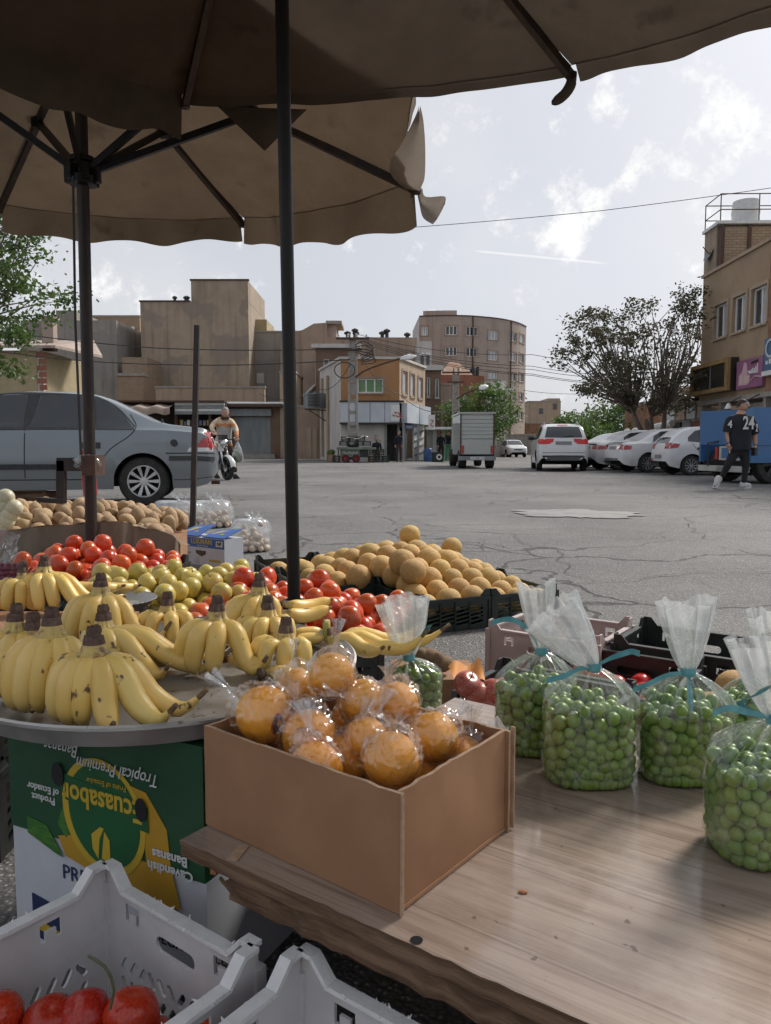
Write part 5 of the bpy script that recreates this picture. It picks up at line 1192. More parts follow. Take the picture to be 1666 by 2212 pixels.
def head(par, c, r, face, hair='hair_dark', hairline=.25, skin='skin'):
 """skull with brow, nose, mouth, ears, hair; face: direction it looks"""
 f = V(face).normalized(); M_ = frame_m(c, f.cross(V((0, 0, 1))).normalized(), f, (0, 0, 1))
 m = MB()
 def fn(p): return 1 + (.06 * max(0, p.y) if p.z < -.2 else 0) - .16 * max(0, -p.z - .45) - .05 * max(0, abs(p.x) - .7)
 m.sphere(None, (r * .80, r * .98, r * 1.16), 20, 16, M=M_, fn=fn)
 m.tube([M_ @ V((0, r * .90, r * .12)), M_ @ V((0, r * 1.10, -r * .14)), M_ @ V((0, r * .92, -r * .26))], [r * .08, r * .15, r * .09], 8)
 for s in (-1, 1): m.sphere(None, (r * .09, r * .20, r * .28), 8, 6, M=M_ @ Matrix.Translation((s * r * .80, -r * .02, 0)))
 h = m.build('head', skin, par, smooth=True)
 for s in (-1, 1):
  m = MB(); m.sphere(None, r * .085, 8, 6, M=M_ @ Matrix.Translation((s * r * .31, r * .87, r * .08))); m.build('eye', 'print_black', h); m = MB(); m.beam(M_ @ V((s * r * .16, r * .93, r * .24)), M_ @ V((s * r * .50, r * .84, r * .25)), r * .09); m.build('eyebrow', hair, h)
 m = MB(); m.beam(M_ @ V((-r * .24, r * .88, -r * .50)), M_ @ V((r * .24, r * .88, -r * .50)), r * .07); m.build('mouth', 'red_render', h)
 m = MB(); cap = lambda p: 1.05 + .03 * noise.noise(p * 5)
 vs = MB(); vs.sphere(None, (r * .83, r * 1.02, r * 1.20), 22, 18, M=Matrix(), fn=cap); keep = []
 for fa in vs.f:
  cc = sum((V(vs.v[i]) for i in fa), V((0, 0, 0))) / len(fa)
  if cc.z / r > (hairline + .55 * cc.y / r if cc.y > 0 else -.45 + .55 * (cc.y / r + 1)): keep.append(fa)
 m.add([M_ @ V(p) for p in vs.v], keep); m.build('hair', hair, h, smooth=True)
 return h
def hand(par, w, tip, r, m='skin', palm_n=(0, -1, 0)):
 """palm and five bent fingers from wrist w towards tip"""
 w, tip = V(w), V(tip); d = (tip - w); L = d.length; d.normalize(); s = d.cross(V(palm_n)).normalized(); n = s.cross(d)
 q = MB(); q.tube([w, w + d * L * .25, w + d * L * .52], [r * .7, r * 1.15, r * 1.1], 8, flat=.5)
 for i in range(4):
  o = w + d * L * .48 + s * r * (-.8 + .53 * i); ln = L * (.40, .50, .52, .44)[i]; q.tube([o, o + d * ln * .5 - n * r * .1, o + d * ln * .85 - n * r * .5, o + d * ln - n * r * .9], [r * .30, r * .28, r * .25, r * .18], 6)
 o = w + d * L * .2 + s * r * .9; q.tube([o, o + d * L * .18 + s * r * .7, o + d * L * .36 + s * r * .75], [r * .34, r * .3, r * .2], 6)
 return q.build('hand', m, par, smooth=True)
def shoe(par, heel, toe, w, h, m='sneaker', sole='print_white'):
 a, b = V(heel), V(toe); d = b - a; L = d.length; d.normalize(); q = MB()
 q.tube([a - d * .01, a + d * L * .12, a + d * L * .35, a + d * L * .65, a + d * L * .9, b], [h * .55, h * .75, h * .70, h * .52, h * .42, h * .2], 10)
 o = q.build('shoe', m, par, smooth=True); q = MB(); q.beam(a + V((0, 0, -h * .55)), b + V((0, 0, -h * .3)), w, h * .3); q.build('sole', sole, o)
def walker():
 y = PZ(1606, 1056, 0).y
 def p(zx, zy, dy=0.0): q = PY(1475 + zx * .1146, 833 + zy * .1146, y + dy); return q
 t = thing('person', 'person in black 24 jersey and black trousers walking across the road', 'person', (p(1100, 1960).x, y, 0))
 J = {'pel': (p(1065, 1190), (.155, .125)), 'wst': (p(1075, 1010), (.17, .13)), 'ch': (p(1085, 760), (.185, .14)), 'nk': (p(1090, 560), (.105, .10)), 'n2': (p(1115, 440, -.01), (.068, .068)),
         'sl': (p(905, 640), .095), 'el': (p(845, 900, .02), .062), 'wl': (p(875, 1090, -.06), .040), 'sr': (p(1265, 640), .095), 'er': (p(1350, 930, .03), .062), 'wr': (p(1370, 1130, -.02), .040),
         'hl': (p(985, 1240), .115), 'kl': (p(850, 1500, -.02), .075), 'al': (p(730, 1730, .05), .052), 'hr': (p(1150, 1240), .115), 'kr': (p(1190, 1520), .075), 'ar': (p(1150, 1850, -.02), .050)}
 E = [('pel', 'wst'), ('wst', 'ch'), ('ch', 'nk'), ('nk', 'n2'), ('ch', 'sl'), ('sl', 'el'), ('el', 'wl'), ('ch', 'sr'), ('sr', 'er'), ('er', 'wr'), ('pel', 'hl'), ('hl', 'kl'), ('kl', 'al'), ('pel', 'hr'), ('hr', 'kr'), ('kr', 'ar')]
 zs = p(0, 870).z; zn = p(0, 535).z; zh = p(0, 1205).z; xl, xr = p(905, 0).x, p(1290, 0).x
 def pf(c):
  if c.z > zn: return 0
  if (c.x < xl - .02 or c.x > xr + .03) and c.z < zs and c.z > p(0, 1260).z: return 0
  return 1 if c.z > zh else 2
 skin_body('body', J, E, 'pel', t, ['skin', 'shirt_black', 'jeans_black'], pf)
 # loose jersey: shell round the trunk with short wide sleeves, rippled hem
 m = MB()
 C = [(p(1090, 545), .11, .10), (p(1088, 590), .19, .12), (p(1088, 660), .245, .155), (p(1085, 800), .235, .165), (p(1078, 960), .225, .165), (p(1075, 1100), .225, .165), (p(1075, 1215), .23, .17)]
 def sh(a, b):
  k = b * (len(C) - 1); i = min(int(k), len(C) - 2); f = k - i; c = C[i][0].lerp(C[i + 1][0], f); rx = C[i][1] + (C[i + 1][1] - C[i][1]) * f; ry = C[i][2] + (C[i + 1][2] - C[i][2]) * f; an = 2 * pi * a
  w = 1 + .05 * b * sin(an * 5 + 1) + .03 * noise.noise(V((cos(an) * 2, sin(an) * 2, b * 5)))
  return c + V((cos(an) * rx * w, sin(an) * ry * w, .012 * sin(an * 3) * b))
 m.grid(sh, 36, 24, wrapu=True)
 for a, b in (('sl', 'el'), ('sr', 'er')):
  A, B = J[a][0], J[b][0]; d = B - A; m.tube([A - d * .05 + V((0, 0, .01)), A + d * .25, A + d * .55, A + d * .92], [.085, .105, .108, .105], 14, cap=False)
 m.build('jersey', 'shirt_black', t, smooth=True)
 def num(s, zx, zy, size, rot, yoff, sx=1.0, sh_=.0):
  o = p(zx, zy); M_ = frame_m(o + V((0, yoff, 0)), (cos(rot), sin(rot), 0), (0, 0, 1), (sin(rot), -cos(rot), 0)); q = MB(); text_mb(q, s, size, M_, .004, bold=.006, sx=sx); q.build('lettering', 'print_white', t)
 num('24', 1165, 720, .36, R(14), -.178, .74); num('4', 845, 735, .20, R(-35), -.112, .8); num('2', 1345, 805, .20, R(35), -.115, .7)
 head(t, p(1130, 375, -.02), .105, (.80, -.60, -.02), 'hair_dark', .30)
 hand(t, J['wl'][0], p(905, 1235, -.10), .042); hand(t, J['wr'][0], p(1365, 1270, -.05), .042)
 m = MB(); c = p(1350, 1245, -.06); m.box(c, (.07, .09, .16), .4); k = rooted(m, 'black_pouch', 'car_trim', 'small black pouch held in the walking person\'s hand', 'pouch')
 m = MB(); c = p(885, 1215, -.10); m.tube([c, c + V((.0, -.01, -.06))], .006, 6); rooted(m, 'cigarette', 'print_white', 'cigarette between the walking person\'s fingers', 'cigarette')
 shoe(t, p(690, 1730, .06), p(600, 1905, -.02), .10, .10); a = p(1085, 1900, .03); b = p(1290, 1935, -.06); a.z = b.z = .065; shoe(t, a, b, .105, .11)
walker()
def rider():
 y = 20.0
 def p(zx, zy, dy=0.0): return PY(434 + zx * .0863, 859 + zy * .0863, y + dy)
 t = thing('person', 'person in cream jacket with orange stripe standing over the motorcycle', 'person', (p(620, 2000).x, y, 0))
 J = {'pel': (p(560, 1090, .35), (.16, .13)), 'wst': (p(570, 900, .3), (.19, .15)), 'ch': (p(590, 690, .22), (.21, .16)), 'nk': (p(605, 530, .16), .11), 'n2': (p(612, 470, .12), .07),
         'sl': (p(420, 590, .18), .10), 'el': (p(270, 720, .05), .075), 'wl': (p(310, 860, -.25), .048), 'sr': (p(770, 600, .2), .10), 'er': (p(880, 790, .1), .075), 'wr': (p(905, 980, -.15), .048),
         'hl': (p(450, 1150, .35), .12), 'kl': (p(370, 1480, .3), .085), 'al': (p(390, 1900, .35), .06), 'hr': (p(680, 1150, .4), .12), 'kr': (p(800, 1480, .4), .085), 'ar': (p(870, 1880, .42), .06)}
 E = [('pel', 'wst'), ('wst', 'ch'), ('ch', 'nk'), ('nk', 'n2'), ('ch', 'sl'), ('sl', 'el'), ('el', 'wl'), ('ch', 'sr'), ('sr', 'er'), ('er', 'wr'), ('pel', 'hl'), ('hl', 'kl'), ('kl', 'al'), ('pel', 'hr'), ('hr', 'kr'), ('kr', 'ar')]
 z1, z2, z3, zn = p(0, 650).z, p(0, 730).z, p(0, 1130).z, p(0, 530).z; zc = p(0, 830).z; xr = p(840, 0).x; xl = p(350, 0).x
 def pf(c):
  if c.z > zn: return 0
  if c.z < z3: return 4
  if c.x > xr: return 2 if c.z < zc else 1
  if c.x < xl: return 1
  return 1 if c.z > z1 else 2 if c.z > z2 else 3
 skin_body('body', J, E, 'pel', t, ['skin', 'jacket_cream', 'jacket_orange', 'jacket_grey', 'brown_cloth'], pf)
 m = MB(); m.lathe([(.10, -.05), (.12, 0), (.115, .05), (.095, .06)], 16, Matrix.Translation(p(608, 505, .13))); m.build('collar', 'brown_cloth', t, smooth=True)
 head(t, p(612, 375, .08), .118, (.05, -1, -.25), 'hair_grey', .42)
 hand(t, J['wl'][0], p(350, 900, -.42), .05, palm_n=(0, -.3, 1)); hand(t, J['wr'][0], p(900, 1060, -.3), .05, palm_n=(0, -.3, 1))
 shoe(t, p(850, 1960, .42), p(930, 1985, .2), .1, .10, 'car_trim', 'car_trim'); shoe(t, p(380, 1950, .35), p(440, 1975, .15), .1, .1, 'car_trim', 'car_trim')
 # motorcycle
 b = thing('motorcycle', 'small white and chrome motorcycle facing right beside the sedan', 'motorcycle', (p(660, 2040).x, y, 0))
 W = p(665, 1770, -.45); W.z = .30; hd = V((.62, -.78, 0)).normalized(); sd = V((hd.y, -hd.x, 0)); rr = .30
 wheel(b, W, rr, .10, tuple(sd), 6, 'car_trim', .80, 1, .8); RW = W - hd * 1.25; wheel(b, RW, rr, .11, tuple(sd), 6, 'car_trim', .80, 1, .8)
 hb = p(560, 990, -.2); st = W - hd * .28; st.z = .98
 for s in (-1, 1):
  m = MB(); m.tube([W + sd * s * .085, st + sd * s * .085], [.026, .022], 8); m.build('fork', 'chrome', b, smooth=True)
 m = MB(); m.grid(lambda a, c: W + (hd * cos(.15 + 2.2 * a) + V((0, 0, 1)) * sin(.15 + 2.2 * a)) * (rr + .045) + sd * (c - .5) * .15 + V((0, 0, -.04 * (2 * c - 1) ** 2)), 16, 6); m.build('front_fender', 'tail_white', b, smooth=True)
 m = MB(); h = st + hd * .12 + V((0, 0, -.06)); m.lathe([(.02, -.10), (.09, -.05), (.105, .03), (.10, .05), (0, .065)], 16, Matrix.Translation(h) @ hd.to_track_quat('Z', 'Y').to_matrix().to_4x4()); m.build('headlight', 'chrome', b, smooth=True)
 m = MB(); m.box(st + hd * .06 + V((0, 0, .10)), (.2, .16, .13), atan2(hd.y, hd.x)); m.build('instrument_cover', 'car_trim', b)
 L_, R_ = p(330, 885, -.3), p(915, 1075, -.25); m = MB(); m.tube(smoothpath([L_, L_.lerp(st, .6) + V((0, 0, .06)), st + V((0, 0, .06)), R_.lerp(st, .6) + V((0, 0, .05)), R_], 16), .016, 7); m.build('handlebar', 'car_trim', b, smooth=True)
 for s in (-1, 1):
  m = MB(); m.sphere(st + sd * s * .2 + hd * .10 + V((0, 0, -.09)), (.045, .045, .04), 10, 8); m.build('indicator', 'jacket_orange', b, smooth=True)
 T_ = st - hd * .42; m = MB(); m.sphere(None, (.30, .16, .14), 16, 12, M=Matrix.Translation((T_.x, T_.y, .86)) @ Matrix.Rotation(atan2(hd.y, hd.x), 4, 'Z')); m.build('fuel_tank', 'tail_white', b, smooth=True)
 S2 = T_ - hd * .55; m = MB(); m.box((S2.x, S2.y, .84), (.65, .26, .10), atan2(hd.y, hd.x)); m.build('seat', 'car_trim', b)
 m = MB(); E_ = W - hd * .62; m.box((E_.x, E_.y, .42), (.36, .26, .34), atan2(hd.y, hd.x)); 
 for k in range(5): m.box((E_.x, E_.y, .50 + k * .03), (.30, .32, .012), atan2(hd.y, hd.x))
 m.build('engine', 'shutter_grey', b)
 m = MB(); m.tube([st, W - hd * .35 + V((0, 0, .25)), E_ + V((0, 0, -.1)), RW], .025, 7); m.tube([st + V((0, 0, -.08)), (T_.x, T_.y, .76), (S2.x, S2.y, .78), (RW.x, RW.y, .72)], .025, 7); m.build('frame', 'car_trim', b)
 m = MB(); m.lathe([(0, .06), (.09, .06), (.10, .02)], 16, Matrix.Translation(W) @ sd.to_track_quat('Z', 'Y').to_matrix().to_4x4()); m.build('brake_drum', 'chrome', b)
 m = MB(); a = p(505, 1240, -.3); m.box(a, (.10, .16, .20), .5); m.build('side_shield', 'tail_white', b)
 # shopping bag with greens on the right grip
 g = thing('shopping_bag', 'white plastic bag of greens hanging from the motorcycle handlebar', 'bag', p(930, 1560, -.25)); Hk = R_ + V((0, 0, -.02)); Bc = p(925, 1400, -.25)
 m = MB(); m.lathe([(.02, .30), (.06, .22), (.11, .10), (.145, -.05), (.14, -.16), (.09, -.23), (0, -.25)], 20, Matrix.Translation(Bc)); m.build('bag_skin', 'sack_film', g, smooth=True)
 m = MB(); m.sphere(Bc + V((0, 0, -.08)), (.115, .10, .15), 14, 10, fn=lambda q: 1 + .2 * noise.noise(q * 3)); m.build('greens', 'leaf_green', g, smooth=True)
 m = MB(); m.tube([Bc + V((0, 0, .28)), Hk], [.03, .012], 6); m.build('handle', 'sack_film', g)
rider()
def bystander(label, u, v, y, top, bot, hgt=1.7, face=(0, -1, 0), sit=False, hair='hair_dark'):
 b = PY(u, v, y); x, zf = b.x, max(0.0, 0.0); t = thing('person', label, 'person', (x, y, 0)); k = hgt / 1.7; z = lambda a: a * k
 P = lambda a, d, c: V((x + a * k, y + d, z(c) - (.42 if sit else 0)))
 J = {'pel': (P(0, 0, .95), (.15, .12)), 'ch': (P(0, 0, 1.3), (.18, .13)), 'nk': (P(0, 0, 1.45), .08), 'n2': (P(0, 0, 1.52), .06), 'sl': (P(-.19, 0, 1.38), .085), 'el': (P(-.25, -.05, 1.12), .06), 'wl': (P(-.20, -.2, .95), .045), 'sr': (P(.19, 0, 1.38), .085), 'er': (P(.25, -.05, 1.12), .06), 'wr': (P(.20, -.2, .95), .045),
         'hl': (P(-.09, 0, .9), .11), 'kl': (P(-.11, -.38 if sit else -.02, .86 if sit else .48), .075), 'al': (P(-.11, -.40 if sit else 0, .50 if sit else .08), .055), 'hr': (P(.09, 0, .9), .11), 'kr': (P(.11, -.38 if sit else -.02, .86 if sit else .48), .075), 'ar': (P(.11, -.40 if sit else 0, .50 if sit else .08), .055)}
 E = [('pel', 'ch'), ('ch', 'nk'), ('nk', 'n2'), ('ch', 'sl'), ('sl', 'el'), ('el', 'wl'), ('ch', 'sr'), ('sr', 'er'), ('er', 'wr'), ('pel', 'hl'), ('hl', 'kl'), ('kl', 'al'), ('pel', 'hr'), ('hr', 'kr'), ('kr', 'ar')]
 zw = P(0, 0, .98).z; skin_body('body', J, E, 'pel', t, [top, bot], lambda c: 0 if c.z > zw else 1, 1)
 head(t, P(0, -.02, 1.63), .108 * k, face, hair)
 for s in ('wl', 'wr'): hand(t, J[s][0], J[s][0] + V((0, -.08, -.14)), .04)
 for s in (-1, 1): q = P(.11 * s, 0, .05); q.z = .05; q.y = y - (.40 if sit else 0); shoe(t, q + V((0, .08, 0)), q + V((0, -.2, 0)), .09, .09, 'car_trim', 'car_trim')
 if sit:
  s = thing('stool', 'low dark stool under the seated person by the cart', 'stool', (x, y, 0)); m = MB(); m.b2((x - .2, y - .2, .38), (x + .2, y + .2, .44)); m.build('seat', 'raw_wood2', s)
  for a in (-1, 1):
   for c in (-1, 1): m = MB(); m.b2((x + a * .17 - .02, y + c * .17 - .02, 0), (x + a * .17 + .02, y + c * .17 + .02, .38)); m.build('leg', 'raw_wood2', s)
mat('raw_wood2', (.10, .06, .04), .9, (.16, .10, .06))
bystander('person in dark clothes sitting behind the vendor cart', 814, 990, 43.6, 'shirt_black', 'jeans_black', 1.75, (0, -1, 0), True, 'hair_grey')
bystander('person in dark grey standing at the shop entrance', 862, 995, 44.0, 'shirt_black', 'brown_cloth', 1.7, (-.6, -.8, 0))
bystander('person in black near the blue barrel', 953, 995, 47.5, 'shirt_black', 'jeans_black', 1.7)
bystander('person in a dark top standing beside the green crates', 968, 995, 50.5, 'shirt_black', 'brown_cloth', 1.8, (.5, -.8, 0))
# ------------------------------------------------------------------ street goods before the shops
mat('crate_dark', (.015, .022, .020), .6, (.03, .04, .036), scale=5); mat('barrel_blue', (.03, .08, .20), .4, (.05, .11, .25), scale=4); mat('crate_green', (.02, .22, .10), .45, (.04, .30, .14), scale=4); mat('cart_green', (.12, .15, .12), .6, (.2, .22, .17), scale=5)
def small_crate(c, sx, sy, sz, m_, label, group=None, rz=0.0):
 t = thing('plastic_crate', label, 'crate', (c[0], c[1], c[2] - sz / 2), rz, group); n = 4
 for k in range(n):
  q = MB(); q.b2((-sx / 2, -sy / 2, sz * k / n + .015), (sx / 2, sy / 2, sz * (k + 1) / n - .015 * (k < n - 1))); q.build('slat_ring', m_, t, world=False)
 for a in (-1, 1):
  for b in (-1, 1): q = MB(); q.box((a * (sx / 2 - .01), b * (sy / 2 - .01), sz / 2), (.05, .05, sz)); q.build('corner_post', m_, t, world=False)
def cart():
 y = 42.0; X = lambda u: XU(u, y, .5); Z = lambda v: ZV(v, y)
 t = thing('vendor_cart', 'green-grey vendor cart with red wheels and white scrawl before the corner shop', 'cart', (X(765), y, 0))
 m = MB(); m.b2((X(729), y - .5, Z(971)), (X(812), y + .9, Z(966))); m.build('deck', 'cart_green', t)
 m = MB(); m.b2((X(736), y - .35, .28), (X(776), y + .7, Z(971) - .003)); m.build('body', 'cart_green', t); m = MB(); m.b2((X(778), y - .35, .28), (X(795), y + .7, Z(971) - .003)); m.build('body', 'crate_dark', t)
 for u in (732, 796, 808): m = MB(); m.beam((X(u), y - .4, .0), (X(u), y - .4, Z(971)), .06); m.build('leg', 'rusty_metal', t)
 for u in (747, 770): wheel(t, V((X(u), y - .45, .22)), .22, .08, (0, -1, 0), 6, 'tail_red', .7)
 q = MB(); rg = random.Random(4)
 for k in range(9): u = 741 + k * 3.6; q.tube(smoothpath([(X(u), y - .36, Z(980 + rg.uniform(-2, 2))), (X(u + 2), y - .362, Z(976 + rg.uniform(-3, 3))), (X(u + 4), y - .36, Z(981 + rg.uniform(-2, 2)))], 6), .018, 4)
 q.build('lettering', 'print_white', t)
 for i, (u, v) in enumerate(((742, 958), (759, 958), (776, 958), (793, 958), (746, 948), (763, 948), (780, 948))):
  small_crate((X(u), y + .2, Z(v)), .40, .5, .25, 'crate_dark', ['left lower', 'second lower', 'third lower', 'right lower', 'left upper', 'middle upper', 'right upper'][i] + ' dark crate stacked on the vendor cart', 'crates on the cart')
 m = MB(); m.grid(lambda a, b: V((X(734) + (X(795) - X(734)) * a, y - .2 + .8 * b - .05, Z(943) + .05 * sin(a * 9) - .16 * max(0, .25 - a) * 4 - .10 * (1 - b) * abs(sin(a * 7)))), 24, 8); rooted(m, 'tarpaulin', 'white_render', 'dirty white tarpaulin thrown over the crates on the cart', 'tarpaulin', smooth=True)
 small_crate((X(715), y + .1, .24), .42, .4, .42, 'rust_panel', 'orange-brown box of greens left of the vendor cart')
 m = MB(); m.sphere((X(715), y + .1, .56), (.22, .2, .14), 12, 8, fn=lambda p: 1 + .4 * noise.noise(p * 4)); rooted(m, 'greens', 'leaf_green', 'leafy greens heaped in the box left of the cart', 'greens')
 small_crate((X(727), y + .1, .2), .38, .5, .36, 'crate_dark', 'black crate on the ground left of the vendor cart')
 for i, (u, z) in enumerate(((805, .2), (821, .2), (833, .18), (806, .58), (822, .56))): small_crate((X(u), y + .3, z), .38, .45, .34, 'crate_dark', ['left', 'middle', 'right', 'upper left', 'upper right'][i] + ' dark crate in the stack right of the vendor cart', 'crates right of the cart')
 b = XU(925, 45); m = MB(); m.lathe([(.20, 0), (.24, .04), (.27, .3), (.25, .34), (.27, .5), (.25, .62), (.22, .74), (.2, .76), (0, .76)], 20, Matrix.Translation((b, 45, 0))); rooted(m, 'barrel', 'barrel_blue', 'blue plastic barrel standing by the shop display', 'barrel', smooth=30)
 for i in range(5): small_crate((XU(970, 43), 43, .13 + i * .19), .42, .4, .18, 'crate_green', ['bottom', 'second', 'middle', 'fourth', 'top'][i] + ' green crate of the stack left of the box truck', 'green crates by the truck')
 for i in range(3): small_crate((XU(983, 43.5), 43.5, .13 + i * .22), .36, .4, .21, 'crate_green', ['lower', 'middle', 'upper'][i] + ' light green crate of the short stack beside the truck', 'light green crates by the truck')
 m = MB(); c = V((XU(947, 43.5), 43.5, .25)); m.b2((c.x - .35, c.y, 0), (c.x + .3, c.y + .5, .55)); t2 = rooted(m, 'generator', 'crate_dark', 'small dark machine with round white face by the barrel', 'machine')
 m = MB(); m.lathe([(.08, 0), (.17, 0), (.17, .03), (.08, .03)], 20, frame_m((c.x + .05, c.y - .04, .28), (1, 0, 0), (0, 0, 1), (0, -1, 0))); m.build('dial', 'white_paint', t2)
 # street name sign on a thin post by the shop, white banner, folding sign
 s = thing('street_sign', 'small blue street name sign on a post before the corner shop', 'street sign', (XU(871, 43.8), 43.8, 0)); m = MB(); m.tube([(XU(871, 43.8), 43.8, 0), (XU(871, 43.8), 43.8, ZV(905, 43.8))], .045, 8); m.build('post', 'shutter_grey', s)
 m = MB(); a, b_ = PY(875, 917, 43.7), PY(894, 927, 43.7); m.b2((a.x, 43.7, b_.z), (b_.x, 43.74, a.z)); k = m.build('plate', 'print_navy', s); m = MB()
 for r in range(2): m.b2((a.x + .05, 43.685, b_.z + .05 + r * .1), (b_.x - .05, 43.697, b_.z + .08 + r * .1))
 m.build('lettering', 'fascia', k)
 m = MB(); a, b_ = PY(926, 896, 46), PY(940, 928, 46); m.b2((a.x, 46, b_.z), (b_.x, 46.06, a.z)); o = rooted(m, 'shop_banner', 'white_paint', 'pale hanging shop banner with dark brush strokes right of the corner shop', 'sign'); m = MB(); m.tube(smoothpath([(a.x + .1, 45.98, a.z - .3), (b_.x - .1, 45.98, a.z - .35), (a.x + .12, 45.98, a.z - .6), (b_.x - .08, 45.98, b_.z + .2)], 12), .025, 5); m.build('lettering', 'sign_red', o)
 f = flat(926, 962, 47.5); s = thing('street_shop', 'small open shop with pale shutters under the banner', 'shop', f.at(1, 0)); m = MB(); fbox(m, f, 0, f.L, 0, ZV(925, 47.5), .5, 2); m.build('wall', 'white_render', s)
 m = MB(); fbox(m, f, -.2, f.L + .3, ZV(928, 47.5), ZV(923, 47.5), -.9, .6); m.build('awning', 'white_metal', s)
 m = MB(); n = 12
 for k in range(n): fbox(m, f, .3, f.L * .5, .1 + k * .16, .1 + (k + 1) * .16, .38 + .03 * (k % 2), .48)
 m.build('roller_shutter', 'white_metal', s); m = MB(); fbox(m, f, f.L * .55, f.L * .8, .3, 1.9, .38, .48); m.build('poster', 'beige_render', s)
cart()
# ================================================================== the fruit stall
mat('pole_black', (.008, .007, .007), .4, (.016, .014, .012), scale=14, stretch=(1, 1, .15), spec=.3, bump=.15)
mat('pole_rust', (.018, .012, .010), .5, (.042, .024, .018), scale=20, stretch=(1, 1, .3), bump=.25, bscale=150)
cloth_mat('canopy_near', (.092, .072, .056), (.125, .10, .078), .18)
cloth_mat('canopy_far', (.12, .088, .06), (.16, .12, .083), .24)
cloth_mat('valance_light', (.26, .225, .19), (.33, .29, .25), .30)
cloth_mat('burlap', (.20, .16, .12), (.27, .22, .17), .05, 220)
mat('black_plastic', (.016, .018, .017), .42, (.03, .032, .031), scale=12)
mat('green_plastic', (.012, .022, .019), .4, (.026, .038, .033), scale=9)
mat('white_plastic', (.55, .54, .54), .42, (.64, .63, .63), scale=7, bump=.15, bscale=90, spots=((.33, .28, .27), 3.0, .55, .75))
mat('pink_plastic', (.40, .33, .31), .45, (.50, .43, .40), scale=6, bump=.15)
mat('torn_edge', (.66, .66, .66), .6, (.74, .74, .74), scale=30, bump=.6, bscale=200)
mat('aluminium', (.42, .41, .39), .38, (.52, .51, .49), scale=9, metal=.85, rough2=.55, bump=.08, bscale=260, bdist=.0006, spots=((.22, .20, .18), 26, .66, .74))
mat('cardboard', (.29, .15, .076), .82, (.345, .19, .10), scale=5, spots=((.21, .105, .052), 4, .55, .8), bump=.12, bscale=300, bdist=.0008)
mat('cardboard_edge', (.42, .29, .19), .85, (.34, .22, .14), scale=60, bump=.4, bscale=300)
mat('carton_white', (.50, .52, .57), .6, (.56, .58, .63), scale=6, spots=((.40, .41, .44), 8, .6, .75))
mat('carton_green', (.012, .062, .026), .42, (.02, .078, .034), scale=7)
mat('ribbon', (.07, .27, .31), .4, (.13, .38, .42), scale=30, stretch=(1, 1, 1))
# fruit
mat('orange_skin', (.93, .355, .02), .34, (.95, .43, .04), scale=14, bump=.35, bscale=220, bdist=.0012, rnd=.08, subs=.15)
mat('tomato_skin', (.40, .022, .010), .22, (.52, .05, .018), scale=10, rnd=.16, spots=((.55, .12, .03), 14, .62, .8), subs=.1)
mat('tomato_orange', (.52, .06, .02), .28, (.62, .13, .035), scale=9, rnd=.16, subs=.1, spots=((.35, .03, .015), 30, .64, .7))
mat('apple_skin', (.50, .38, .085), .35, (.56, .44, .13), scale=9, rnd=.14, spots=((.40, .36, .10), 22, .58, .7), subs=.08)
mat('red_apple', (.30, .025, .03), .3, (.50, .16, .12), scale=14, rnd=.15)
mat('melon_skin', (.52, .30, .085), .7, (.59, .385, .14), scale=7, rnd=.12, bump=.7, bscale=110, bdist=.002, spots=((.38, .30, .12), 9, .54, .7))
mat('potato_skin', (.36, .235, .125), .8, (.47, .33, .19), scale=11, rnd=.14, bump=.3, bscale=90, spots=((.20, .125, .065), 26, .6, .72))
mat('onion_pale', (.58, .55, .36), .4, (.66, .62, .45), scale=6, rnd=.1)
mat('pale_bulb', (.55, .43, .32), .6, (.65, .54, .43), scale=12, rnd=.12)
mat('plum_dark', (.09, .015, .03), .35, (.16, .03, .05), scale=14, rnd=.2)
mat('kiwi_skin', (.15, .09, .045), .85, (.22, .14, .075), scale=40, bump=.4, bscale=300, rnd=.1)
mat('green_plum', (.105, .20, .016), .38, (.18, .28, .04), scale=16, rnd=.20, spots=((.27, .33, .08), 36, .62, .78), subs=.12)
mat('stem_brown', (.085, .05, .038), .85, (.155, .10, .07), scale=60, bump=.6, bscale=180)
mat('banana_skin', (.75, .505, .13), .40, (.81, .585, .19), scale=7, detail=8, bump=.06, bscale=120, rnd=.07, spots=((.13, .07, .03), 34, .655, .71), stretch=(1, 1, .7), subs=.08)
mat('banana_tip', (.10, .06, .03), .75, (.20, .13, .05), scale=50, bump=.5, bscale=160)
mat('banana_green', (.32, .34, .08), .45, (.45, .40, .11), scale=10)
mat('paper_orange', (.52, .20, .03), .7, (.58, .26, .06), scale=8, bump=.4, bscale=25)
def fmesh(name, m, fn, nu=16, nv=12, r=(1, 1, 1), extra=None, mats=None):
 mb = MB(); mb.sphere((0, 0, 0), r, nu, nv, fn=fn)
 if extra: extra(mb)
 return mb.data(name, mats or m, True)
def tomato_fn(sd):
 def f(p):
  a = atan2(p.y, p.x); d = 1 - .17 * math.exp(-((1 - p.z) / .05) ** 1) - .05 * math.exp(-(1 + p.z) / .05)
  return d * (1 + .035 * cos(5 * a + sd) * (1 - abs(p.z)) + .03 * noise.noise(p * 1.4 + V((sd, 0, 0))))
 return f
ME = {}
ME['tomato'] = [fmesh('tomato', 'tomato_skin', tomato_fn(k * 2.1), r=(1, 1, .86)) for k in range(3)]
ME['tomato_o'] = [fmesh('tomato', 'tomato_orange', tomato_fn(k * 2.7 + 1), r=(1, 1, .88)) for k in range(3)]
def apple_fn(sd):
 return lambda p: (1 - .26 * math.exp(-(1 - p.z) / .09) - .12 * math.exp(-(1 + p.z) / .08)) * (1 + .03 * noise.noise(p * 1.3 + V((sd, 2, 0))))
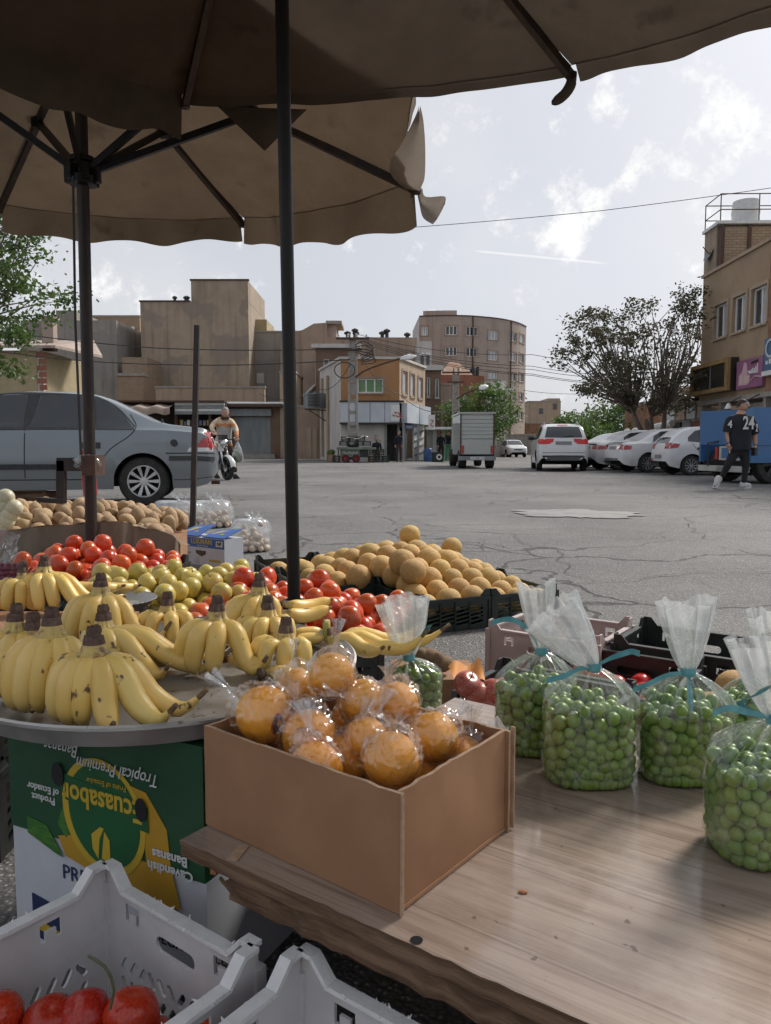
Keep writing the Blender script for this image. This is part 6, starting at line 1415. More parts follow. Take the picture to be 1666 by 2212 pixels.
def apple_stem(mb): mb.tube([(0, 0, .70), (.03, .02, .92), (.10, .05, 1.10)], [.05, .035, .045], 5, mi=1)
ME['apple'] = [fmesh('apple', 0, apple_fn(k), r=(1, 1, .93), extra=apple_stem, mats=['apple_skin', 'stem_brown']) for k in range(2)]
ME['rapple'] = [fmesh('apple', 0, apple_fn(k), r=(1, 1, .93), extra=apple_stem, mats=['red_apple', 'stem_brown']) for k in range(2)]
ME['orange'] = [fmesh('orange', 'orange_skin', lambda p, k=k: 1 + .025 * noise.noise(p * 1.5 + V((k * 3, 0, 0))) - .05 * math.exp(-(1 - p.z) / .012), 22, 16) for k in range(3)]
ME['melon'] = [fmesh('melon', 'melon_skin', lambda p, k=k: 1 + .03 * noise.noise(p * 1.2 + V((k * 5, 0, 0))) - .04 * math.exp(-(1 - p.z) / .01), 20, 14, r=(1, 1, .96)) for k in range(3)]
ME['potato'] = [fmesh('potato', 'potato_skin', lambda p, k=k: 1 + .22 * noise.noise(p * 1.0 + V((k * 7, 1, 0))) + .05 * noise.noise(p * 3 + V((k, 0, 0))), 14, 10, r=(1.32, .95, .86)) for k in range(5)]
ME['onion'] = [fmesh('onion', 'onion_pale', lambda p: 1 + .25 * max(0, p.z - .8), 14, 10)]
ME['bulb'] = [fmesh('bulb', 'pale_bulb', lambda p, k=k: 1 + .08 * noise.noise(p * 1.2 + V((k * 4, 0, 0))), 12, 8) for k in range(2)]
ME['dplum'] = [fmesh('plum', 'plum_dark', lambda p: 1, 12, 8, r=(1, .92, 1.08))]
ME['kiwi'] = [fmesh('kiwi', 'kiwi_skin', lambda p: 1, 12, 8, r=(1, 1, 1.3))]
ME['gplum'] = [fmesh('plum', 'green_plum', lambda p, k=k: 1 - .10 * math.exp(-(1 - p.z) / .02) - .035 * math.exp(-(p.y + 1) * 6) + .02 * noise.noise(p + V((k, 0, 0))), 14, 10, r=(1, 1, 1.06)) for k in range(3)]
def heap(kind, name, pos, rad, label, cat, group, tilt=True):
 for p, r in zip(pos, rad):
  inst(random.choice(ME[kind]), name, p, rrot() if tilt else (random.uniform(-.5, .5), random.uniform(-.5, .5), random.uniform(0, 6.28)), r, label, cat, group)
# ------------------------------------------------------------------ umbrellas
def umbrella(name, label, pole_b, pole_t, pr, hub, peak, tips, vis, cm, vm, joints, vals, seed):
 rng = random.Random(seed); t = thing(name, label, 'umbrella', pole_b)
 m = MB(); m.tube([pole_b, V(pole_b).lerp(V(pole_t), .5), pole_t], pr, 16); m.build('pole', 'pole_black' if seed == 1 else 'pole_rust', t, smooth=40)
 n = len(tips); peak = V(peak)
 for i, tp in enumerate(tips):
  tp = V(tp); tn = V(tips[(i + 1) % n])
  def surf(a, b, tp=tp, tn=tn):
   e = tp.lerp(tn, a); p = peak.lerp(e, b)
   sag = -.055 * 4 * a * (1 - a) * b * b - .05 * sin(pi * b)   # cloth hangs between the ribs
   w = .010 * noise.noise(V((p.x * 3, p.y * 3, i))) + .02 * a * (1 - a) * noise.noise(V((p.x * 7, p.y * 7, 4)))
   ins = (peak - e); ins.z = 0
   return p + V((0, 0, sag + w + .04)) + ins * (.10 * 4 * a * (1 - a) * b * b * .35)
  m = MB(); m.grid(surf, 60, 20); m.build('canopy_panel', cm, t, smooth=True)
  L0, L1, wave, out = vals[i]
  if L0 > 0:
   def val(a, b, tp=tp, tn=tn):
    p = surf(a, 1.0); e = p - peak; e.z = 0; e.normalize()
    L = (L0 + (L1 - L0) * a) * (1 + .08 * sin(a * 21 + i)) 
    gap = (min(a, 1 - a) < .02) * .0
    return p + V((0, 0, .012 - (L + .012) * b)) + e * (out * L * b + wave * b * sin(a * 17 + i * 2) + .3 * wave * b * sin(a * 41))
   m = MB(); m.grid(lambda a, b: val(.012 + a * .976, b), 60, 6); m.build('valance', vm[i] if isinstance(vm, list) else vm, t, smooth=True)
  r = MB(); a = peak + V((0, 0, -.035)); b = tp + V((0, 0, .0))
  r.beam(a, b, .026, .034); r.lathe([(.0, -.02), (.02, -.015), (.022, .015), (0, .02)], 8, Matrix.Translation(b)); r.build('rib', 'pole_rust', t)
  if i in joints:
   j = a.lerp(b, joints[i]); s = MB(); s.beam(V(hub), j, .024, .03); s.box(j, (.05, .05, .06)); s.build('strut', 'pole_black', t)
 h = MB(); h.lathe([(pr * 1.05, -.05), (pr * 2.2, -.045), (pr * 2.3, -.01), (pr * 1.5, .0), (pr * 1.5, .05), (pr * 2.1, .055), (pr * 2.1, .075), (pr * 1.05, .08)], 16, Matrix.Translation(hub))
 for k in range(n):
  a = 2 * pi * k / n; h.box((hub[0] + cos(a) * pr * 2.2, hub[1] + sin(a) * pr * 2.2, hub[2] + .0), (.04, .03, .07), a)
 h.build('hub', 'pole_black', t)
 h = MB(); h.lathe([(pr * 1.05, -.1), (pr * 2.4, -.08), (pr * 2.4, .0), (0, .06)], 16, Matrix.Translation(peak)); h.build('crown_cap', 'pole_black', t)
 return t
# the near one overhead
Y1 = 2.27
b1 = PY(636, 1330, Y1); t1 = PY(609, 0, Y1); ax = (t1 - b1).normalized(); b1 = b1 - ax * ((b1.z + .14) / ax.z); pk1 = b1 + ax * ((2.88 + .14) / ax.z)
tip1 = [PZ(400, 226, 2.30), PZ(1235, 166, 2.30), V((1.66, 2.36, 2.27)), V((1.2, .7, 2.3)), V((-.9, .5, 2.3)), PZ(-260, 4, 2.30)]
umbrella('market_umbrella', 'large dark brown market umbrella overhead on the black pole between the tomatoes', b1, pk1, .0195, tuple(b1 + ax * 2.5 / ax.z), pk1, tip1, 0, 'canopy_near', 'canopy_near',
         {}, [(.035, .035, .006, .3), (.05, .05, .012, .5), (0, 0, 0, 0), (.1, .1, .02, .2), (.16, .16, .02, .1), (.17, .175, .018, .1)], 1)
def flap1():
 # torn strips of the near umbrella's valance
 t = bpy.data.objects['market_umbrella']; p = tip1[0]
 def tri(name, pts, bow=.02):
  P = [PY(u, v, y) for u, v, y in pts]; m = MB()
  m.grid(lambda a, b: P[0].lerp(P[1], a).lerp(P[2], b) + V((0, -bow * sin(pi * a) * sin(pi * b) * 2, 0)), 10, 10); m.build(name, 'canopy_near', t, smooth=True)
 y = p.y + .01
 tri('valance_flap', [(470, 230, y), (664, 236, y), (572, 326, y - .02)])
 a = PY(1238, 168, tip1[1].y); m = MB()
 m.tube(smoothpath([a + V((0, 0, .02)), PY(1232, 185, tip1[1].y), PY(1215, 208, tip1[1].y), PY(1192, 222, tip1[1].y - .02)], 10), [.012, .03, .035, .032, .03, .028, .026, .024, .022, .018, .008], 8, flat=.22); m.build('loose_strip', 'canopy_near', t, smooth=True)
flap1()
m = MB(); c = b1 + ax * ((PY(636, 1296, Y1).z + .14) / ax.z)
m.lathe([(.034, -.6), (.034, -.005), (.036, 0), (.024, .002)], 16, Matrix.Translation(c)); m.lathe([(.034, -.6), (.22, -.52 - .0), (.23, -.62)], 18, Matrix.Translation((c.x, c.y, c.z - (c.z + .14) + .63)))
rooted(m, 'umbrella_stand', 'pole_black', 'black tubular stand holding the pole of the overhead umbrella', 'umbrella stand', base=(c.x, c.y, -.14))
# the far one, lower and lighter
Y2 = 3.6
b2 = PY(198, 1150, Y2); t2 = PY(176, 262, Y2); ax = (t2 - b2).normalized(); b2 = b2 - ax * (b2.z / ax.z); pk2 = b2 + ax * (2.72 / ax.z); hub2 = b2 + ax * (PY(180, 378, Y2).z / ax.z)
tip2 = [PZ(900, 412, 2.06), PZ(525, 485, 2.14), PZ(-2, 455, 2.18), V((-2.9, 3.4, 2.35)), V((-1.3, 2.4, 2.66)), PZ(912, 150, 2.43)]
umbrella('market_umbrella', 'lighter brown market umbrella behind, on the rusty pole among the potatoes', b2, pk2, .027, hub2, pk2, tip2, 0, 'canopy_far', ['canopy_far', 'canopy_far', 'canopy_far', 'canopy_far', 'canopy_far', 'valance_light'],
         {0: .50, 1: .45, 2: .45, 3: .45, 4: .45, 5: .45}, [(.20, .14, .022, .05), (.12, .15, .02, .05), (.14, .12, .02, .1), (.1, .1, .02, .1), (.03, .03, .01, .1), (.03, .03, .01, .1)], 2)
def flap2():
 t = bpy.data.objects['market_umbrella.001']; y = tip2[0].y
 P = [(905, 228, y - .5), (898, 250, y - .5), (868, 310, y - .35), (842, 352, y - .2), (850, 385, y - .12), (880, 410, y - .04)]
 Q = [(908, 228, y - .5), (915, 262, y - .46), (919, 320, y - .32), (918, 380, y - .18), (912, 400, y - .1), (906, 414, y)]
 L = smoothpath([PY(*p) for p in P], 16); Rr = smoothpath([PY(*p) for p in Q], 16); m = MB()
 m.grid(lambda a, b: L[int(round(b * 16))].lerp(Rr[int(round(b * 16))], a) + V((0, .06 * sin(a * pi) , 0)), 8, 16); m.build('valance_flap', 'valance_light', t, smooth=True)
 P = [(900, 412, y), (906, 440, y), (914, 470, y + .02), (935, 485, y + .03)]; Q = [(912, 405, y), (920, 425, y), (960, 424, y + .03), (962, 440, y + .03)]
 L = smoothpath([PY(*p) for p in P], 12); Rr = smoothpath([PY(*p) for p in Q], 12); m = MB()
 m.grid(lambda a, b: L[int(round(b * 12))].lerp(Rr[int(round(b * 12))], a) + V((0, .05 * sin(a * pi), 0)), 8, 12); m.build('valance_flap', 'valance_light', t, smooth=True)
flap2()
m = MB(); m.tube([PY(158, 380, 3.5), PY(163, 700, 3.5), PY(176, 1000, 3.5)], .006, 6)
m.build('pull_cord', 'wire', bpy.data.objects['market_umbrella.001'])
def bracket():
 y = 3.5; t = thing('steel_bracket', 'rusty square steel bracket clamped to the far umbrella pole', 'bracket', PY(132, 1085, y))
 m = MB(); m.beam(PY(133, 995, y), PY(133, 1085, y), .035); m.beam(PY(126, 1003, y), PY(203, 1003, y), .035, .06); m.beam(PY(85, 1079, y - .1), PY(140, 1083, y - .1), .05, .02); m.build('frame', 'pole_rust', t)
 m = MB(); m.box(PY(202, 1005, y - .05), (.06, .12, .09)); m.build('clamp', 'rusty_metal', t)
 m = MB(); m.sphere(PY(190, 1000, y - .06), (.06, .05, .035), 12, 8, fn=lambda p: 1 + .5 * noise.noise(p * 3)); m.build('wrapping', 'sack_film', t, smooth=True)
 m = MB(); emat('red_plastic', (.55, .03, .03), .35); a, b = PY(187, 972, y + .22), PY(196, 1070, y + .22); m.tube([a, b], .034, 10)
 rooted(m, 'red_rod', 'red_plastic', 'bright red plastic rod behind the rusty umbrella pole', 'rod')
bracket()
m = MB(); a = PY(426, 703, 7.0); b = PY(417, 1120, 7.0); b = b + (b - a) * (b.z / (a.z - b.z)); m.beam(b, a, .046, .046)
rooted(m, 'steel_post', 'pole_rust', 'rusty square steel post standing alone behind the bagged potatoes', 'post')
# ------------------------------------------------------------------ table
TZ = H - .60
TL = PZ(388, 1815, TZ); td = (PZ(1268, 2210, TZ) - TL); td.z = 0; td.normalize(); tn = V((-td.y, td.x, 0))
TA = atan2(td.y, td.x)
def wood():
 m, nt, b = newmat('table_wood'); tc = nd(nt, 'ShaderNodeTexCoord'); o = tc.outputs['Object']
 mp = nd(nt, 'ShaderNodeMapping', {'Vector': o, 'Scale': (1.0, 12.0, 12.0)})
 g = nd(nt, 'ShaderNodeTexNoise', {'Vector': mp.outputs[0], 'Scale': 3.4, 'Detail': 9.0, 'Roughness': .68, 'Distortion': .5})
 c = mixc(nt, mrange(nt, g.outputs[0], .34, .66), (.25, .185, .146), (.35, .275, .222))
 mp2 = nd(nt, 'ShaderNodeMapping', {'Vector': o, 'Scale': (.9, 55.0, 55.0)})
 f = nd(nt, 'ShaderNodeTexNoise', {'Vector': mp2.outputs[0], 'Scale': 3.0, 'Detail': 6.0, 'Distortion': .3})
 c = mixc(nt, mrange(nt, f.outputs[0], .54, .72, 0, .42), c, (.115, .08, .062))
 sx = nd(nt, 'ShaderNodeSeparateXYZ', {0: o})
 wob = nd(nt, 'ShaderNodeTexNoise', {'Vector': mp.outputs[0], 'Scale': .8, 'Detail': 2.0})
 yy = mth(nt, 'ADD', sx.outputs[1], mth(nt, 'MULTIPLY', wob.outputs[0], .05))
 seam = mth(nt, 'ABSOLUTE', mth(nt, 'SUBTRACT', mth(nt, 'FRACT', mth(nt, 'MULTIPLY', yy, 5.3)), .5))
 c = mixc(nt, mrange(nt, seam, .005, .016, .38, 0), c, (.09, .062, .05))
 d = nd(nt, 'ShaderNodeTexNoise', {'Vector': o, 'Scale': 6.0, 'Detail': 8.0, 'Roughness': .7})
 c = mixc(nt, mrange(nt, d.outputs[0], .48, .72, 0, .5), c, (.40, .34, .295))
 sp = nd(nt, 'ShaderNodeTexNoise', {'Vector': o, 'Scale': 38.0, 'Detail': 3.0})
 c = mixc(nt, mrange(nt, sp.outputs[0], .69, .74, 0, .7), c, (.08, .055, .045))
 nt.links.new(c, b.inputs['Base Color'])
 nt.links.new(mrange(nt, d.outputs[0], .35, .68, .07, .22), b.inputs['Roughness']); b.inputs['Specular IOR Level'].default_value = .65
 bp = nd(nt, 'ShaderNodeBump', {'Strength': .22, 'Distance': .0012, 'Height': mth(nt, 'ADD', f.outputs[0], mth(nt, 'MULTIPLY', d.outputs[0], .8))})
 nt.links.new(bp.outputs[0], b.inputs['Normal'])
wood()
mat('raw_wood', (.13, .075, .042), .9, (.24, .15, .09), scale=9, stretch=(.6, 5, 9), bump=.9, bscale=40, bdist=.006)
def table():
 t = thing('display_table', 'low worn wooden table with glossy brown top and splintered front edge', 'table', (TL.x, TL.y, -.14), TA)
 def outline(n, jit, inset, sd, x0):
  P = []
  for i in range(n + 1): P.append((x0 + (2.3 - x0) * i / n, inset + jit * noise.noise(V((i * .9, sd, 0))) + .35 * jit * noise.noise(V((i * 3.3, sd, 5)))))
  P += [(2.3, .83), (x0 + .0, .83)]
  for i in range(1, 8): P.append((x0 + .012 * noise.noise(V((i * 1.3, sd, 9))), .83 - .83 * i / 8))
  return P
 def slab(name, P, z0, z1, mats, top):
  m = MB(); n = len(P); zt = z1 + .14; zb = z0 + .14
  vs = []
  rows = 4
  for r in range(rows + 1):
   z = zt + (zb - zt) * r / rows
   for i, (x, y) in enumerate(P):
    k = (.002 + .004 * noise.noise(V((x * 9, r * 2.3, name.__len__())))) * (0 if r == 0 else 1) * (1 if y < .2 else .2)
    vs.append((x, y + k, z))
  fs = [(r * n + i, r * n + (i + 1) % n, (r + 1) * n + (i + 1) % n, (r + 1) * n + i) for r in range(rows) for i in range(n)]
  m.add(vs, fs, 1); m.add([(x, y, zt) for x, y in P], [tuple(range(n))], 0); m.add([(x, y, zb) for x, y in P], [tuple(range(n))], 1)
  return m.build(name, mats, t, world=False, weld=True)
 tb = slab('top_board', outline(110, .005, 0, 1.0, 0), TZ - .024, TZ, ['table_wood', 'raw_wood'], True)
 slab('lower_board', outline(90, .008, .006, 7.0, .10), TZ - .062, TZ - .028, ['raw_wood', 'raw_wood'], False)
 # nail hole, broken-out knot, splinters
 q = MB(); p = t.matrix_basis.inverted() @ PZ(900, 2030, TZ + .0012); q.lathe([(0, 0), (.008, 0)], 14, Matrix.Translation(p)); q.build('nail_hole', 'well', t, world=False)
 q = MB(); c = t.matrix_basis.inverted() @ PZ(460, 1858, TZ - .03)
 for k in range(26): q.box(None, (.012, .006, .008), M=Matrix.Translation((c.x + random.uniform(-.03, .03), c.y + random.uniform(-.012, .01), c.z + random.uniform(-.012, .012))) @ Matrix.Rotation(random.uniform(0, 3), 4, 'Y') @ Matrix.Rotation(random.uniform(0, 3), 4, 'X'))
 mat('fresh_wood', (.36, .16, .07), .9, (.28, .12, .06), scale=40, bump=.6); q.build('broken_knot', 'fresh_wood', t, world=False)['kind'] = 'stuff'
 for k in range(9):
  x = random.uniform(.05, 1.0); q = MB(); q.tube([(x, .0, TZ + .14 - .03), (x + .04, -.012 - random.uniform(0, .01), TZ + .14 - .034), (x + .09, -.004, TZ + .14 - .04)], [.003, .0025, .0005], 4); q.build('splinter', 'raw_wood', t, world=False)
 for lx, ly in ((.75, .45), (2.1, .15), (2.1, .7)):
  q = MB(); q.b2((lx - .03, ly - .03, 0), (lx + .03, ly + .03, TZ + .14 - .065)); q.build('leg', 'raw_wood', t, world=False)
table()
m = MB(); a, b = PZ(502, 1858, TZ + .0015), PZ(528, 1826, TZ + .0015); m.beam(a, b, .016, .002); rooted(m, 'cardboard_strip', 'cardboard_edge', 'scrap strip of cardboard lying on the table beside the orange carton', 'cardboard scrap')
m = MB(); c = PZ(1130, 1926, TZ + .002); m.sphere(c, (.007, .004, .002), 8, 5, fn=lambda p: 1 + .5 * noise.noise(p * 4)); rooted(m, 'dry_petal', 'fresh_wood', 'tiny dry reddish petal on the tabletop right of the carton', 'petal')
# ------------------------------------------------------------------ cartons
def carton(name, label, A, e1, e2, L1, L2, h, m_in, z0, th=.0055, ragged=.0035, seed=0):
 """open box: near corner A, sides along e1 and e2"""
 t = thing(name, label, 'carton', (A.x, A.y, z0), group=None)
 def wallp(o, d, L, nin, nm):
  m = MB(); n = 20
  def out(a, b):
   bow = .007 * sin(pi * a) * sin(pi * min(b * 1.1, 1)) + .0012 * noise.noise(V((a * 6, b * 5, seed)))
   r = ragged * noise.noise(V((a * 25, seed, 2))) * (b > .99)
   p = o + d * (L * a) - nin * bow; p.z = z0 + h * b + r; return p
  for s, fl in ((0, False), (1, True)):
   m.grid(lambda a, b: out(a, b) + nin * (th * s), n, 6)
  for b_ in (0, 1): m.grid(lambda a, b: out(a, b_) + nin * (th * b), n, 1, mi=1)
  for a_ in (0, 1): m.grid(lambda a, b: out(a_, a) + nin * (th * b), 6, 1, mi=1)
  m.build(nm, m_in, t, smooth=30, weld=True)
 wallp(A, e1, L1, e2, 'side_panel'); wallp(A + e1 * th * 1.2 + e2 * (th + .001), e2, L2 - 2 * th, e1, 'side_panel')
 wallp(A + e2 * (L2 + .0), e1, L1, -e2, 'side_panel'); wallp(A + e1 * (L1 - th * .2) + e2 * (th + .001), e2, L2 - 2 * th, -e1, 'side_panel')
 m = MB(); q = [A + e1 * .004 + e2 * .004, A + e1 * (L1 - .004) + e2 * .004, A + e1 * (L1 - .004) + e2 * (L2 - .004), A + e1 * .004 + e2 * (L2 - .004)]
 m.ext([V((p.x, p.y, z0 + .001)) for p in q], (0, 0, .005)); m.build('base_panel', m_in[0], t)
 return t
N0 = PZ(868, 1980, TZ); NL = PZ(445, 1781, TZ); NR = PZ(1143, 1812, TZ)
e1 = NL - N0; e1.z = 0; L1 = e1.length; e1.normalize(); e2 = NR - N0; e2.z = 0; L2 = e2.length; e2 = e2 - e1 * e2.dot(e1); e2.normalize()
bh = PY(868, 1718, N0.y).z - TZ
oc = carton('orange_carton', 'open brown cardboard box of plastic-wrapped oranges on the wooden table', N0, e1, e2, L1, L2, bh, ['cardboard', 'cardboard_edge'], TZ + .001)
m = MB()   # doubled flap at the far right corner
p = N0 + e2 * (L2 + .0065); m.ext([V((q.x, q.y, TZ + .003)) for q in (p - e1 * .003, p + e1 * .004, p + e1 * .004 + e2 * .003, p - e1 * .003 + e2 * .003)], (0, 0, bh + .002)); m.build('corner_flap', 'cardboard_edge', oc)
mb = MB(); mb.tube([N0 + V((0, -.002, .002)) + e1 * .001, N0 + V((0, -.002, bh + .001))], [.0022, .0016], 6); mb.build('corner_edge', 'cardboard_edge', oc)
ORG = [(571, 1543, 1.235, 116), (668, 1592, 1.20, 112), (716, 1458, 1.27, 92), (786, 1515, 1.26, 92), (856, 1522, 1.27, 92), (790, 1598, 1.20, 92), (846, 1642, 1.095, 114), (936, 1592, 1.19, 102),
       (1000, 1646, 1.225, 104), (682, 1662, 1.13, 112), (640, 1488, 1.33, 84), (920, 1655, 1.22, 100), (740, 1640, 1.2, 100), (610, 1560, 1.32, 92), (765, 1560, 1.33, 90)]
where = ['with a blue sticker at the left end of the carton', 'second from the left in the front row', 'at the very top of the pile', 'right of the topmost orange', 'fourth along the top row', 'in the middle of the pile', 'large one at the front corner of the carton',
         'at the right of the pile', 'at the right front rim of the carton', 'low at the left front rim', 'at the back left of the pile', 'low between the right-hand oranges', 'low in the middle behind the front rim', 'deep behind the sticker orange', 'deep behind the middle of the pile']
rng = random.Random(11)
for k, (u, v, tt, dpx) in enumerate(ORG):
 c = V((0, 0, H)) + ray(u, v) * tt; r = dpx / 2 * tt / F * 1.06
 o = inst(ME['orange'][k % 3], 'orange', c, (rng.uniform(-1, 1) - (1.1 if k == 4 else 0), rng.uniform(-1, 1), rng.uniform(0, 6)), r, 'ripe orange ' + where[k], 'orange', 'oranges in the carton')
 if k == 0:
  s = MB(); view = (V((0, 0, H)) - c).normalized(); pos = (ray(601, 1566).normalized() * tt * 1.0 + V((0, 0, H)) - c); nn = (pos - view * pos.dot(view)); nn = nn / r
  nrm = (nn + view * sqrt(max(.05, 1 - nn.length_squared))).normalized(); xx = nrm.cross(V((.15, 0, 1))).normalized(); yy = nrm.cross(xx)
  for mi_, (a, b, hh) in enumerate(((.0105, .0175, .0008), (.0085, .015, .0012))):
   s.add([c + nrm * (r * 1.0 + hh - (.0045 * ((a * cos(q)) ** 2 + (b * sin(q)) ** 2) / .0003)) + xx * a * cos(q) + yy * b * sin(q) for q in [2 * pi * i / 20 for i in range(20)]], [tuple(range(20))], mi_)
  text_mb(s, 'Sun', .010, frame_m(c + nrm * (r + .0014), -yy, xx, nrm), .0002, mi=2) if False else None
  s.add([c + nrm * (r + .0014) + xx * (-.002 + .0035 * w) + yy * (.010 * h2 - .002) for h2 in (-1, 1) for w in (0, .5)], [(0, 1, 3, 2)], 2)
  st = s.build('sticker', ['print_red', 'print_navy', 'print_white'], None); st.parent = o; st.matrix_parent_inverse = wmat(o).inverted()
 # its bag: crumpled film with a twisted tail
 m = MB(); sd = k * 3.7
 top = V((rng.uniform(-.5, .5), rng.uniform(-.4, .4), 1)).normalized() if k not in (2, 7) else V((.10 if k == 2 else .75, 0 if k == 2 else .1, .65)).normalized()
 if k == 0: top = V((-.8, .1, .55)).normalized()
 if k == 3: top = V((-.5, -.5, .3)).normalized()
 q = top.to_track_quat('Z', 'Y').to_matrix().to_4x4(); Mx = Matrix.Translation(c) @ q
 def shell(p, sd=sd):
  w = noise.noise(p * 1.7 + V((sd, 0, 0))); w2 = 1 - abs(noise.noise(p * 3.4 + V((0, sd, 0)))) * 2.2; w3 = 1 - abs(noise.noise(p * 7 + V((0, 0, sd)))) * 2.2
  k = .45 + .55 * max(0, p.z + .3)
  return 1.02 + (.34 * max(w, 0) + .17 * max(w2, 0) ** 2 + .07 * max(w3, 0) ** 2) * k + .45 * max(0, p.z - .65)
 m.sphere(None, r, 64, 44, M=Mx, fn=shell)
 tl = rng.uniform(.9, 1.7) * r; nt_ = rng.choice((.35, .5))
 def tail(a, b, sd=sd, tl=tl):
  an = 2 * pi * a + b * 1.5; rad = r * (.30 - .18 * sin(min(b * 2.2, 1) * pi / 2) + .48 * max(0, b - .45) ** 1.1)
  rad *= 1 + .45 * sin(an * 5 + sd) * (.3 + b) + .3 * sin(an * 9 + 2 * sd) * b
  return Mx @ V((rad * cos(an) + .25 * r * b * b * sin(sd), rad * sin(an) * .6, r * 1.02 + tl * b + .06 * r * sin(an * 3 + sd) * b))
 m.grid(tail, 44, 14, wrapu=True)
 rooted(m, 'plastic_bag', 'clear_film', 'clear bag round the orange ' + where[k], 'plastic bag', 'bags round the oranges', smooth=True, base=c)
m = MB(); c = V((0, 0, H)) + ray(1070, 1605) * 1.235
m.grid(lambda a, b: c + V(((a - .5) * .03 * (.5 + b), .012 * sin(a * 9 + b * 3), -.02 + .055 * b + .006 * sin(a * 13))), 16, 8)
rooted(m, 'bag_end', 'bag_top', 'gathered clear bag end sticking up at the right rim of the carton', 'plastic bag', smooth=True)
# green and white banana cartons under the tray
fa, fb = V((-.300, 1.235, 0)), None
ge = V((.9, -.436, 0)).normalized(); A0 = fa - ge * .47; gn = V((-ge.y, ge.x, 0))
if gn.y < 0: gn = -gn
CF = Face([(A0.x, A0.y), (fa.x, fa.y)])
def pbox(name, m, par, z0, z1, d0=0.0, d1=.36, L=None):
 q = MB(); fbox(q, CF, 0, L or CF.L, z0, z1, d0, d1); return q.build(name, m, par)
ZW = .100
wc = thing('banana_carton', 'white banana carton with navy and yellow stripes at the bottom left, under the green one', 'carton', (A0.x, A0.y, -.14)); 
pbox('body', 'carton_white', wc, -.139, ZW)
gc = thing('banana_carton', 'green printed banana carton turned upside down under the metal tray', 'carton', (A0.x, A0.y, ZW))
pbox('body', 'carton_green', gc, ZW + .002, .338, -.004, .366)
def cpoly(par, name, px, m, d, th=.0006):
 q = MB(); P = [];
 for u, v in px: s, z = CF.pix(u, v); P.append(CF.at(min(max(s, .001), CF.L - .001), z, -d))
 q.ext(P, -gn * th); return q.build(name, m, par)
def ctext(par, body, u, v, size, m, d, flip=True, sx=1.0, shear=0.0, bold=0.0, rot=0.0):
 s, z = CF.pix(u, v); o = CF.at(s, z, -d); ex = -ge if flip else ge; ez = V((0, 0, -1 if flip else 1))
 M_ = frame_m(o, ex, ez, -gn) @ Matrix.Rotation(rot, 4, 'Z'); q = MB(); text_mb(q, body, size, M_, .0004, bold=bold, shear=shear, sx=sx); return q.build('lettering', m, par)
def ell(u, v, ru, rv, n=40, a0=0, a1=2 * pi): return [(u + ru * cos(a0 + (a1 - a0) * i / n), v + rv * sin(a0 + (a1 - a0) * i / n) + ru * cos(a0 + (a1 - a0) * i / n) * .40) for i in range(n + (a1 - a0 < 6))]
cpoly(gc, 'banana_print', [(100, 1802), (150, 1800), (220, 1840), (300, 1860), (345, 1900), (365, 1985), (300, 1965), (200, 1895), (115, 1845)], 'print_gold', .0048)
cpoly(gc, 'banana_print', [(255, 1690), (300, 1710), (345, 1790), (352, 1870), (372, 1960), (330, 1960), (300, 1880), (290, 1780)], 'print_gold', .0050)
cpoly(gc, 'leaf_print', [(32, 1760), (75, 1780), (110, 1850), (90, 1838), (32, 1795)], 'print_leaf', .0048); cpoly(gc, 'leaf_print', [(100, 1775), (122, 1715), (135, 1790), (118, 1806)], 'print_leaf', .0049)
cpoly(gc, 'ring_print', ell(206, 1762, 92, 122), 'print_yellow', .0058); cpoly(gc, 'disc_print', ell(207, 1760, 79, 108), 'print_green', .0068)
cpoly(gc, 'plate_print', [(122, 1668), (306, 1742), (306, 1796), (122, 1722)], 'print_green', .0076)
ctext(gc, 'Ecuasabor', 203, 1727, .056, 'print_yellow', .0088, sx=.84, bold=.0012)
ctext(gc, 'Fruits of Ecuador', 214, 1690, .0145, 'print_yellow', .0088, sx=.95)
ctext(gc, 'Tropical Premium', 240, 1662, .033, 'print_white', .0088, sx=.80, shear=.35); ctext(gc, 'Bananas', 118, 1612, .033, 'print_white', .0088, sx=.8, shear=.35)
ctext(gc, 'Product\nof Ecuador', 70, 1712, .019, 'print_white', .0052, bold=.0004); ctext(gc, 'Cavendish\nBananas', 352, 1862, .024, 'print_white', .0078, bold=.0006)
cpoly(gc, 'leaf_logo', [(178, 1797), (198, 1782), (206, 1786), (196, 1808), (192, 1850), (180, 1828)], 'print_yellow', .0078); cpoly(gc, 'leaf_logo', [(207, 1792), (218, 1812), (219, 1862), (200, 1850), (203, 1822)], 'print_yellow', .0078)
for u, v in ((292, 1745), (108, 1668)):
 cpoly(gc, 'hand_hole', ell(u, v, 13, 25, 24), 'print_black', .0098)
cpoly(wc, 'stripe_print', [(32, 1927), (140, 1985), (140, 2040), (32, 1978)], 'print_navy', .001); cpoly(wc, 'stripe_print', [(32, 1979), (200, 2072), (200, 2090), (32, 1998)], 'print_yellow', .0012); cpoly(wc, 'stripe_print', [(32, 1999), (150, 2064), (150, 2085), (32, 2016)], 'print_navy', .001)
cpoly(wc, 'stripe_print', [(300, 2085), (440, 2165), (440, 2200), (300, 2118)], 'print_navy', .001)
ctext(wc, 'PREMIUM', 175, 1905, .040, 'print_navy', .0016, flip=False); ctext(wc, '100% BIODEGRADABLE', 330, 2030, .026, 'print_black', .0016, flip=False)
for k in range(16): cpoly(wc, 'barcode_bar', [(80 + k * 3.2, 2052 + k * 1.7), (81.6 + k * 3.2, 2053 + k * 1.7), (81.6 + k * 3.2, 2085 + k * 1.7), (80 + k * 3.2, 2084 + k * 1.7)], 'print_navy', .0016)
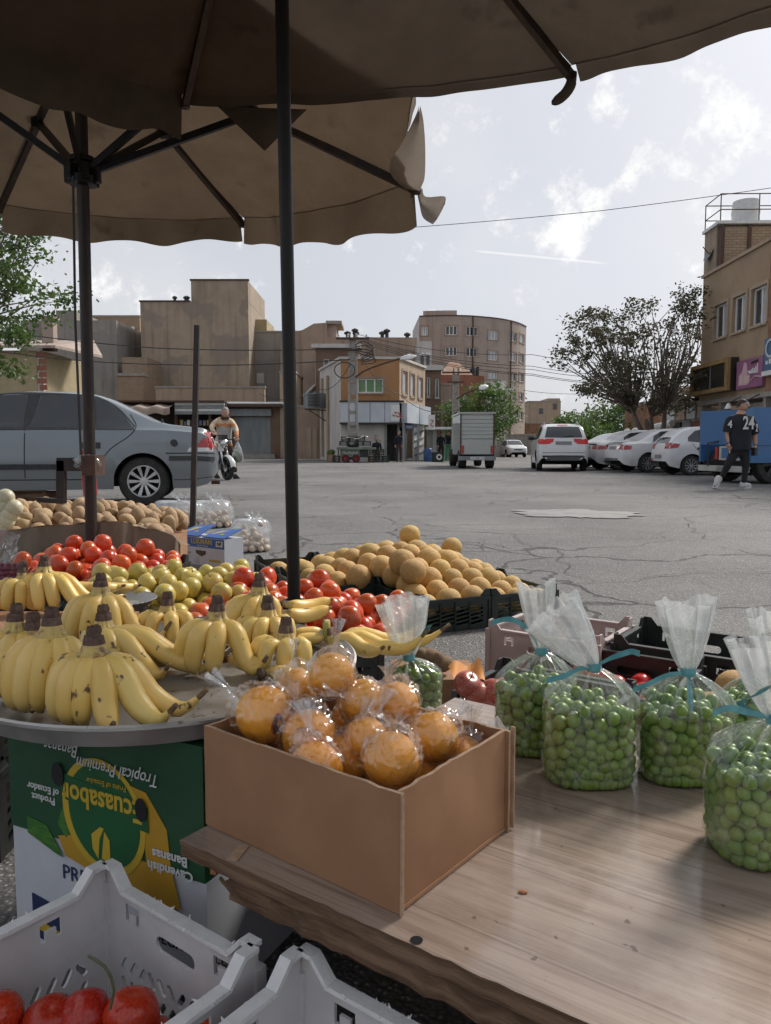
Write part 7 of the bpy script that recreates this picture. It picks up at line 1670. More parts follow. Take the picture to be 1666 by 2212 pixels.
# second white carton and brown carton under the table
def under_cartons():
 A = PZ(446, 1975, -.14) + V((0, .08, 0)); L = .33
 f = Face([(A.x, A.y), (A.x + td.x * L, A.y + td.y * L)])
 t = thing('banana_carton', 'white carton with dark lettering and navy stripe under the table edge', 'carton', f.at(0, -.14))
 q = MB(); fbox(q, f, 0, L, -.139, TZ - .068, 0, .4); q.build('body', 'carton_white', t)
 M_ = frame_m(f.at(.16, .09, -.001), td, (0, 0, 1), -tn); q = MB(); text_mb(q, 'Premium', .042, M_, .0004); q.build('lettering', 'print_navy', t)
 q = MB(); text_mb(q, 'EXTRA BANANAS', .014, frame_m(f.at(.19, .03, -.001), td, (0, 0, 1), -tn), .0004); q.build('lettering', 'print_black', t)
 q = MB(); fbox(q, f, .002, L - .002, -.13, -.02, -.0015, -.0002); q.build('stripe_print', 'print_navy', t)
 q = MB(); q.add([f.at(.28 + .022 * cos(a), .07 + .04 * sin(a), -.002) for a in [2 * pi * i / 20 for i in range(20)]], [tuple(range(20))]); q.build('hand_hole', 'print_black', t)
 B = f.at(L + .02, 0); f = Face([(B.x, B.y), (B.x + td.x * .5, B.y + td.y * .5)])
 t = thing('brown_carton', 'plain dark brown carton with an oval hand hole under the table', 'carton', f.at(0, -.14))
 q = MB(); fbox(q, f, 0, .5, -.139, TZ - .068, .02, .4); q.build('body', 'cardboard', t)
 q = MB(); q.add([f.at(.14 + .02 * cos(a), .035 + .034 * sin(a), .018) for a in [2 * pi * i / 20 for i in range(20)]], [tuple(range(20))]); q.build('hand_hole', 'print_black', t)
under_cartons()
# ------------------------------------------------------------------ trays and bananas
TRZ = .345; FZ0 = TRZ + .009; TC = V((-.46, 1.58, 0))
m = MB(); S = 96
m.lathe([(r_ * .82, z_) for r_, z_ in ((0, .008), (.30, .0065), (.435, .008), (.452, .012), (.470, .040), (.482, .046), (.487, .043), (.487, .038), (.476, .036), (.458, .004), (.445, .0), (0, 0))], S, Matrix.Translation((TC.x, TC.y, TRZ)))
rooted(m, 'banana_tray', 'aluminium', 'large round dull aluminium tray heaped with bananas', 'tray', smooth=35, base=(TC.x, TC.y, TRZ))
c = PZ(248, 1312, .335); m = MB()
m.lathe([(a_ * .68, b_) for a_, b_ in ((0, .006), (.14, .005), (.165, .022), (.185, .030), (.186, .027), (.167, .018), (.142, 0), (0, 0))], 88, Matrix.Translation(c), wob=lambda a, i: 1 + (.018 * cos(a * 44) if i in (3, 4) else 0))
rooted(m, 'fluted_tray', 'aluminium', 'small silver tray with fluted rim between bananas and yellow apples', 'tray', smooth=35, base=c)
m = MB(); m.b2((-1.3, 1.99, -.14), (-.72, 2.22, FZ0 - .002)); rooted(m, 'banana_box', 'cardboard', 'dark box behind the tray carrying the back left bananas', 'box')
c0 = c; m = MB(); m.b2((c0.x - .08, c0.y - .07, -.1), (c0.x + .08, c0.y + .08, .334)); rooted(m, 'crate_support', 'black_plastic', 'dark box under the small fluted tray', 'box')
FZ = TRZ + .009
def banana_mesh(path, rad0, n=14):
 P = smoothpath(path, n); m = MB()
 rr = [.36, .40, .50, .74, .93, 1.0, 1.03, 1.03, 1.0, .95, .84, .66, .42, .24, .21]
 seg = 12; vs = []; T = [(P[min(i + 1, n)] - P[max(i - 1, 0)]).normalized() for i in range(n + 1)]
 u = T[0].orthogonal().normalized()
 for i in range(n + 1):
  u = (u - T[i] * u.dot(T[i])).normalized(); w = T[i].cross(u)
  for k in range(seg):
   a = 2 * pi * k / seg; q = rad0 * rr[i] * (1 + .05 * abs(cos(2.5 * a)) - .02); vs.append(P[i] + (u * cos(a) + w * sin(a)) * q)
 m.add(vs, [])
 for i in range(n):
  for k in range(seg):
   m.f.append((i * seg + k, i * seg + (k + 1) % seg, (i + 1) * seg + (k + 1) % seg, (i + 1) * seg + k)); m.m.append(1 if i >= n - 1 else 2 if i < 1 else 3 if i < 3 else 0)
 m.f.append(tuple(n * seg + k for k in range(seg))); m.m.append(1); m.f.append(tuple(reversed(range(seg)))); m.m.append(2)
 return m
BM = ['banana_skin', 'banana_tip', 'stem_brown', 'banana_neck']
mat('banana_neck', (.50, .37, .12), .5, (.62, .46, .15), scale=30, spots=((.20, .12, .06), 45, .52, .7))
def bunch(label, stem, base, fans, r0=.021, z0=FZ, green=False, sd=0, sticker=None):
 """fans: (azimuth in degrees, reach) of each banana, measured on the tray"""
 rng = random.Random(sd * 7 + 1); B = PZ(base[0], base[1], z0); y = B.y; C = PY(stem[0], stem[1], y); h = C.z - z0
 t = thing('banana_bunch', label, 'bananas', (B.x, B.y, z0), group='banana bunches on the tray'); mid = V((B.x, B.y, 0)); cx = V((C.x, C.y, 0))
 for i, (az, rc) in enumerate(fans):
  a = R(az + rng.uniform(-4, 4)); o = V((cos(a), sin(a), 0)); rc *= rng.uniform(.95, 1.06); up = min(1, max(0, (rc - .06) / .06))
  st = C + V((0, 0, -.004)) + o * .009; p1 = st + o * .010 + V((0, 0, -.040))
  p2 = cx.lerp(mid, .35) + o * (.036 + rc * .20); p2.z = z0 + h * .60
  p3 = cx.lerp(mid, .8) + o * (.040 + rc * .48); p3.z = z0 + h * .28
  p4 = mid + o * (.030 + rc * .95); p4.z = z0 + r0 * 1.08; p5 = mid + o * (.015 + rc * 1.40); p5.z = z0 + r0 * 1.0 + .045 * up * rng.uniform(.6, 1.2)
  if up < .3: p2 = cx.lerp(mid, .35) + o * .050; p2.z = z0 + h * .62; p3 = cx.lerp(mid, .8) + o * .060; p3.z = z0 + h * .34; p4 = mid + o * .056; p4.z = z0 + h * .13; p5 = mid + o * .036; p5.z = z0 + r0 * .35
  bo = banana_mesh([st, p1, p2, p3, p4, p5], r0 * rng.uniform(.95, 1.07)).build('banana', BM, t, smooth=True)
  if sticker == i:
   cc = p4.lerp(p5, .15); nn = (V((0, 0, H)) - cc); nn.z *= .3; nn = (nn.normalized() + V((0, 0, .55))).normalized(); xx = (p5 - p3).normalized(); xx = (xx - nn * xx.dot(nn)).normalized(); yy = nn.cross(xx); q = MB()
   for mi_, (a_, b_, hh) in enumerate(((.016, .008, 0), (.0125, .0055, .0005))):
    q.add([cc + nn * (r0 * 1.0 + hh + .0006 - .003 * (sin(w) * b_ / .008) ** 2) + xx * a_ * cos(w) + yy * b_ * sin(w) for w in [2 * pi * j / 18 for j in range(18)]], [tuple(range(18))], mi_)
   q.build('sticker', ['print_white', 'print_black'], bo)
 m = MB(); am = R(sum(f[0] for f in fans) / len(fans)); sx_ = V((-sin(am), cos(am), 0))
 def crown(a, b):
  an = 2 * pi * a; rad = (.0135, .0150, .0160, .0158, .0135, .0)[int(round(b * 5))]; z = (-.022 - .016 * abs(sin(an * 3.5 + sd)), -.014, -.006, .004, .013, .010 + .004 * sin(an * 2))[int(round(b * 5))]
  k = 1 + .22 * noise.noise(V((cos(an) * 3, sin(an) * 3, b * 6 + sd))); q = V((cos(an), sin(an), 0)); q = q * .54 + sx_ * q.dot(sx_) * .26
  return C + q * rad * k + V((0, 0, z + .004 * noise.noise(V((cos(an) * 4, sin(an) * 4, sd + 7)))))
 m.grid(crown, 22, 5, wrapu=True); m.build('crown', 'banana_green' if green else 'stem_brown', t, smooth=True)
 return t
bunch('front banana bunch standing at the near rim of the metal tray', (203, 1368), (203, 1556), [(-172, .05), (-140, .05), (-112, .05), (-84, .055), (-52, .085), (-24, .125), (2, .13)], .01999, sd=1)
bunch('tall pale banana bunch at the left near rim of the tray', (112, 1328), (102, 1530), [(-165, .06), (-135, .055), (-108, .05), (-80, .05), (-50, .055), (-20, .06)], .02046, sd=2)
bunch('banana bunch cut by the left picture edge', (36, 1320), (20, 1495), [(-150, .06), (-115, .06), (-80, .05), (-45, .05)], .01907, sd=3)
bunch('banana bunch behind the front one, with long bananas to the right and an oval sticker', (223, 1320), (262, 1452), [(-125, .05), (-75, .07), (-38, .12), (-14, .17), (6, .15)], .01907, sd=4, sticker=3)
bunch('banana bunch in the middle of the tray with a dark crown', (218, 1250), (205, 1395), [(-160, .06), (-125, .055), (-85, .055), (-40, .09), (-12, .13)], .0186, sd=5, sticker=4)
bunch('small banana bunch at the back beside the fluted tray', (362, 1290), (360, 1388), [(-150, .045), (-110, .045), (-65, .045), (-25, .07)], .01628, sd=7)
bunch('banana bunch of four right of centre on the tray', (469, 1300), (455, 1450), [(-155, .06), (-118, .05), (-75, .055), (-30, .10)], .01953, sd=8)
bunch('tall slim banana bunch beside the black umbrella pole', (561, 1250), (538, 1395), [(-165, .05), (-130, .045), (-95, .04), (-60, .045), (-20, .05)], .01721, sd=9)
bunch('banana bunch in front of the lying bananas', (579, 1298), (572, 1408), [(-165, .04), (-130, .045), (-90, .04), (-55, .045), (-15, .05)], .01628, sd=10)
bunch('small banana bunch nearest the wrapped oranges', (619, 1346), (610, 1446), [(-160, .045), (-120, .045), (-80, .04), (-35, .05)], .01721, sd=11)
bunch('banana bunch with greenish crown at the right end of the tray', (706, 1352), (742, 1402), [(-45, .09), (-18, .14), (0, .165), (18, .13)], .01767, green=True, sd=12)
bunch('back left banana bunch near the red tomatoes', (96, 1209), (112, 1318), [(-140, .05), (-100, .05), (-60, .07), (-28, .12), (-5, .13)], .01767, sd=13)
bunch('banana bunch at the back left edge of the picture', (52, 1222), (50, 1318), [(-150, .05), (-110, .05), (-70, .05)], .01674, sd=14)
bunch('pale banana bunch between the left ones', (72, 1338), (62, 1498), [(-120, .05), (-80, .05), (-40, .06)], .01907, sd=15)
def lying(label, P, r0, sd, n=1, off=(0, 0, 0)):
 t = thing('banana_bunch', label, 'bananas', P[0], group='banana bunches on the tray')
 for k in range(n):
  q = [V(p) + V(off) * k for p in P]; banana_mesh(q, r0).build('banana', BM, t, smooth=True)
 m = MB(); m.tube([V(P[0]) - (V(P[1]) - V(P[0])) * .25, V(P[0]) + (V(P[1]) - V(P[0])) * .15], [.014, .011], 8); m.build('crown', 'stem_brown', t, smooth=True)
zz = FZ + .03
lying('speckled bananas lying across at the base of the black pole', [PZ(602, 1322, zz + .03), PZ(625, 1326, zz + .03), PZ(650, 1330, zz + .02), PZ(680, 1326, zz + .02), PZ(705, 1316, zz + .03), PZ(716, 1312, zz + .035)], .0185, 1, 2, (0, .05, .012))
lying('short bananas lying below the speckled ones', [PZ(628, 1372, zz), PZ(640, 1370, zz), PZ(655, 1368, zz), PZ(675, 1366, zz), PZ(690, 1364, zz), PZ(697, 1362, zz)], .015, 2, 2, (.01, -.06, 0))
lying('banana stalk end lying before the wrapped oranges', [PZ(566, 1456, FZ + .018), PZ(585, 1452, FZ + .018), PZ(610, 1456, FZ + .018), PZ(635, 1462, FZ + .018), PZ(655, 1465, FZ + .018), PZ(668, 1468, FZ + .018)], .0165, 3)
lying('two bananas lying at the back left of the tray', [PZ(150, 1360, zz), PZ(170, 1345, zz), PZ(200, 1332, zz), PZ(228, 1322, zz), PZ(250, 1312, zz + .01), PZ(258, 1306, zz + .02)], .018, 4, 2, (.0, .05, .015))
lying('bananas lying behind the middle bunch, tips to the right', [PZ(130, 1268, zz + .03), PZ(160, 1266, zz + .03), PZ(195, 1270, zz + .02), PZ(225, 1272, zz + .02), PZ(255, 1268, zz + .02), PZ(270, 1264, zz + .03)], .018, 5, 2, (.03, .06, -.01))
lying('bananas lying along the left edge behind the tray', [PZ(-30, 1262, zz + .02), PZ(-10, 1264, zz + .02), PZ(15, 1266, zz + .02), PZ(35, 1264, zz + .02), PZ(48, 1260, zz + .02), PZ(55, 1256, zz + .02)], .019, 6, 2, (0, -.06, -.01))
lying('long bananas lying flat in the middle of the tray', [PZ(250, 1395, zz), PZ(280, 1392, zz), PZ(310, 1398, zz), PZ(345, 1402, zz), PZ(372, 1404, zz), PZ(382, 1403, zz)], .0175, 7, 2, (.01, -.055, -.008))
lying('short bananas lying before the slim bunch', [PZ(488, 1420, zz), PZ(505, 1424, zz), PZ(525, 1430, zz), PZ(545, 1434, zz), PZ(562, 1432, zz), PZ(570, 1430, zz)], .0165, 8, 1)
for k in range(26):
 p = PZ(random.uniform(380, 560), random.uniform(1455, 1580), FZ); m = MB(); a = random.uniform(0, 3); m.tube([p, p + V((cos(a), sin(a), .05)) * random.uniform(.002, .006)], .0007, 4)
 rooted(m, 'tray_debris', 'stem_brown', 'tiny dark crumb on the bare part of the banana tray', 'crumb', 'crumbs on the tray')
# ------------------------------------------------------------------ crates
def rslot(cx, cy, w, h, a=0.0, n=3):
 P = []; r = min(w, h) / 2 * .95
 for qx, qy, a0 in ((1, 1, 0), (-1, 1, pi / 2), (-1, -1, pi), (1, -1, 1.5 * pi)):
  for i in range(n + 1):
   b = a0 + pi / 2 * i / n; x = qx * (w / 2 - r) + r * cos(b); y = qy * (h / 2 - r) + r * sin(b)
   P.append((cx + x * cos(a) - y * sin(a), cy + x * sin(a) + y * cos(a)))
 return P
def crate(name, label, O, ex, ey, L, W, z0, h, m, style='lattice', group='plastic crates', th=.006, cat='crate', ragged=False):
 """O: one lower corner; panels along ex (length L) and ey (length W)"""
 O = V((O.x, O.y, z0)); t = thing(name, label, cat, O, group=group)
 def side(o, d, Ln, nrm, nm, prof=True):
  if prof:  # raised corners
   k = .05; P = [(0, 0), (Ln, 0), (Ln, h + .03), (Ln - k * .5, h + .03), (Ln - k, h), (k, h), (k * .5, h + .03), (0, h + .03)]
  else: P = [(0, 0), (Ln, 0), (Ln, h), (0, h)]
  holes = []
  if style == 'lattice':
   n = max(3, int(Ln / .085)); cw = (Ln - .06) / n
   for i in range(n):
    x0 = .03 + cw * i
    for j in range(5):
     y = .02 + (h - .055) * (j + .1) / 5; hh = (h - .055) / 5 * .62
     holes.append([(x0 + .006, y), (x0 + cw - .006, y + hh * .9), (x0 + cw - .006, y + hh * 1.9), (x0 + .006, y + hh)] if j < 4 else [(x0 + .006, y), (x0 + cw - .006, y + hh * .8), (x0 + cw - .006, y + hh * 1.0), (x0 + .006, y + hh)])
  elif style == 'veg':
   holes.append(rslot(Ln * .5, h - .055, Ln * .26, .026))
   for s in (.2, .8): holes.append([(Ln * s - .018, h - .05), (Ln * s - .018, h - .02), (Ln * s + .018, h - .02), (Ln * s + .018, h - .05), (Ln * s + .009, h - .05), (Ln * s + .009, h - .034), (Ln * s - .009, h - .034), (Ln * s - .009, h - .05)])
   n = int(Ln / .03)
   for i in range(n):
    for j in range(3):
     x = .035 + (Ln - .07) * (i + .5) / n; y = .02 + (h - .13) * (j + .5) / 3
     holes.append(rslot(x, y, .011, (h - .13) / 3 * .82, .55 if (i // 3 + j) % 2 else -.55, 2))
  vs, fs = panel(P, holes, th); M_ = frame_m(o, d, (0, 0, 1), nrm); q = MB(); q.add([M_ @ v for v in vs], fs)
  q.build(nm, m, t)
  if style == 'lattice':
   q = MB(); q.beam(o + V((0, 0, h - .008)) - nrm * .004, o + d * Ln + V((0, 0, h - .008)) - nrm * .004, .012, .016)
   for i in range(1, max(3, int(Ln / .085))): x = .03 + (Ln - .06) / max(3, int(Ln / .085)) * i; q.beam(o + d * x - nrm * .005, o + d * x + V((0, 0, h)) - nrm * .005, .008)
   q.build('rim', m, t)
  else:
   q = MB(); q.beam(o + V((0, 0, h)) + nrm * .0 + d * .05, o + d * (Ln - .05) + V((0, 0, h)), .02, .007); q.build('rim', 'torn_edge' if ragged else m, t)
   if ragged:
    q = MB(); rr = random.Random(len(t.children))
    for i in range(34):
     x = rr.uniform(.05, Ln - .05); s = rr.choice((-1, 1)); a = o + d * x + V((0, 0, h + .002)) + nrm * s * .009
     q.tube([a, a + nrm * s * rr.uniform(.001, .006) + d * rr.uniform(-.006, .006) + V((0, 0, rr.uniform(-.004, .006)))], [.0022, .0004], 4)
    q.build('burr', 'torn_edge', t)['kind'] = 'stuff'
    for e_ in (0, 1):
     q = MB(); a = o + d * (.0 if e_ == 0 else Ln); dd = d if e_ == 0 else -d
     q.beam(a + V((0, 0, h + .030)), a + dd * .026 + V((0, 0, h + .030)), .020, .007); q.beam(a + dd * .024 + V((0, 0, h + .031)), a + dd * .052 + V((0, 0, h + .001)), .020, .007); q.build('corner_rim', 'torn_edge', t)
 side(O + ex * .0, ex, L, ey, 'side_panel'); side(O + ey * W, ex, L, -ey, 'side_panel'); side(O + ey * th, ey, W - 2 * th, ex, 'end_panel'); side(O + ex * L + ey * th, ey, W - 2 * th, -ex, 'end_panel')
 for a, b in ((0, 0), (L, 0), (0, W), (L, W)):
  p = O + ex * a + ey * b; q = MB(); q.box((p.x, p.y, z0 + h / 2), (.018, .018, h), atan2(ex.y, ex.x)); q.build('corner_post', m, t)
 q = MB(); P = [O + ex * .004 + ey * .004, O + ex * (L - .004) + ey * .004, O + ex * (L - .004) + ey * (W - .004), O + ex * .004 + ey * (W - .004)]; q.ext([p + V((0, 0, .002)) for p in P], (0, 0, .006)); q.build('base', m, t)
 return t
# melon crates on the road
ma = R(23); mx = V((cos(ma), sin(ma), 0)); my = V((-sin(ma), cos(ma), 0)); MO = PZ(905, 1372, 0)
ML, MW, MH = .36, .50, .15
lab = {(0, 0): 'near green-black crate of melons at the front corner', (1, 0): 'green-black melon crate at the right end of the front row', (0, 1): 'middle melon crate of the left row', (1, 1): 'melon crate in the second row on the right', (0, 2): 'far melon crate of the left row', (-1, 1): 'dark melon crate furthest left by the black pole', (-1, 2): 'empty-edged melon crate at the back left'}
for (i, j), l in lab.items():
 crate('melon_crate', l, MO + mx * (i * (ML + .008)) + my * (j * (MW + .008)), mx, my, ML, MW, .002, MH, 'green_plastic', group='melon crates')
def melons():
 n = 84; rg = np.random.RandomState(9); r = rg.uniform(.056, .067, n)
 uv = np.stack([rg.uniform(-.30, .70, n), rg.uniform(.04, 1.48, n)], 1)
 keep = [(a, b) for a, b in uv]; ctr = (.22, .72)
 def loc(p): return np.stack([(p[:, 0] - MO.x) * mx.x + (p[:, 1] - MO.y) * mx.y, (p[:, 0] - MO.x) * my.x + (p[:, 1] - MO.y) * my.y], 1)
 def clamp(p):
  q = loc(p); lo_a = np.where(q[:, 1] < .52, .065, -.26)
  a = np.clip(q[:, 0], lo_a, .665); b = np.clip(q[:, 1], .065, np.where(q[:, 0] > .37, .95, 1.45))
  p[:, 0] = MO.x + a * mx.x + b * my.x; p[:, 1] = MO.y + a * mx.y + b * my.y; return p
 def floor(x, y):
  q = loc(np.stack([x, y], 1)); d = ((q[:, 0] - .25) / .42) ** 2 + ((q[:, 1] - .74) / .58) ** 2
  return .012 + .20 * np.exp(-d * .9)
 p = np.stack([MO.x + uv[:, 0] * mx.x + uv[:, 1] * my.x, MO.y + uv[:, 0] * mx.y + uv[:, 1] * my.y, rg.uniform(.3, .8, n)], 1)
 p = settle(p, r, floor, clamp, 150); ok = p[:, 2] < floor(p[:, 0], p[:, 1]) + .165; p, r = p[ok], r[ok]
 heap('melon', 'melon', p, r, 'round orange-skinned melon in the crates on the road', 'melon', 'melons in the crates')
melons()
# crates beyond the table
CO = PZ(1056, 1357, .19) - V((0, 0, 0)); CO.z = 0
crate('vegetable_crate', 'pinkish white plastic crate of tomatoes behind the green plum bags', CO, td, tn, .40, .34, -.10, .29, 'pink_plastic', 'veg', None)
crate('vegetable_crate', 'black plastic crate with open handle behind the tied bag tops', CO + td * .43 + tn * .06, td, tn, .42, .32, -.10, .29, 'black_plastic', 'veg', None)
crate('vegetable_crate', 'black plastic crate of round tomatoes in front of the empty one', CO + td * .30 - tn * .30, td, tn, .42, .32, -.10, .27, 'black_plastic', 'veg', None)
crate('vegetable_crate', 'black plastic crate at the right behind the upright bag', CO + td * .86 - tn * .10, td, tn, .42, .32, -.10, .27, 'black_plastic', 'veg', None)
AO = PZ(965, 1478, .20); AO.z = 0
crate('vegetable_crate', 'low black crate of red apples beyond the far table edge', AO + tn * .05, td, tn, .40, .28, -.12, .29, 'black_plastic', 'veg', None)
def crate_fruit(O, L, W, n, r0, r1, kind, name, label, cat, group, z0, dz, seed):
 rg = np.random.RandomState(seed); r = rg.uniform(r0, r1, n); a = rg.uniform(.06, L - .06, n); b = rg.uniform(.06, W - .06, n)
 p = np.stack([O.x + td.x * a + tn.x * b, O.y + td.y * a + tn.y * b, rg.uniform(z0 + .1, z0 + .5, n)], 1)
 def clamp(p):
  a = np.clip((p[:, 0] - O.x) * td.x + (p[:, 1] - O.y) * td.y, r.max() + .008, L - r.max() - .008); b = np.clip((p[:, 0] - O.x) * tn.x + (p[:, 1] - O.y) * tn.y, r.max() + .008, W - r.max() - .008)
  p[:, 0] = O.x + td.x * a + tn.x * b; p[:, 1] = O.y + td.y * a + tn.y * b; return p
 p = settle(p, r, lambda x, y: 0 * x + z0, clamp, 120); heap(kind, name, p, r, label, cat, group)
crate_fruit(CO, .40, .34, 34, .036, .042, 'tomato', 'tomato', 'red tomato inside the pinkish white crate', 'tomato', 'tomatoes in the white crate', -.08, 0, 1)
crate_fruit(CO + td * .30 - tn * .30, .42, .32, 36, .038, .045, 'tomato', 'tomato', 'red tomato in the black crate behind the tied bags', 'tomato', 'tomatoes in the black crate', -.02, 0, 2)
crate_fruit(CO + td * .86 - tn * .10, .42, .32, 22, .038, .045, 'tomato', 'tomato', 'red tomato in the right-hand black crate', 'tomato', 'tomatoes in the right black crate', -.05, 0, 3)
crate_fruit(AO + tn * .05, .40, .28, 22, .037, .042, 'rapple', 'apple', 'red and pink apple in the crate beyond the table', 'apple', 'red apples beyond the table', .04, 0, 5)
for k, (u, v) in enumerate(((1030, 1500), (1062, 1495), (1010, 1478), (1050, 1520))):
 c = V((0, 0, H)) + ray(u, v) * 2.02; inst(ME['rapple'][k % 2], 'apple', c, (rng.uniform(-.6, .6), -.6, k), .037, 'red and pink apple in the crate beyond the table', 'apple', 'red apples beyond the table')
m = MB(); P = [V((0, 0, H)) + ray(u, v) * t_ for u, v, t_ in ((968, 1440, 2.12), (1035, 1424, 2.16), (1048, 1474, 2.04), (985, 1486, 2.0))]
m.grid(lambda a, b: P[0].lerp(P[1], a).lerp(P[3].lerp(P[2], a), b) + V((0, .02 * sin(a * 4) * sin(b * 3), .012 * sin(a * 7 + b * 2))), 12, 8); rooted(m, 'paper_sheet', 'paper_orange', 'torn orange paper sheet standing up among the red apples', 'paper', smooth=True)
for k, (u, v) in enumerate(((912, 1420), (930, 1418), (945, 1428), (920, 1434), (902, 1432), (938, 1438), (958, 1434))):
 c = V((0, 0, H)) + ray(u, v) * 2.42; inst(ME['kiwi'][0], 'kiwi', c, rrot(), .026, 'brown kiwi in the small heap behind the bag of green plums', 'kiwi', 'kiwis behind the table')
m = MB(); c = V((0, 0, H)) + ray(928, 1445) * 2.45; m.b2((c.x - .12, c.y - .08, -.14), (c.x + .14, c.y + .14, c.z - .01)); rooted(m, 'kiwi_box', 'cardboard', 'small dark box holding the kiwis', 'box')
c = V((0, 0, H)) + ray(1588, 1490) * 2.0; inst(ME['melon'][1], 'melon', c, (.5, .8, 0), .052, 'single netted melon behind the bags of green plums at the right', 'melon')
m = MB(); m.b2((c.x - .10, c.y - .07, -.14), (c.x + .14, c.y + .14, c.z - .05)); rooted(m, 'melon_box', 'cardboard', 'brown box under the single melon at the right', 'box')
# ------------------------------------------------------------------ heaps at the left
def region_heap(kind, name, label, cat, group, quad, n, r0, r1, base, mound, seed, it=140):
 Q = [V(p) for p in quad]; rg = np.random.RandomState(seed); r = rg.uniform(r0, r1, n)
 def bl(a, b): return Q[0] * ((1 - a) * (1 - b)) + Q[1] * (a * (1 - b)) + Q[2] * (a * b) + Q[3] * ((1 - a) * b)
 e = Q[1] - Q[0]; f = Q[3] - Q[0]; det = e.x * f.y - e.y * f.x
 def inv(p): dx = p[:, 0] - Q[0].x; dy = p[:, 1] - Q[0].y; return (dx * f.y - dy * f.x) / det, (e.x * dy - e.y * dx) / det
 a, b = rg.uniform(0, 1, n), rg.uniform(0, 1, n)
 p = np.array([[bl(x, y).x, bl(x, y).y, base + .2 + rg.uniform(0, .5)] for x, y in zip(a, b)])
 def clamp(p):
  a, b = inv(p); a = np.clip(a, 0, 1); b = np.clip(b, 0, 1); p[:, 0] = Q[0].x + e.x * a + f.x * b; p[:, 1] = Q[0].y + e.y * a + f.y * b; return p
 def floor(x, y):
  a, b = inv(np.stack([x, y], 1)); return base + mound(a, b)
 p = settle(p, r, floor, clamp, it); heap(kind, name, p, r, label, cat, group); return p
# parallelogram corners: near-left, near-right, far-right, far-left
def par(nl, nr, fl): nl, nr, fl = V(nl), V(nr), V(fl); return [nl, nr, nr + fl - nl, fl]
qa = par((-1.52, 2.92, 0), (-.93, 2.86, 0), (-1.50, 3.42, 0))
region_heap('tomato_o', 'tomato', 'orange-red tomato in the big heap behind the bananas', 'tomato', 'tomatoes in the left heap', qa, 84, .035, .043, .20, lambda a, b: .02 + .085 * b + .02 * np.sin(np.pi * a), 21)
qb = par((-1.02, 2.42, 0), (-.50, 2.56, 0), (-1.02, 2.86, 0))
region_heap('apple', 'apple', 'yellow apple in the heap between the bananas and tomatoes', 'apple', 'yellow apples', qb, 92, .033, .039, .20, lambda a, b: .045 + .07 * b * (1 - .4 * a), 22)
qb2 = par((-.62, 2.78, 0), (-.44, 2.86, 0), (-.80, 3.10, 0))
region_heap('apple', 'apple', 'yellow apple in the heap between the bananas and tomatoes', 'apple', 'yellow apples', qb2, 26, .033, .039, .19, lambda a, b: .03 + .03 * b, 25)
qc = par((-.62, 2.32, 0), (-.03, 2.40, 0), (-.52, 2.86, 0))
region_heap('tomato_o', 'tomato', 'orange-red tomato in the heap round the black umbrella pole', 'tomato', 'tomatoes round the pole', qc, 100, .034, .042, .15, lambda a, b: .03 + .11 * (1 - a) * (.6 + .4 * b), 23)
qd = par((-1.28, 3.28, 0), (-.78, 3.06, 0), (-1.2, 3.5, 0))
region_heap('tomato_o', 'tomato', 'orange-red tomato in the far end row before the blue carton', 'tomato', 'tomatoes before the blue carton', qd, 26, .034, .040, .22, lambda a, b: .04 - .05 * a, 26)
qp = par((-2.35, 3.72, 0), (-1.12, 3.82, 0), (-2.5, 4.75, 0))
region_heap('potato', 'potato', 'brown potato in the big heap by the rusty pole', 'potato', 'potatoes in the heap', qp, 170, .034, .048, .30, lambda a, b: .05 + .10 * np.sin(np.pi * np.clip(b, 0, 1)) - .10 * np.clip(a - .75, 0, 1) * 2, 24, 110)
for k, (u, v) in enumerate(((12, 1075), (10, 1095), (20, 1110), (-4, 1108), (12, 1126), (30, 1098), (2, 1136))):
 c = V((0, 0, H)) + ray(u, v) * 3.75; inst(ME['onion'][0], 'onion', c, rrot(), .044, 'pale green onion at the left end of the potato heap', 'onion', 'onions beside the potatoes')
for k in range(12):
 c = V((0, 0, H)) + ray(6 + 13 * (k % 4) - 8 * (k // 8), 1228 + 10 * (k // 4)) * 2.5; inst(ME['dplum'][0], 'plum', c, rrot(), .019, 'dark purple plum at the left edge behind the bananas', 'plum', 'purple plums at the left')
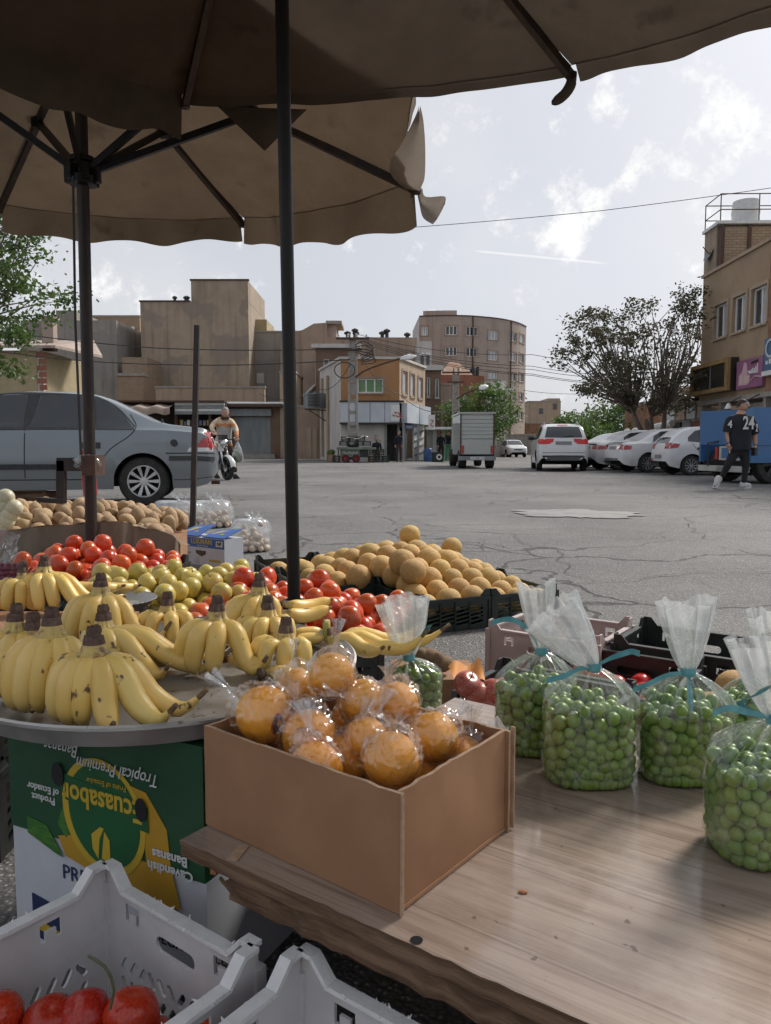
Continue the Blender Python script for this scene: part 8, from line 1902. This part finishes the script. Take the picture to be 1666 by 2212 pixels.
def supports():
 def bx(q, z0, z1, name, m_, label, cat='crate', gp=None):
  k = MB(); c = sum((V((p[0], p[1], 0)) for p in q), V((0, 0, 0))) / 4; k.ext([V((p[0] + (c.x - p[0]) * -.02, p[1] + (c.y - p[1]) * -.02, z0)) for p in q], (0, 0, z1 - z0)); rooted(k, name, m_, label, cat, gp)
 ups = V((0, 0, 1))
 for q, h, l in ((qa, .26, 'black crate under the big heap of tomatoes'), (qb, .22, 'black crate under the yellow apples'), (qc, .15, 'black crate under the tomatoes round the umbrella pole')):
  ex = (q[1] - q[0]); ey = (q[3] - q[0]); L = ex.length + .06; W = ey.length + .06; ex.normalize(); ey = V((-ex.y, ex.x, 0)); o = q[0] - ex * .05 - ey * .05
  crate('fruit_crate', l, o, ex, ey, L, W, -.12 if q is not qa else -.05, h + (.17 if q is not qa else .12), 'black_plastic', 'lattice', 'crates under the fruit heaps')
 bx(par((-1.0, 3.02, 0), (-.44, 2.86, 0), (-.86, 3.2, 0)), -.1, .17, 'crate_support', 'black_plastic', 'dark box under the far end of the apples', 'box')
 bx([(p.x, p.y) for p in qd], -.05, .2, 'tomato_box', 'black_plastic', 'dark box under the end row of tomatoes', 'box')
 bx([(p.x, p.y) for p in qp], 0.0, .31, 'potato_box', 'cardboard', 'large box under the potato heap', 'box')
 p = PZ(10, 1250, .3); k = MB(); k.b2((p.x - .2, p.y - .10, -.1), (p.x + .10, p.y + .1, p.z - .035)); rooted(k, 'plum_box', 'black_plastic', 'dark box under the purple plums at the left edge', 'box')
supports()
# burlap over the potato box front
def burlap():
 top = [(-60, 1150), (60, 1140), (150, 1133), (205, 1129), (240, 1126), (300, 1136), (355, 1152), (398, 1178)]
 ys = [3.62, 3.62, 3.63, 3.64, 3.64, 3.70, 3.74, 3.80]
 T_ = smoothpath([PY(u, v, y) for (u, v), y in zip(top, ys)], 40); m = MB()
 def f(a, b):
  p = T_[int(round(a * 40))]; q = p + V((.02 * sin(a * 23), -.05 * b + .018 * sin(a * 31 + b * 2) * b + .01 * sin(a * 60), -.28 * b)); q.z += .008 * noise.noise(V((a * 14, b * 3, 2))); return q
 m.grid(f, 40, 10); m.grid(lambda a, b: T_[int(round(a * 40))] + V((0, .12 * b, -.02 * b + .006 * sin(a * 40))), 40, 3)
 rooted(m, 'burlap_sheet', 'burlap', 'grey-brown sackcloth draped over the front of the potato box', 'cloth', smooth=True)
burlap()
def clear_sheet():
 m = MB(); m.grid(lambda a, b: PY(-40 + 85 * a - 20 * b * a, 1148 + 85 * b + 6 * sin(a * 9), 2.75 + .08 * noise.noise(V((a * 3, b * 3, 0)))) + V((0, .05 * noise.noise(V((a * 6, b * 6, 3))), .02 * noise.noise(V((a * 8, b * 5, 7))))), 24, 24)
 rooted(m, 'plastic_sheet', 'sack_film', 'crumpled clear plastic at the left edge beside the tomatoes', 'plastic', smooth=True)
clear_sheet()
# ------------------------------------------------------------------ blue carton and bagged potatoes on the road
def lukman():
 y0 = PZ(491, 1236, 0); BR = V((y0.x, y0.y, 0)); y0 = PZ(486, 1238, 0); BR = V((y0.x, y0.y, 0)); BL = PZ(384, 1224, 0); ex = BR - BL; L = ex.length; ex.normalize(); out = V((ex.y, -ex.x, 0)); hz = PY(500, 1166, BR.y).z
 f = Face([(BL.x, BL.y), (BR.x, BR.y)]); t = thing('blue_carton', 'white and blue printed fruit carton lettered LUKMAN on the road', 'carton', BL)
 q = MB(); fbox(q, f, 0, L, .001, hz, 0, .17); q.build('body', 'carton_white', t)
 q = MB(); fbox(q, f, .001, L - .001, hz * .70, hz * .985, -.0015, -.0002); q.build('band_print', 'print_blue', t)
 q = MB(); text_mb(q, 'LUKMAN', .052, frame_m(f.at(L * .53, hz * .87, -.002), ex, (0, 0, 1), out), .0005, bold=.0015); q.build('lettering', 'print_yellow', t)
 q = MB(); text_mb(q, 'PREMIUM GRADE', .014, frame_m(f.at(L * .55, hz * .745, -.002), ex, (0, 0, 1), out), .0004); q.build('lettering', 'print_white', t)
 for s in (.12, .90):
  q = MB(); P = [f.at(L * s - .035, hz * .76, -.002), f.at(L * s + .03, hz * .76, -.002), f.at(L * s + .035, hz * .93, -.002), f.at(L * s - .03, hz * .93, -.002)]; q.ext(P, out * .0005); w = q.build('badge_print', 'print_white', t)
  q = MB(); text_mb(q, 'NP', .034, frame_m(f.at(L * s, hz * .845, -.003), ex, (0, 0, 1), out), .0004, bold=.001); q.build('lettering', 'print_black', w)
 q = MB(); q.ext([f.at(L * .40, hz * .60, -.001), f.at(L * .62, hz * .60, -.001), f.at(L * .62, hz * .50, -.001), f.at(L * .53, hz * .42, -.001), f.at(L * .42, hz * .50, -.001)], out * .0005); q.build('hand_hole', 'rusty_metal', t)
 for k, (s, z, w, m_) in enumerate(((.80, .32, .11, 'print_yellow'), (.86, .14, .09, 'print_yellow'), (.15, .5, .14, 'shutter_grey'), (.5, .12, .2, 'shutter_grey'), (.5, .06, .16, 'shutter_grey'))):
  q = MB(); fbox(q, f, L * s - w / 2, L * s + w / 2, hz * z - .007, hz * z + .007, -.0015, -.0003); q.build('small_print', m_, t)
 for k, (a, b, d0, lift, m_) in enumerate(((.0, .46, .0, .05, 'print_blue'), (.54, 1.0, .0, .035, 'print_blue'))):
  q = MB(); A = f.at(L * a, hz + .004, .0); B = f.at(L * b, hz + .004, .0); C = f.at(L * b, hz + lift + .02, .17); D = f.at(L * a, hz + lift, .17); q.ext([A, B, C, D], (0, 0, .004)); fl = q.build('flap', m_, t)
  q = MB(); g = lambda x, y: A.lerp(B, x).lerp(D.lerp(C, x), y) + V((0, 0, .006)); q.ext([g(.15, .3), g(.7, .3), g(.6, .75), g(.25, .75)], (0, 0, .001)); q.build('flap_print', 'print_yellow', fl)
lukman()
def sack(label, u, vb, wpx, hpx, n, sd, r=.026, kind='bulb', gp='bagged potatoes'):
 B = PZ(u, vb, 0); w = wpx * B.y / F / 2; h = hpx * B.y / F; d = w * .8; rg = np.random.RandomState(sd); rr = rg.uniform(r * .85, r * 1.15, n)
 p = np.stack([B.x + rg.uniform(-w, w, n) * .6, B.y + d + rg.uniform(-d, d, n) * .6, rg.uniform(.05, .7, n)], 1)
 def clamp(p):
  x = (p[:, 0] - B.x) / (w * .82); y = (p[:, 1] - B.y - d) / (d * .82); L = np.maximum(1, np.sqrt(x * x + y * y)); p[:, 0] = B.x + x / L * w * .82; p[:, 1] = B.y + d + y / L * d * .82; return p
 p = settle(p, rr, lambda x, y: 0 * x + .004, clamp, 110); 
 if sd == 3: heap(kind, 'potato', p, rr, 'small pale potato in the lone clear bag on the road', 'potato', 'potatoes in the lone bag')
 else:
  q_ = MB()
  for a_, b_ in zip(p, rr): q_.mesh(ME['bulb'][0], Matrix.Translation(a_) @ Matrix.Scale(b_, 4))
  rooted(q_, 'bagged_potatoes', 'pale_bulb', 'pale potatoes filling the ' + label, 'potatoes', smooth=True)['kind'] = 'stuff'
 m = MB(); top = max(p[:, 2].max() + .03, h * .75)
 def f(a, b):
  an = 2 * pi * a; z = top * (1 - cos(pi * min(b * 1.12, 1))) / 2; k = (sin(pi * min(max(b * .9 + .08, 0), 1))) ** .45 if b < .99 else .1
  n_ = 1 + .12 * noise.noise(V((cos(an) * 2, sin(an) * 2, b * 4 + sd))) + .06 * noise.noise(V((cos(an) * 6, sin(an) * 6, b * 9)))
  return V((B.x + cos(an) * w * k * n_ * 1.02, B.y + d + sin(an) * d * k * n_ * 1.02, .002 + z * (1 + .1 * noise.noise(V((cos(an) * 3, sin(an) * 3, sd)))) ))
 m.grid(f, 48, 26, wrapu=True); 
 m.grid(lambda a, b: V((B.x + .2 * w + (a - .5) * w * (.3 + .7 * b), B.y + d + .03 * sin(a * 14), top * .95 + h * .25 * b + .02 * sin(a * 19))), 18, 6)
 rooted(m, 'plastic_sack', 'sack_film', label, 'plastic sack', 'bags of potatoes on the road', smooth=True)
sack('clear plastic bag of potatoes alone on the road behind the carton', 536, 1195, 88, 68, 62, 3)
sack('large clear bag of potatoes left of the steel post foot', 374, 1140, 112, 72, 70, 4, .032)
sack('large clear bag of potatoes right of the steel post foot', 450, 1142, 92, 76, 60, 5, .032)
sack('flat clear bag beside the sedan wheel behind the potatoes', 295, 1150, 80, 50, 36, 6, .032)
def flat_crate():
 q = MB(); a = PZ(30, 1095, 0); t = thing('wooden_pallet', 'low dark wooden crate on the road under the sedan sill', 'pallet', a)
 for k in range(3): q = MB(); q.beam(a + V((-1.6, .0, .06 + k * .09)), a + V((.45, .0, .06 + k * .09)), .02, .06); q.build('slat', 'raw_wood', t)
 for k in range(6): q = MB(); q.b2((a.x - 1.5 + k * .38, a.y + .012, .01), (a.x - 1.45 + k * .38, a.y + .05, .27)); q.build('post', 'raw_wood', t)
 q = MB(); q.b2((a.x - 1.6, a.y + .06, .02), (a.x + .45, a.y + .5, .2)); q.build('filling', 'rust_panel', t)
flat_crate()
# ------------------------------------------------------------------ tied bags of green plums
PLUMS = []
def plum_bag(key, label, u, vb, wpx, neck, flare, top_w, top_lean, dpt, n, sd, rib):
 """u, vb: middle of its foot; neck and flare given as pixels (u, v) at the bag's own depth"""
 B = PZ(u, vb, TZ); w = wpx * B.y / F / 2; C = V((B.x, B.y + dpt * .92, TZ)); yb = C.y
 NK = PY(neck[0], neck[1], yb); FL = PY(flare[0], flare[1], yb); hn = NK.z - TZ; hf = hn * .70
 def half(z):
  z = z / hn; k = 1.0
  if z < .10: k = .86 + .14 * (z / .10) ** .5
  if z > .62: k = max(.05, cos((z - .62) / .38 * pi / 2) ** .8)
  return k
 d = dpt; n = int(3.4 * w * d * hn * .97 * .64 / (4.19 * .0119 ** 3)); rg = np.random.RandomState(sd); r = rg.uniform(.0098, .0137, n)
 ph = np.array([half(z) for z in np.linspace(0, hn, 60)]); zs = np.linspace(0, hn, 60)
 def clamp(p):
  k = np.interp(p[:, 2] - TZ, zs, ph); x = (p[:, 0] - C.x) / np.maximum(w * k - r * .93, .005); y = (p[:, 1] - C.y) / np.maximum(d * k - r * .93, .005)
  L = np.maximum(1, (np.abs(x) ** 3 + np.abs(y) ** 3) ** (1 / 3)); p[:, 0] = C.x + (p[:, 0] - C.x) / L; p[:, 1] = C.y + (p[:, 1] - C.y) / L; return p
 p = np.stack([C.x + rg.uniform(-w, w, n) * .7, C.y + rg.uniform(-d, d, n) * .7, TZ + rg.uniform(.02, hn * .7, n)], 1)
 p = settle(p, r, lambda x, y: 0 * x + TZ + .002, clamp, 110, .18)
 for q, rr in zip(p, r): PLUMS.append((key, q, rr, (q[1] - C.y) / d))
 t = thing('plum_bag', label, 'plastic bag', (C.x, C.y, TZ), group='tied bags of green plums')
 # film: body up to the neck
 m = MB()
 def bodyf(a, b):
  an = 2 * pi * a; z = hn * (b if b < .12 else b); k = half(z); zz = z
  if b <= .001: k *= .80
  c_, s_ = cos(an), sin(an); L = (abs(c_) ** 3 + abs(s_) ** 3) ** (1 / 3)
  pl = max(0, (b - .55) / .45); pleat = 1 + .20 * pl * sin(an * 11 + sd) + .14 * pl * sin(an * 23 + 2 * sd) + .025 * noise.noise(V((c_ * 3, s_ * 3, z * 30 + sd))) * 1.5
  k2 = max(k * pleat, .055)
  sh = (NK - C) * max(0, (b - .6) / .4) ** 1.3; sh.z = 0
  return V((C.x + c_ / L * (w * 1.01) * k2 + sh.x, C.y + s_ / L * (d * 1.01) * k2 + sh.y, TZ + .0015 + zz + (.006 * abs(sin(an * 2)) if b < .02 else 0)))
 m.grid(bodyf, 110, 44, wrapu=True); P = [bodyf(i / 24, 0) for i in range(24)]; m.add(P, [tuple(range(24))]); m.build('film', 'bag_film', t, smooth=True)
 # gathered top
 m = MB(); ax_ = FL - NK; Lh = ax_.length; tw = top_w * yb / F / 2; vx = V((1, 0, 0)) - ax_.normalized() * ax_.normalized().x; vx.normalize(); vy = ax_.normalized().cross(vx)
 def topf(a, b):
  an = 2 * pi * a; s = b ** .75; rad = .009 + (tw - .009) * (s * (1.15 - .15 * b)); th_ = .008 + tw * .30 * s
  fold = 1 + .22 * sin(an * 7 + sd) * (1 - .3 * b) + .12 * sin(an * 13 + sd * 2)
  wob = .10 * tw * noise.noise(V((cos(an) * 2, sin(an) * 2, b * 3 + sd))) * b
  rim = .10 * Lh * b * (.6 * sin(an * 2 + sd) + .5 * noise.noise(V((cos(an) * 3, sin(an) * 3, sd))))
  return NK + ax_ * b + ax_.normalized() * rim + vx * (cos(an) * rad * fold + wob) + vy * (sin(an) * th_ * fold + wob)
 m.grid(topf, 96, 26, wrapu=True); m.build('gathered_top', 'bag_top', t, smooth=True)
 m = MB(); m.lathe([(.0125, -.008), (.0135, -.003), (.0135, .003), (.0125, .008)], 14, Matrix.Translation(NK)); tie = m.build('tie', 'ribbon', t, smooth=True)
 for k, pts in enumerate(rib):
  Pp = smoothpath([NK] + [PY(a, b, yb - .012 * (i + 1)) for i, (a, b) in enumerate(pts)], 14); m = MB(); wd = [.0016 + .0036 * min(1, i / 5) for i in range(15)]
  vs = []
  for i, q in enumerate(Pp): up = V((.1, 0, 1)) if abs((Pp[-1] - Pp[0]).normalized().z) < .8 else V((1, 0, .1)); vs += [q + up * wd[i], q - up * wd[i] + V((0, -.002 * sin(i), 0))]
  m.add(vs, [(2 * i, 2 * i + 1, 2 * i + 3, 2 * i + 2) for i in range(14)]); m.add([V(v) + V((0, .0008, 0)) for v in vs], [(2 * i, 2 * i + 2, 2 * i + 3, 2 * i + 1) for i in range(14)]); m.build('ribbon_end', 'ribbon', t, smooth=True)
plum_bag('middle', 'full bag of green plums with its top folded left, beside the carton', 1288, 1712, 206, (1283, 1440), (1190, 1318), 118, 0, .062, 165, 31, [[(1320, 1422), (1360, 1408), (1382, 1412)], [(1250, 1446), (1215, 1462), (1180, 1470)]])
plum_bag('upright', 'full bag of green plums with tall upright top, middle of the row', 1500, 1706, 204, (1487, 1450), (1484, 1298), 112, 0, .062, 165, 32, [[(1440, 1460), (1400, 1478), (1368, 1490)], [(1490, 1480), (1492, 1510), (1490, 1548)]])
plum_bag('back', 'bag of green plums half hidden behind the carton corner', 1165, 1640, 176, (1170, 1406), (1158, 1262), 72, 0, .062, 150, 33, [[(1140, 1360), (1105, 1338), (1062, 1345)]])
plum_bag('front', 'largest bag of green plums cut by the right picture edge', 1692, 1890, 246, (1676, 1552), (1640, 1378), 130, 0, .070, 185, 34, [[(1620, 1540), (1580, 1530), (1540, 1540)], [(1600, 1522), (1640, 1498), (1666, 1480)]])
plum_bag('far', 'bag of green plums mostly hidden behind the right-hand ones', 1655, 1640, 150, (1668, 1450), (1650, 1320), 70, 0, .055, 110, 35, [])
plum_bag('left', 'bag of green plums standing behind the wrapped oranges', 900, 1540, 118, (884, 1420), (872, 1292), 104, 0, .05, 90, 36, [[(905, 1385), (918, 1365), (930, 1350)]])
def place_plums():
 # the 300 that show largest are plums of their own, the rest one mass per bag
 def score(e): key, q, rr, f = e; return -f * 2 - q[1] * .6 + (0 if key in ('middle', 'upright', 'front') else -.9 if key == 'back' else -1.6) - (2.0 if XU(1680, q[1], q[2]) < q[0] else 0)
 S = sorted(PLUMS, key=score, reverse=True); top, rest = S[:300], S[300:]
 names = {'middle': 'in the bag with the top folded left', 'upright': 'in the bag with the tall upright top', 'back': 'in the bag behind the carton corner', 'front': 'in the large bag at the right edge', 'far': 'in the hidden bag at the right', 'left': 'in the bag behind the oranges'}
 for key, q, rr, f in top: inst(random.choice(ME['gplum']), 'green_plum', q, rrot(), rr, 'round green plum ' + names[key], 'plum', 'green plums ' + names[key])
 me = ME['gplum'][0]
 for key in names:
  m = MB()
  for k_, q, rr, f in rest:
   if k_ == key: m.mesh(me, Matrix.Translation(q) @ Matrix.Rotation(random.uniform(0, 6), 4, random.choice('XYZ')) @ Matrix.Scale(rr, 4))
  if m.v: o = rooted(m, 'green_plums', 'green_plum', 'mass of green plums deeper ' + names[key], 'plums', smooth=True); o['kind'] = 'stuff'
place_plums()
# ------------------------------------------------------------------ white crates at the bottom
WZ = .105
c1 = PZ(232, 1900, WZ); wx = V((.80, -.60, 0)).normalized(); wy = V((.60, .80, 0))
crate('tomato_crate', 'white plastic crate with frayed rim holding tomatoes at the bottom left', c1 - wy * .50, wx, wy, .36, .50, -.135, WZ + .135, 'white_plastic', 'veg', None, .005, ragged=True)
c2 = PZ(652, 2092, WZ); crate('tomato_crate', 'second white plastic crate with frayed rim at the bottom middle', c2 - wy * .50, wx, wy, .40, .50, -.135, WZ + .135, 'white_plastic', 'veg', None, .005, ragged=True)
for k, (u, v, dpx) in enumerate(((-10, 2195, 100), (110, 2210, 100), (232, 2235, 150), (180, 2200, 80), (285, 2190, 100), (50, 2260, 120), (140, 2290, 130), (330, 2260, 110), (440, 2240, 100))):
 t_ = .080 * F / max(dpx, 110); c = V((0, 0, H)) + ray(u, v) * min(t_, 1.10); c.z = min(c.z, .035)
 lab_ = ['at the left picture edge', 'dark one second from the left', 'large one in front', 'between the large one and the edge', 'dark one under the crate corner', 'low one at the left', 'low one in the middle', 'half hidden right of the large one', 'in the right corner of the crate'][k]
 inst(ME['tomato'][k % 3], 'tomato', c, (random.uniform(-.6, .6), random.uniform(-.6, .6), k), .040, 'ripe red tomato in the white crate, ' + lab_, 'tomato', 'tomatoes in the near white crate')
m = MB(); a = V((0, 0, H)) + ray(238, 2180) * 1.07; m.tube(smoothpath([a, a + V((.006, .0, .03)), a + V((-.004, .0, .06)), a + V((-.03, .005, .075))], 10), [.0022] * 11, 6)
mat('vine', (.10, .11, .06), .7, (.14, .14, .08)); rooted(m, 'tomato_stalk', 'vine', 'thin bent grey-green stalk rising from the tomatoes in the white crate', 'stalk')
# dark crates left of the cartons
f_ = PZ(-30, 1900, -.14) + V((-.02, .06, 0))
for k in range(2): crate('vegetable_crate', 'dark plastic crate at the left edge beside the banana carton, ' + ('lower' if k == 0 else 'upper') + ' of two', f_ + V((-.31, 0, 0)), V((1, 0, 0)), V((0, 1, 0)), .33, .40, -.13 + k * .23, .21, 'black_plastic', 'lattice', None)
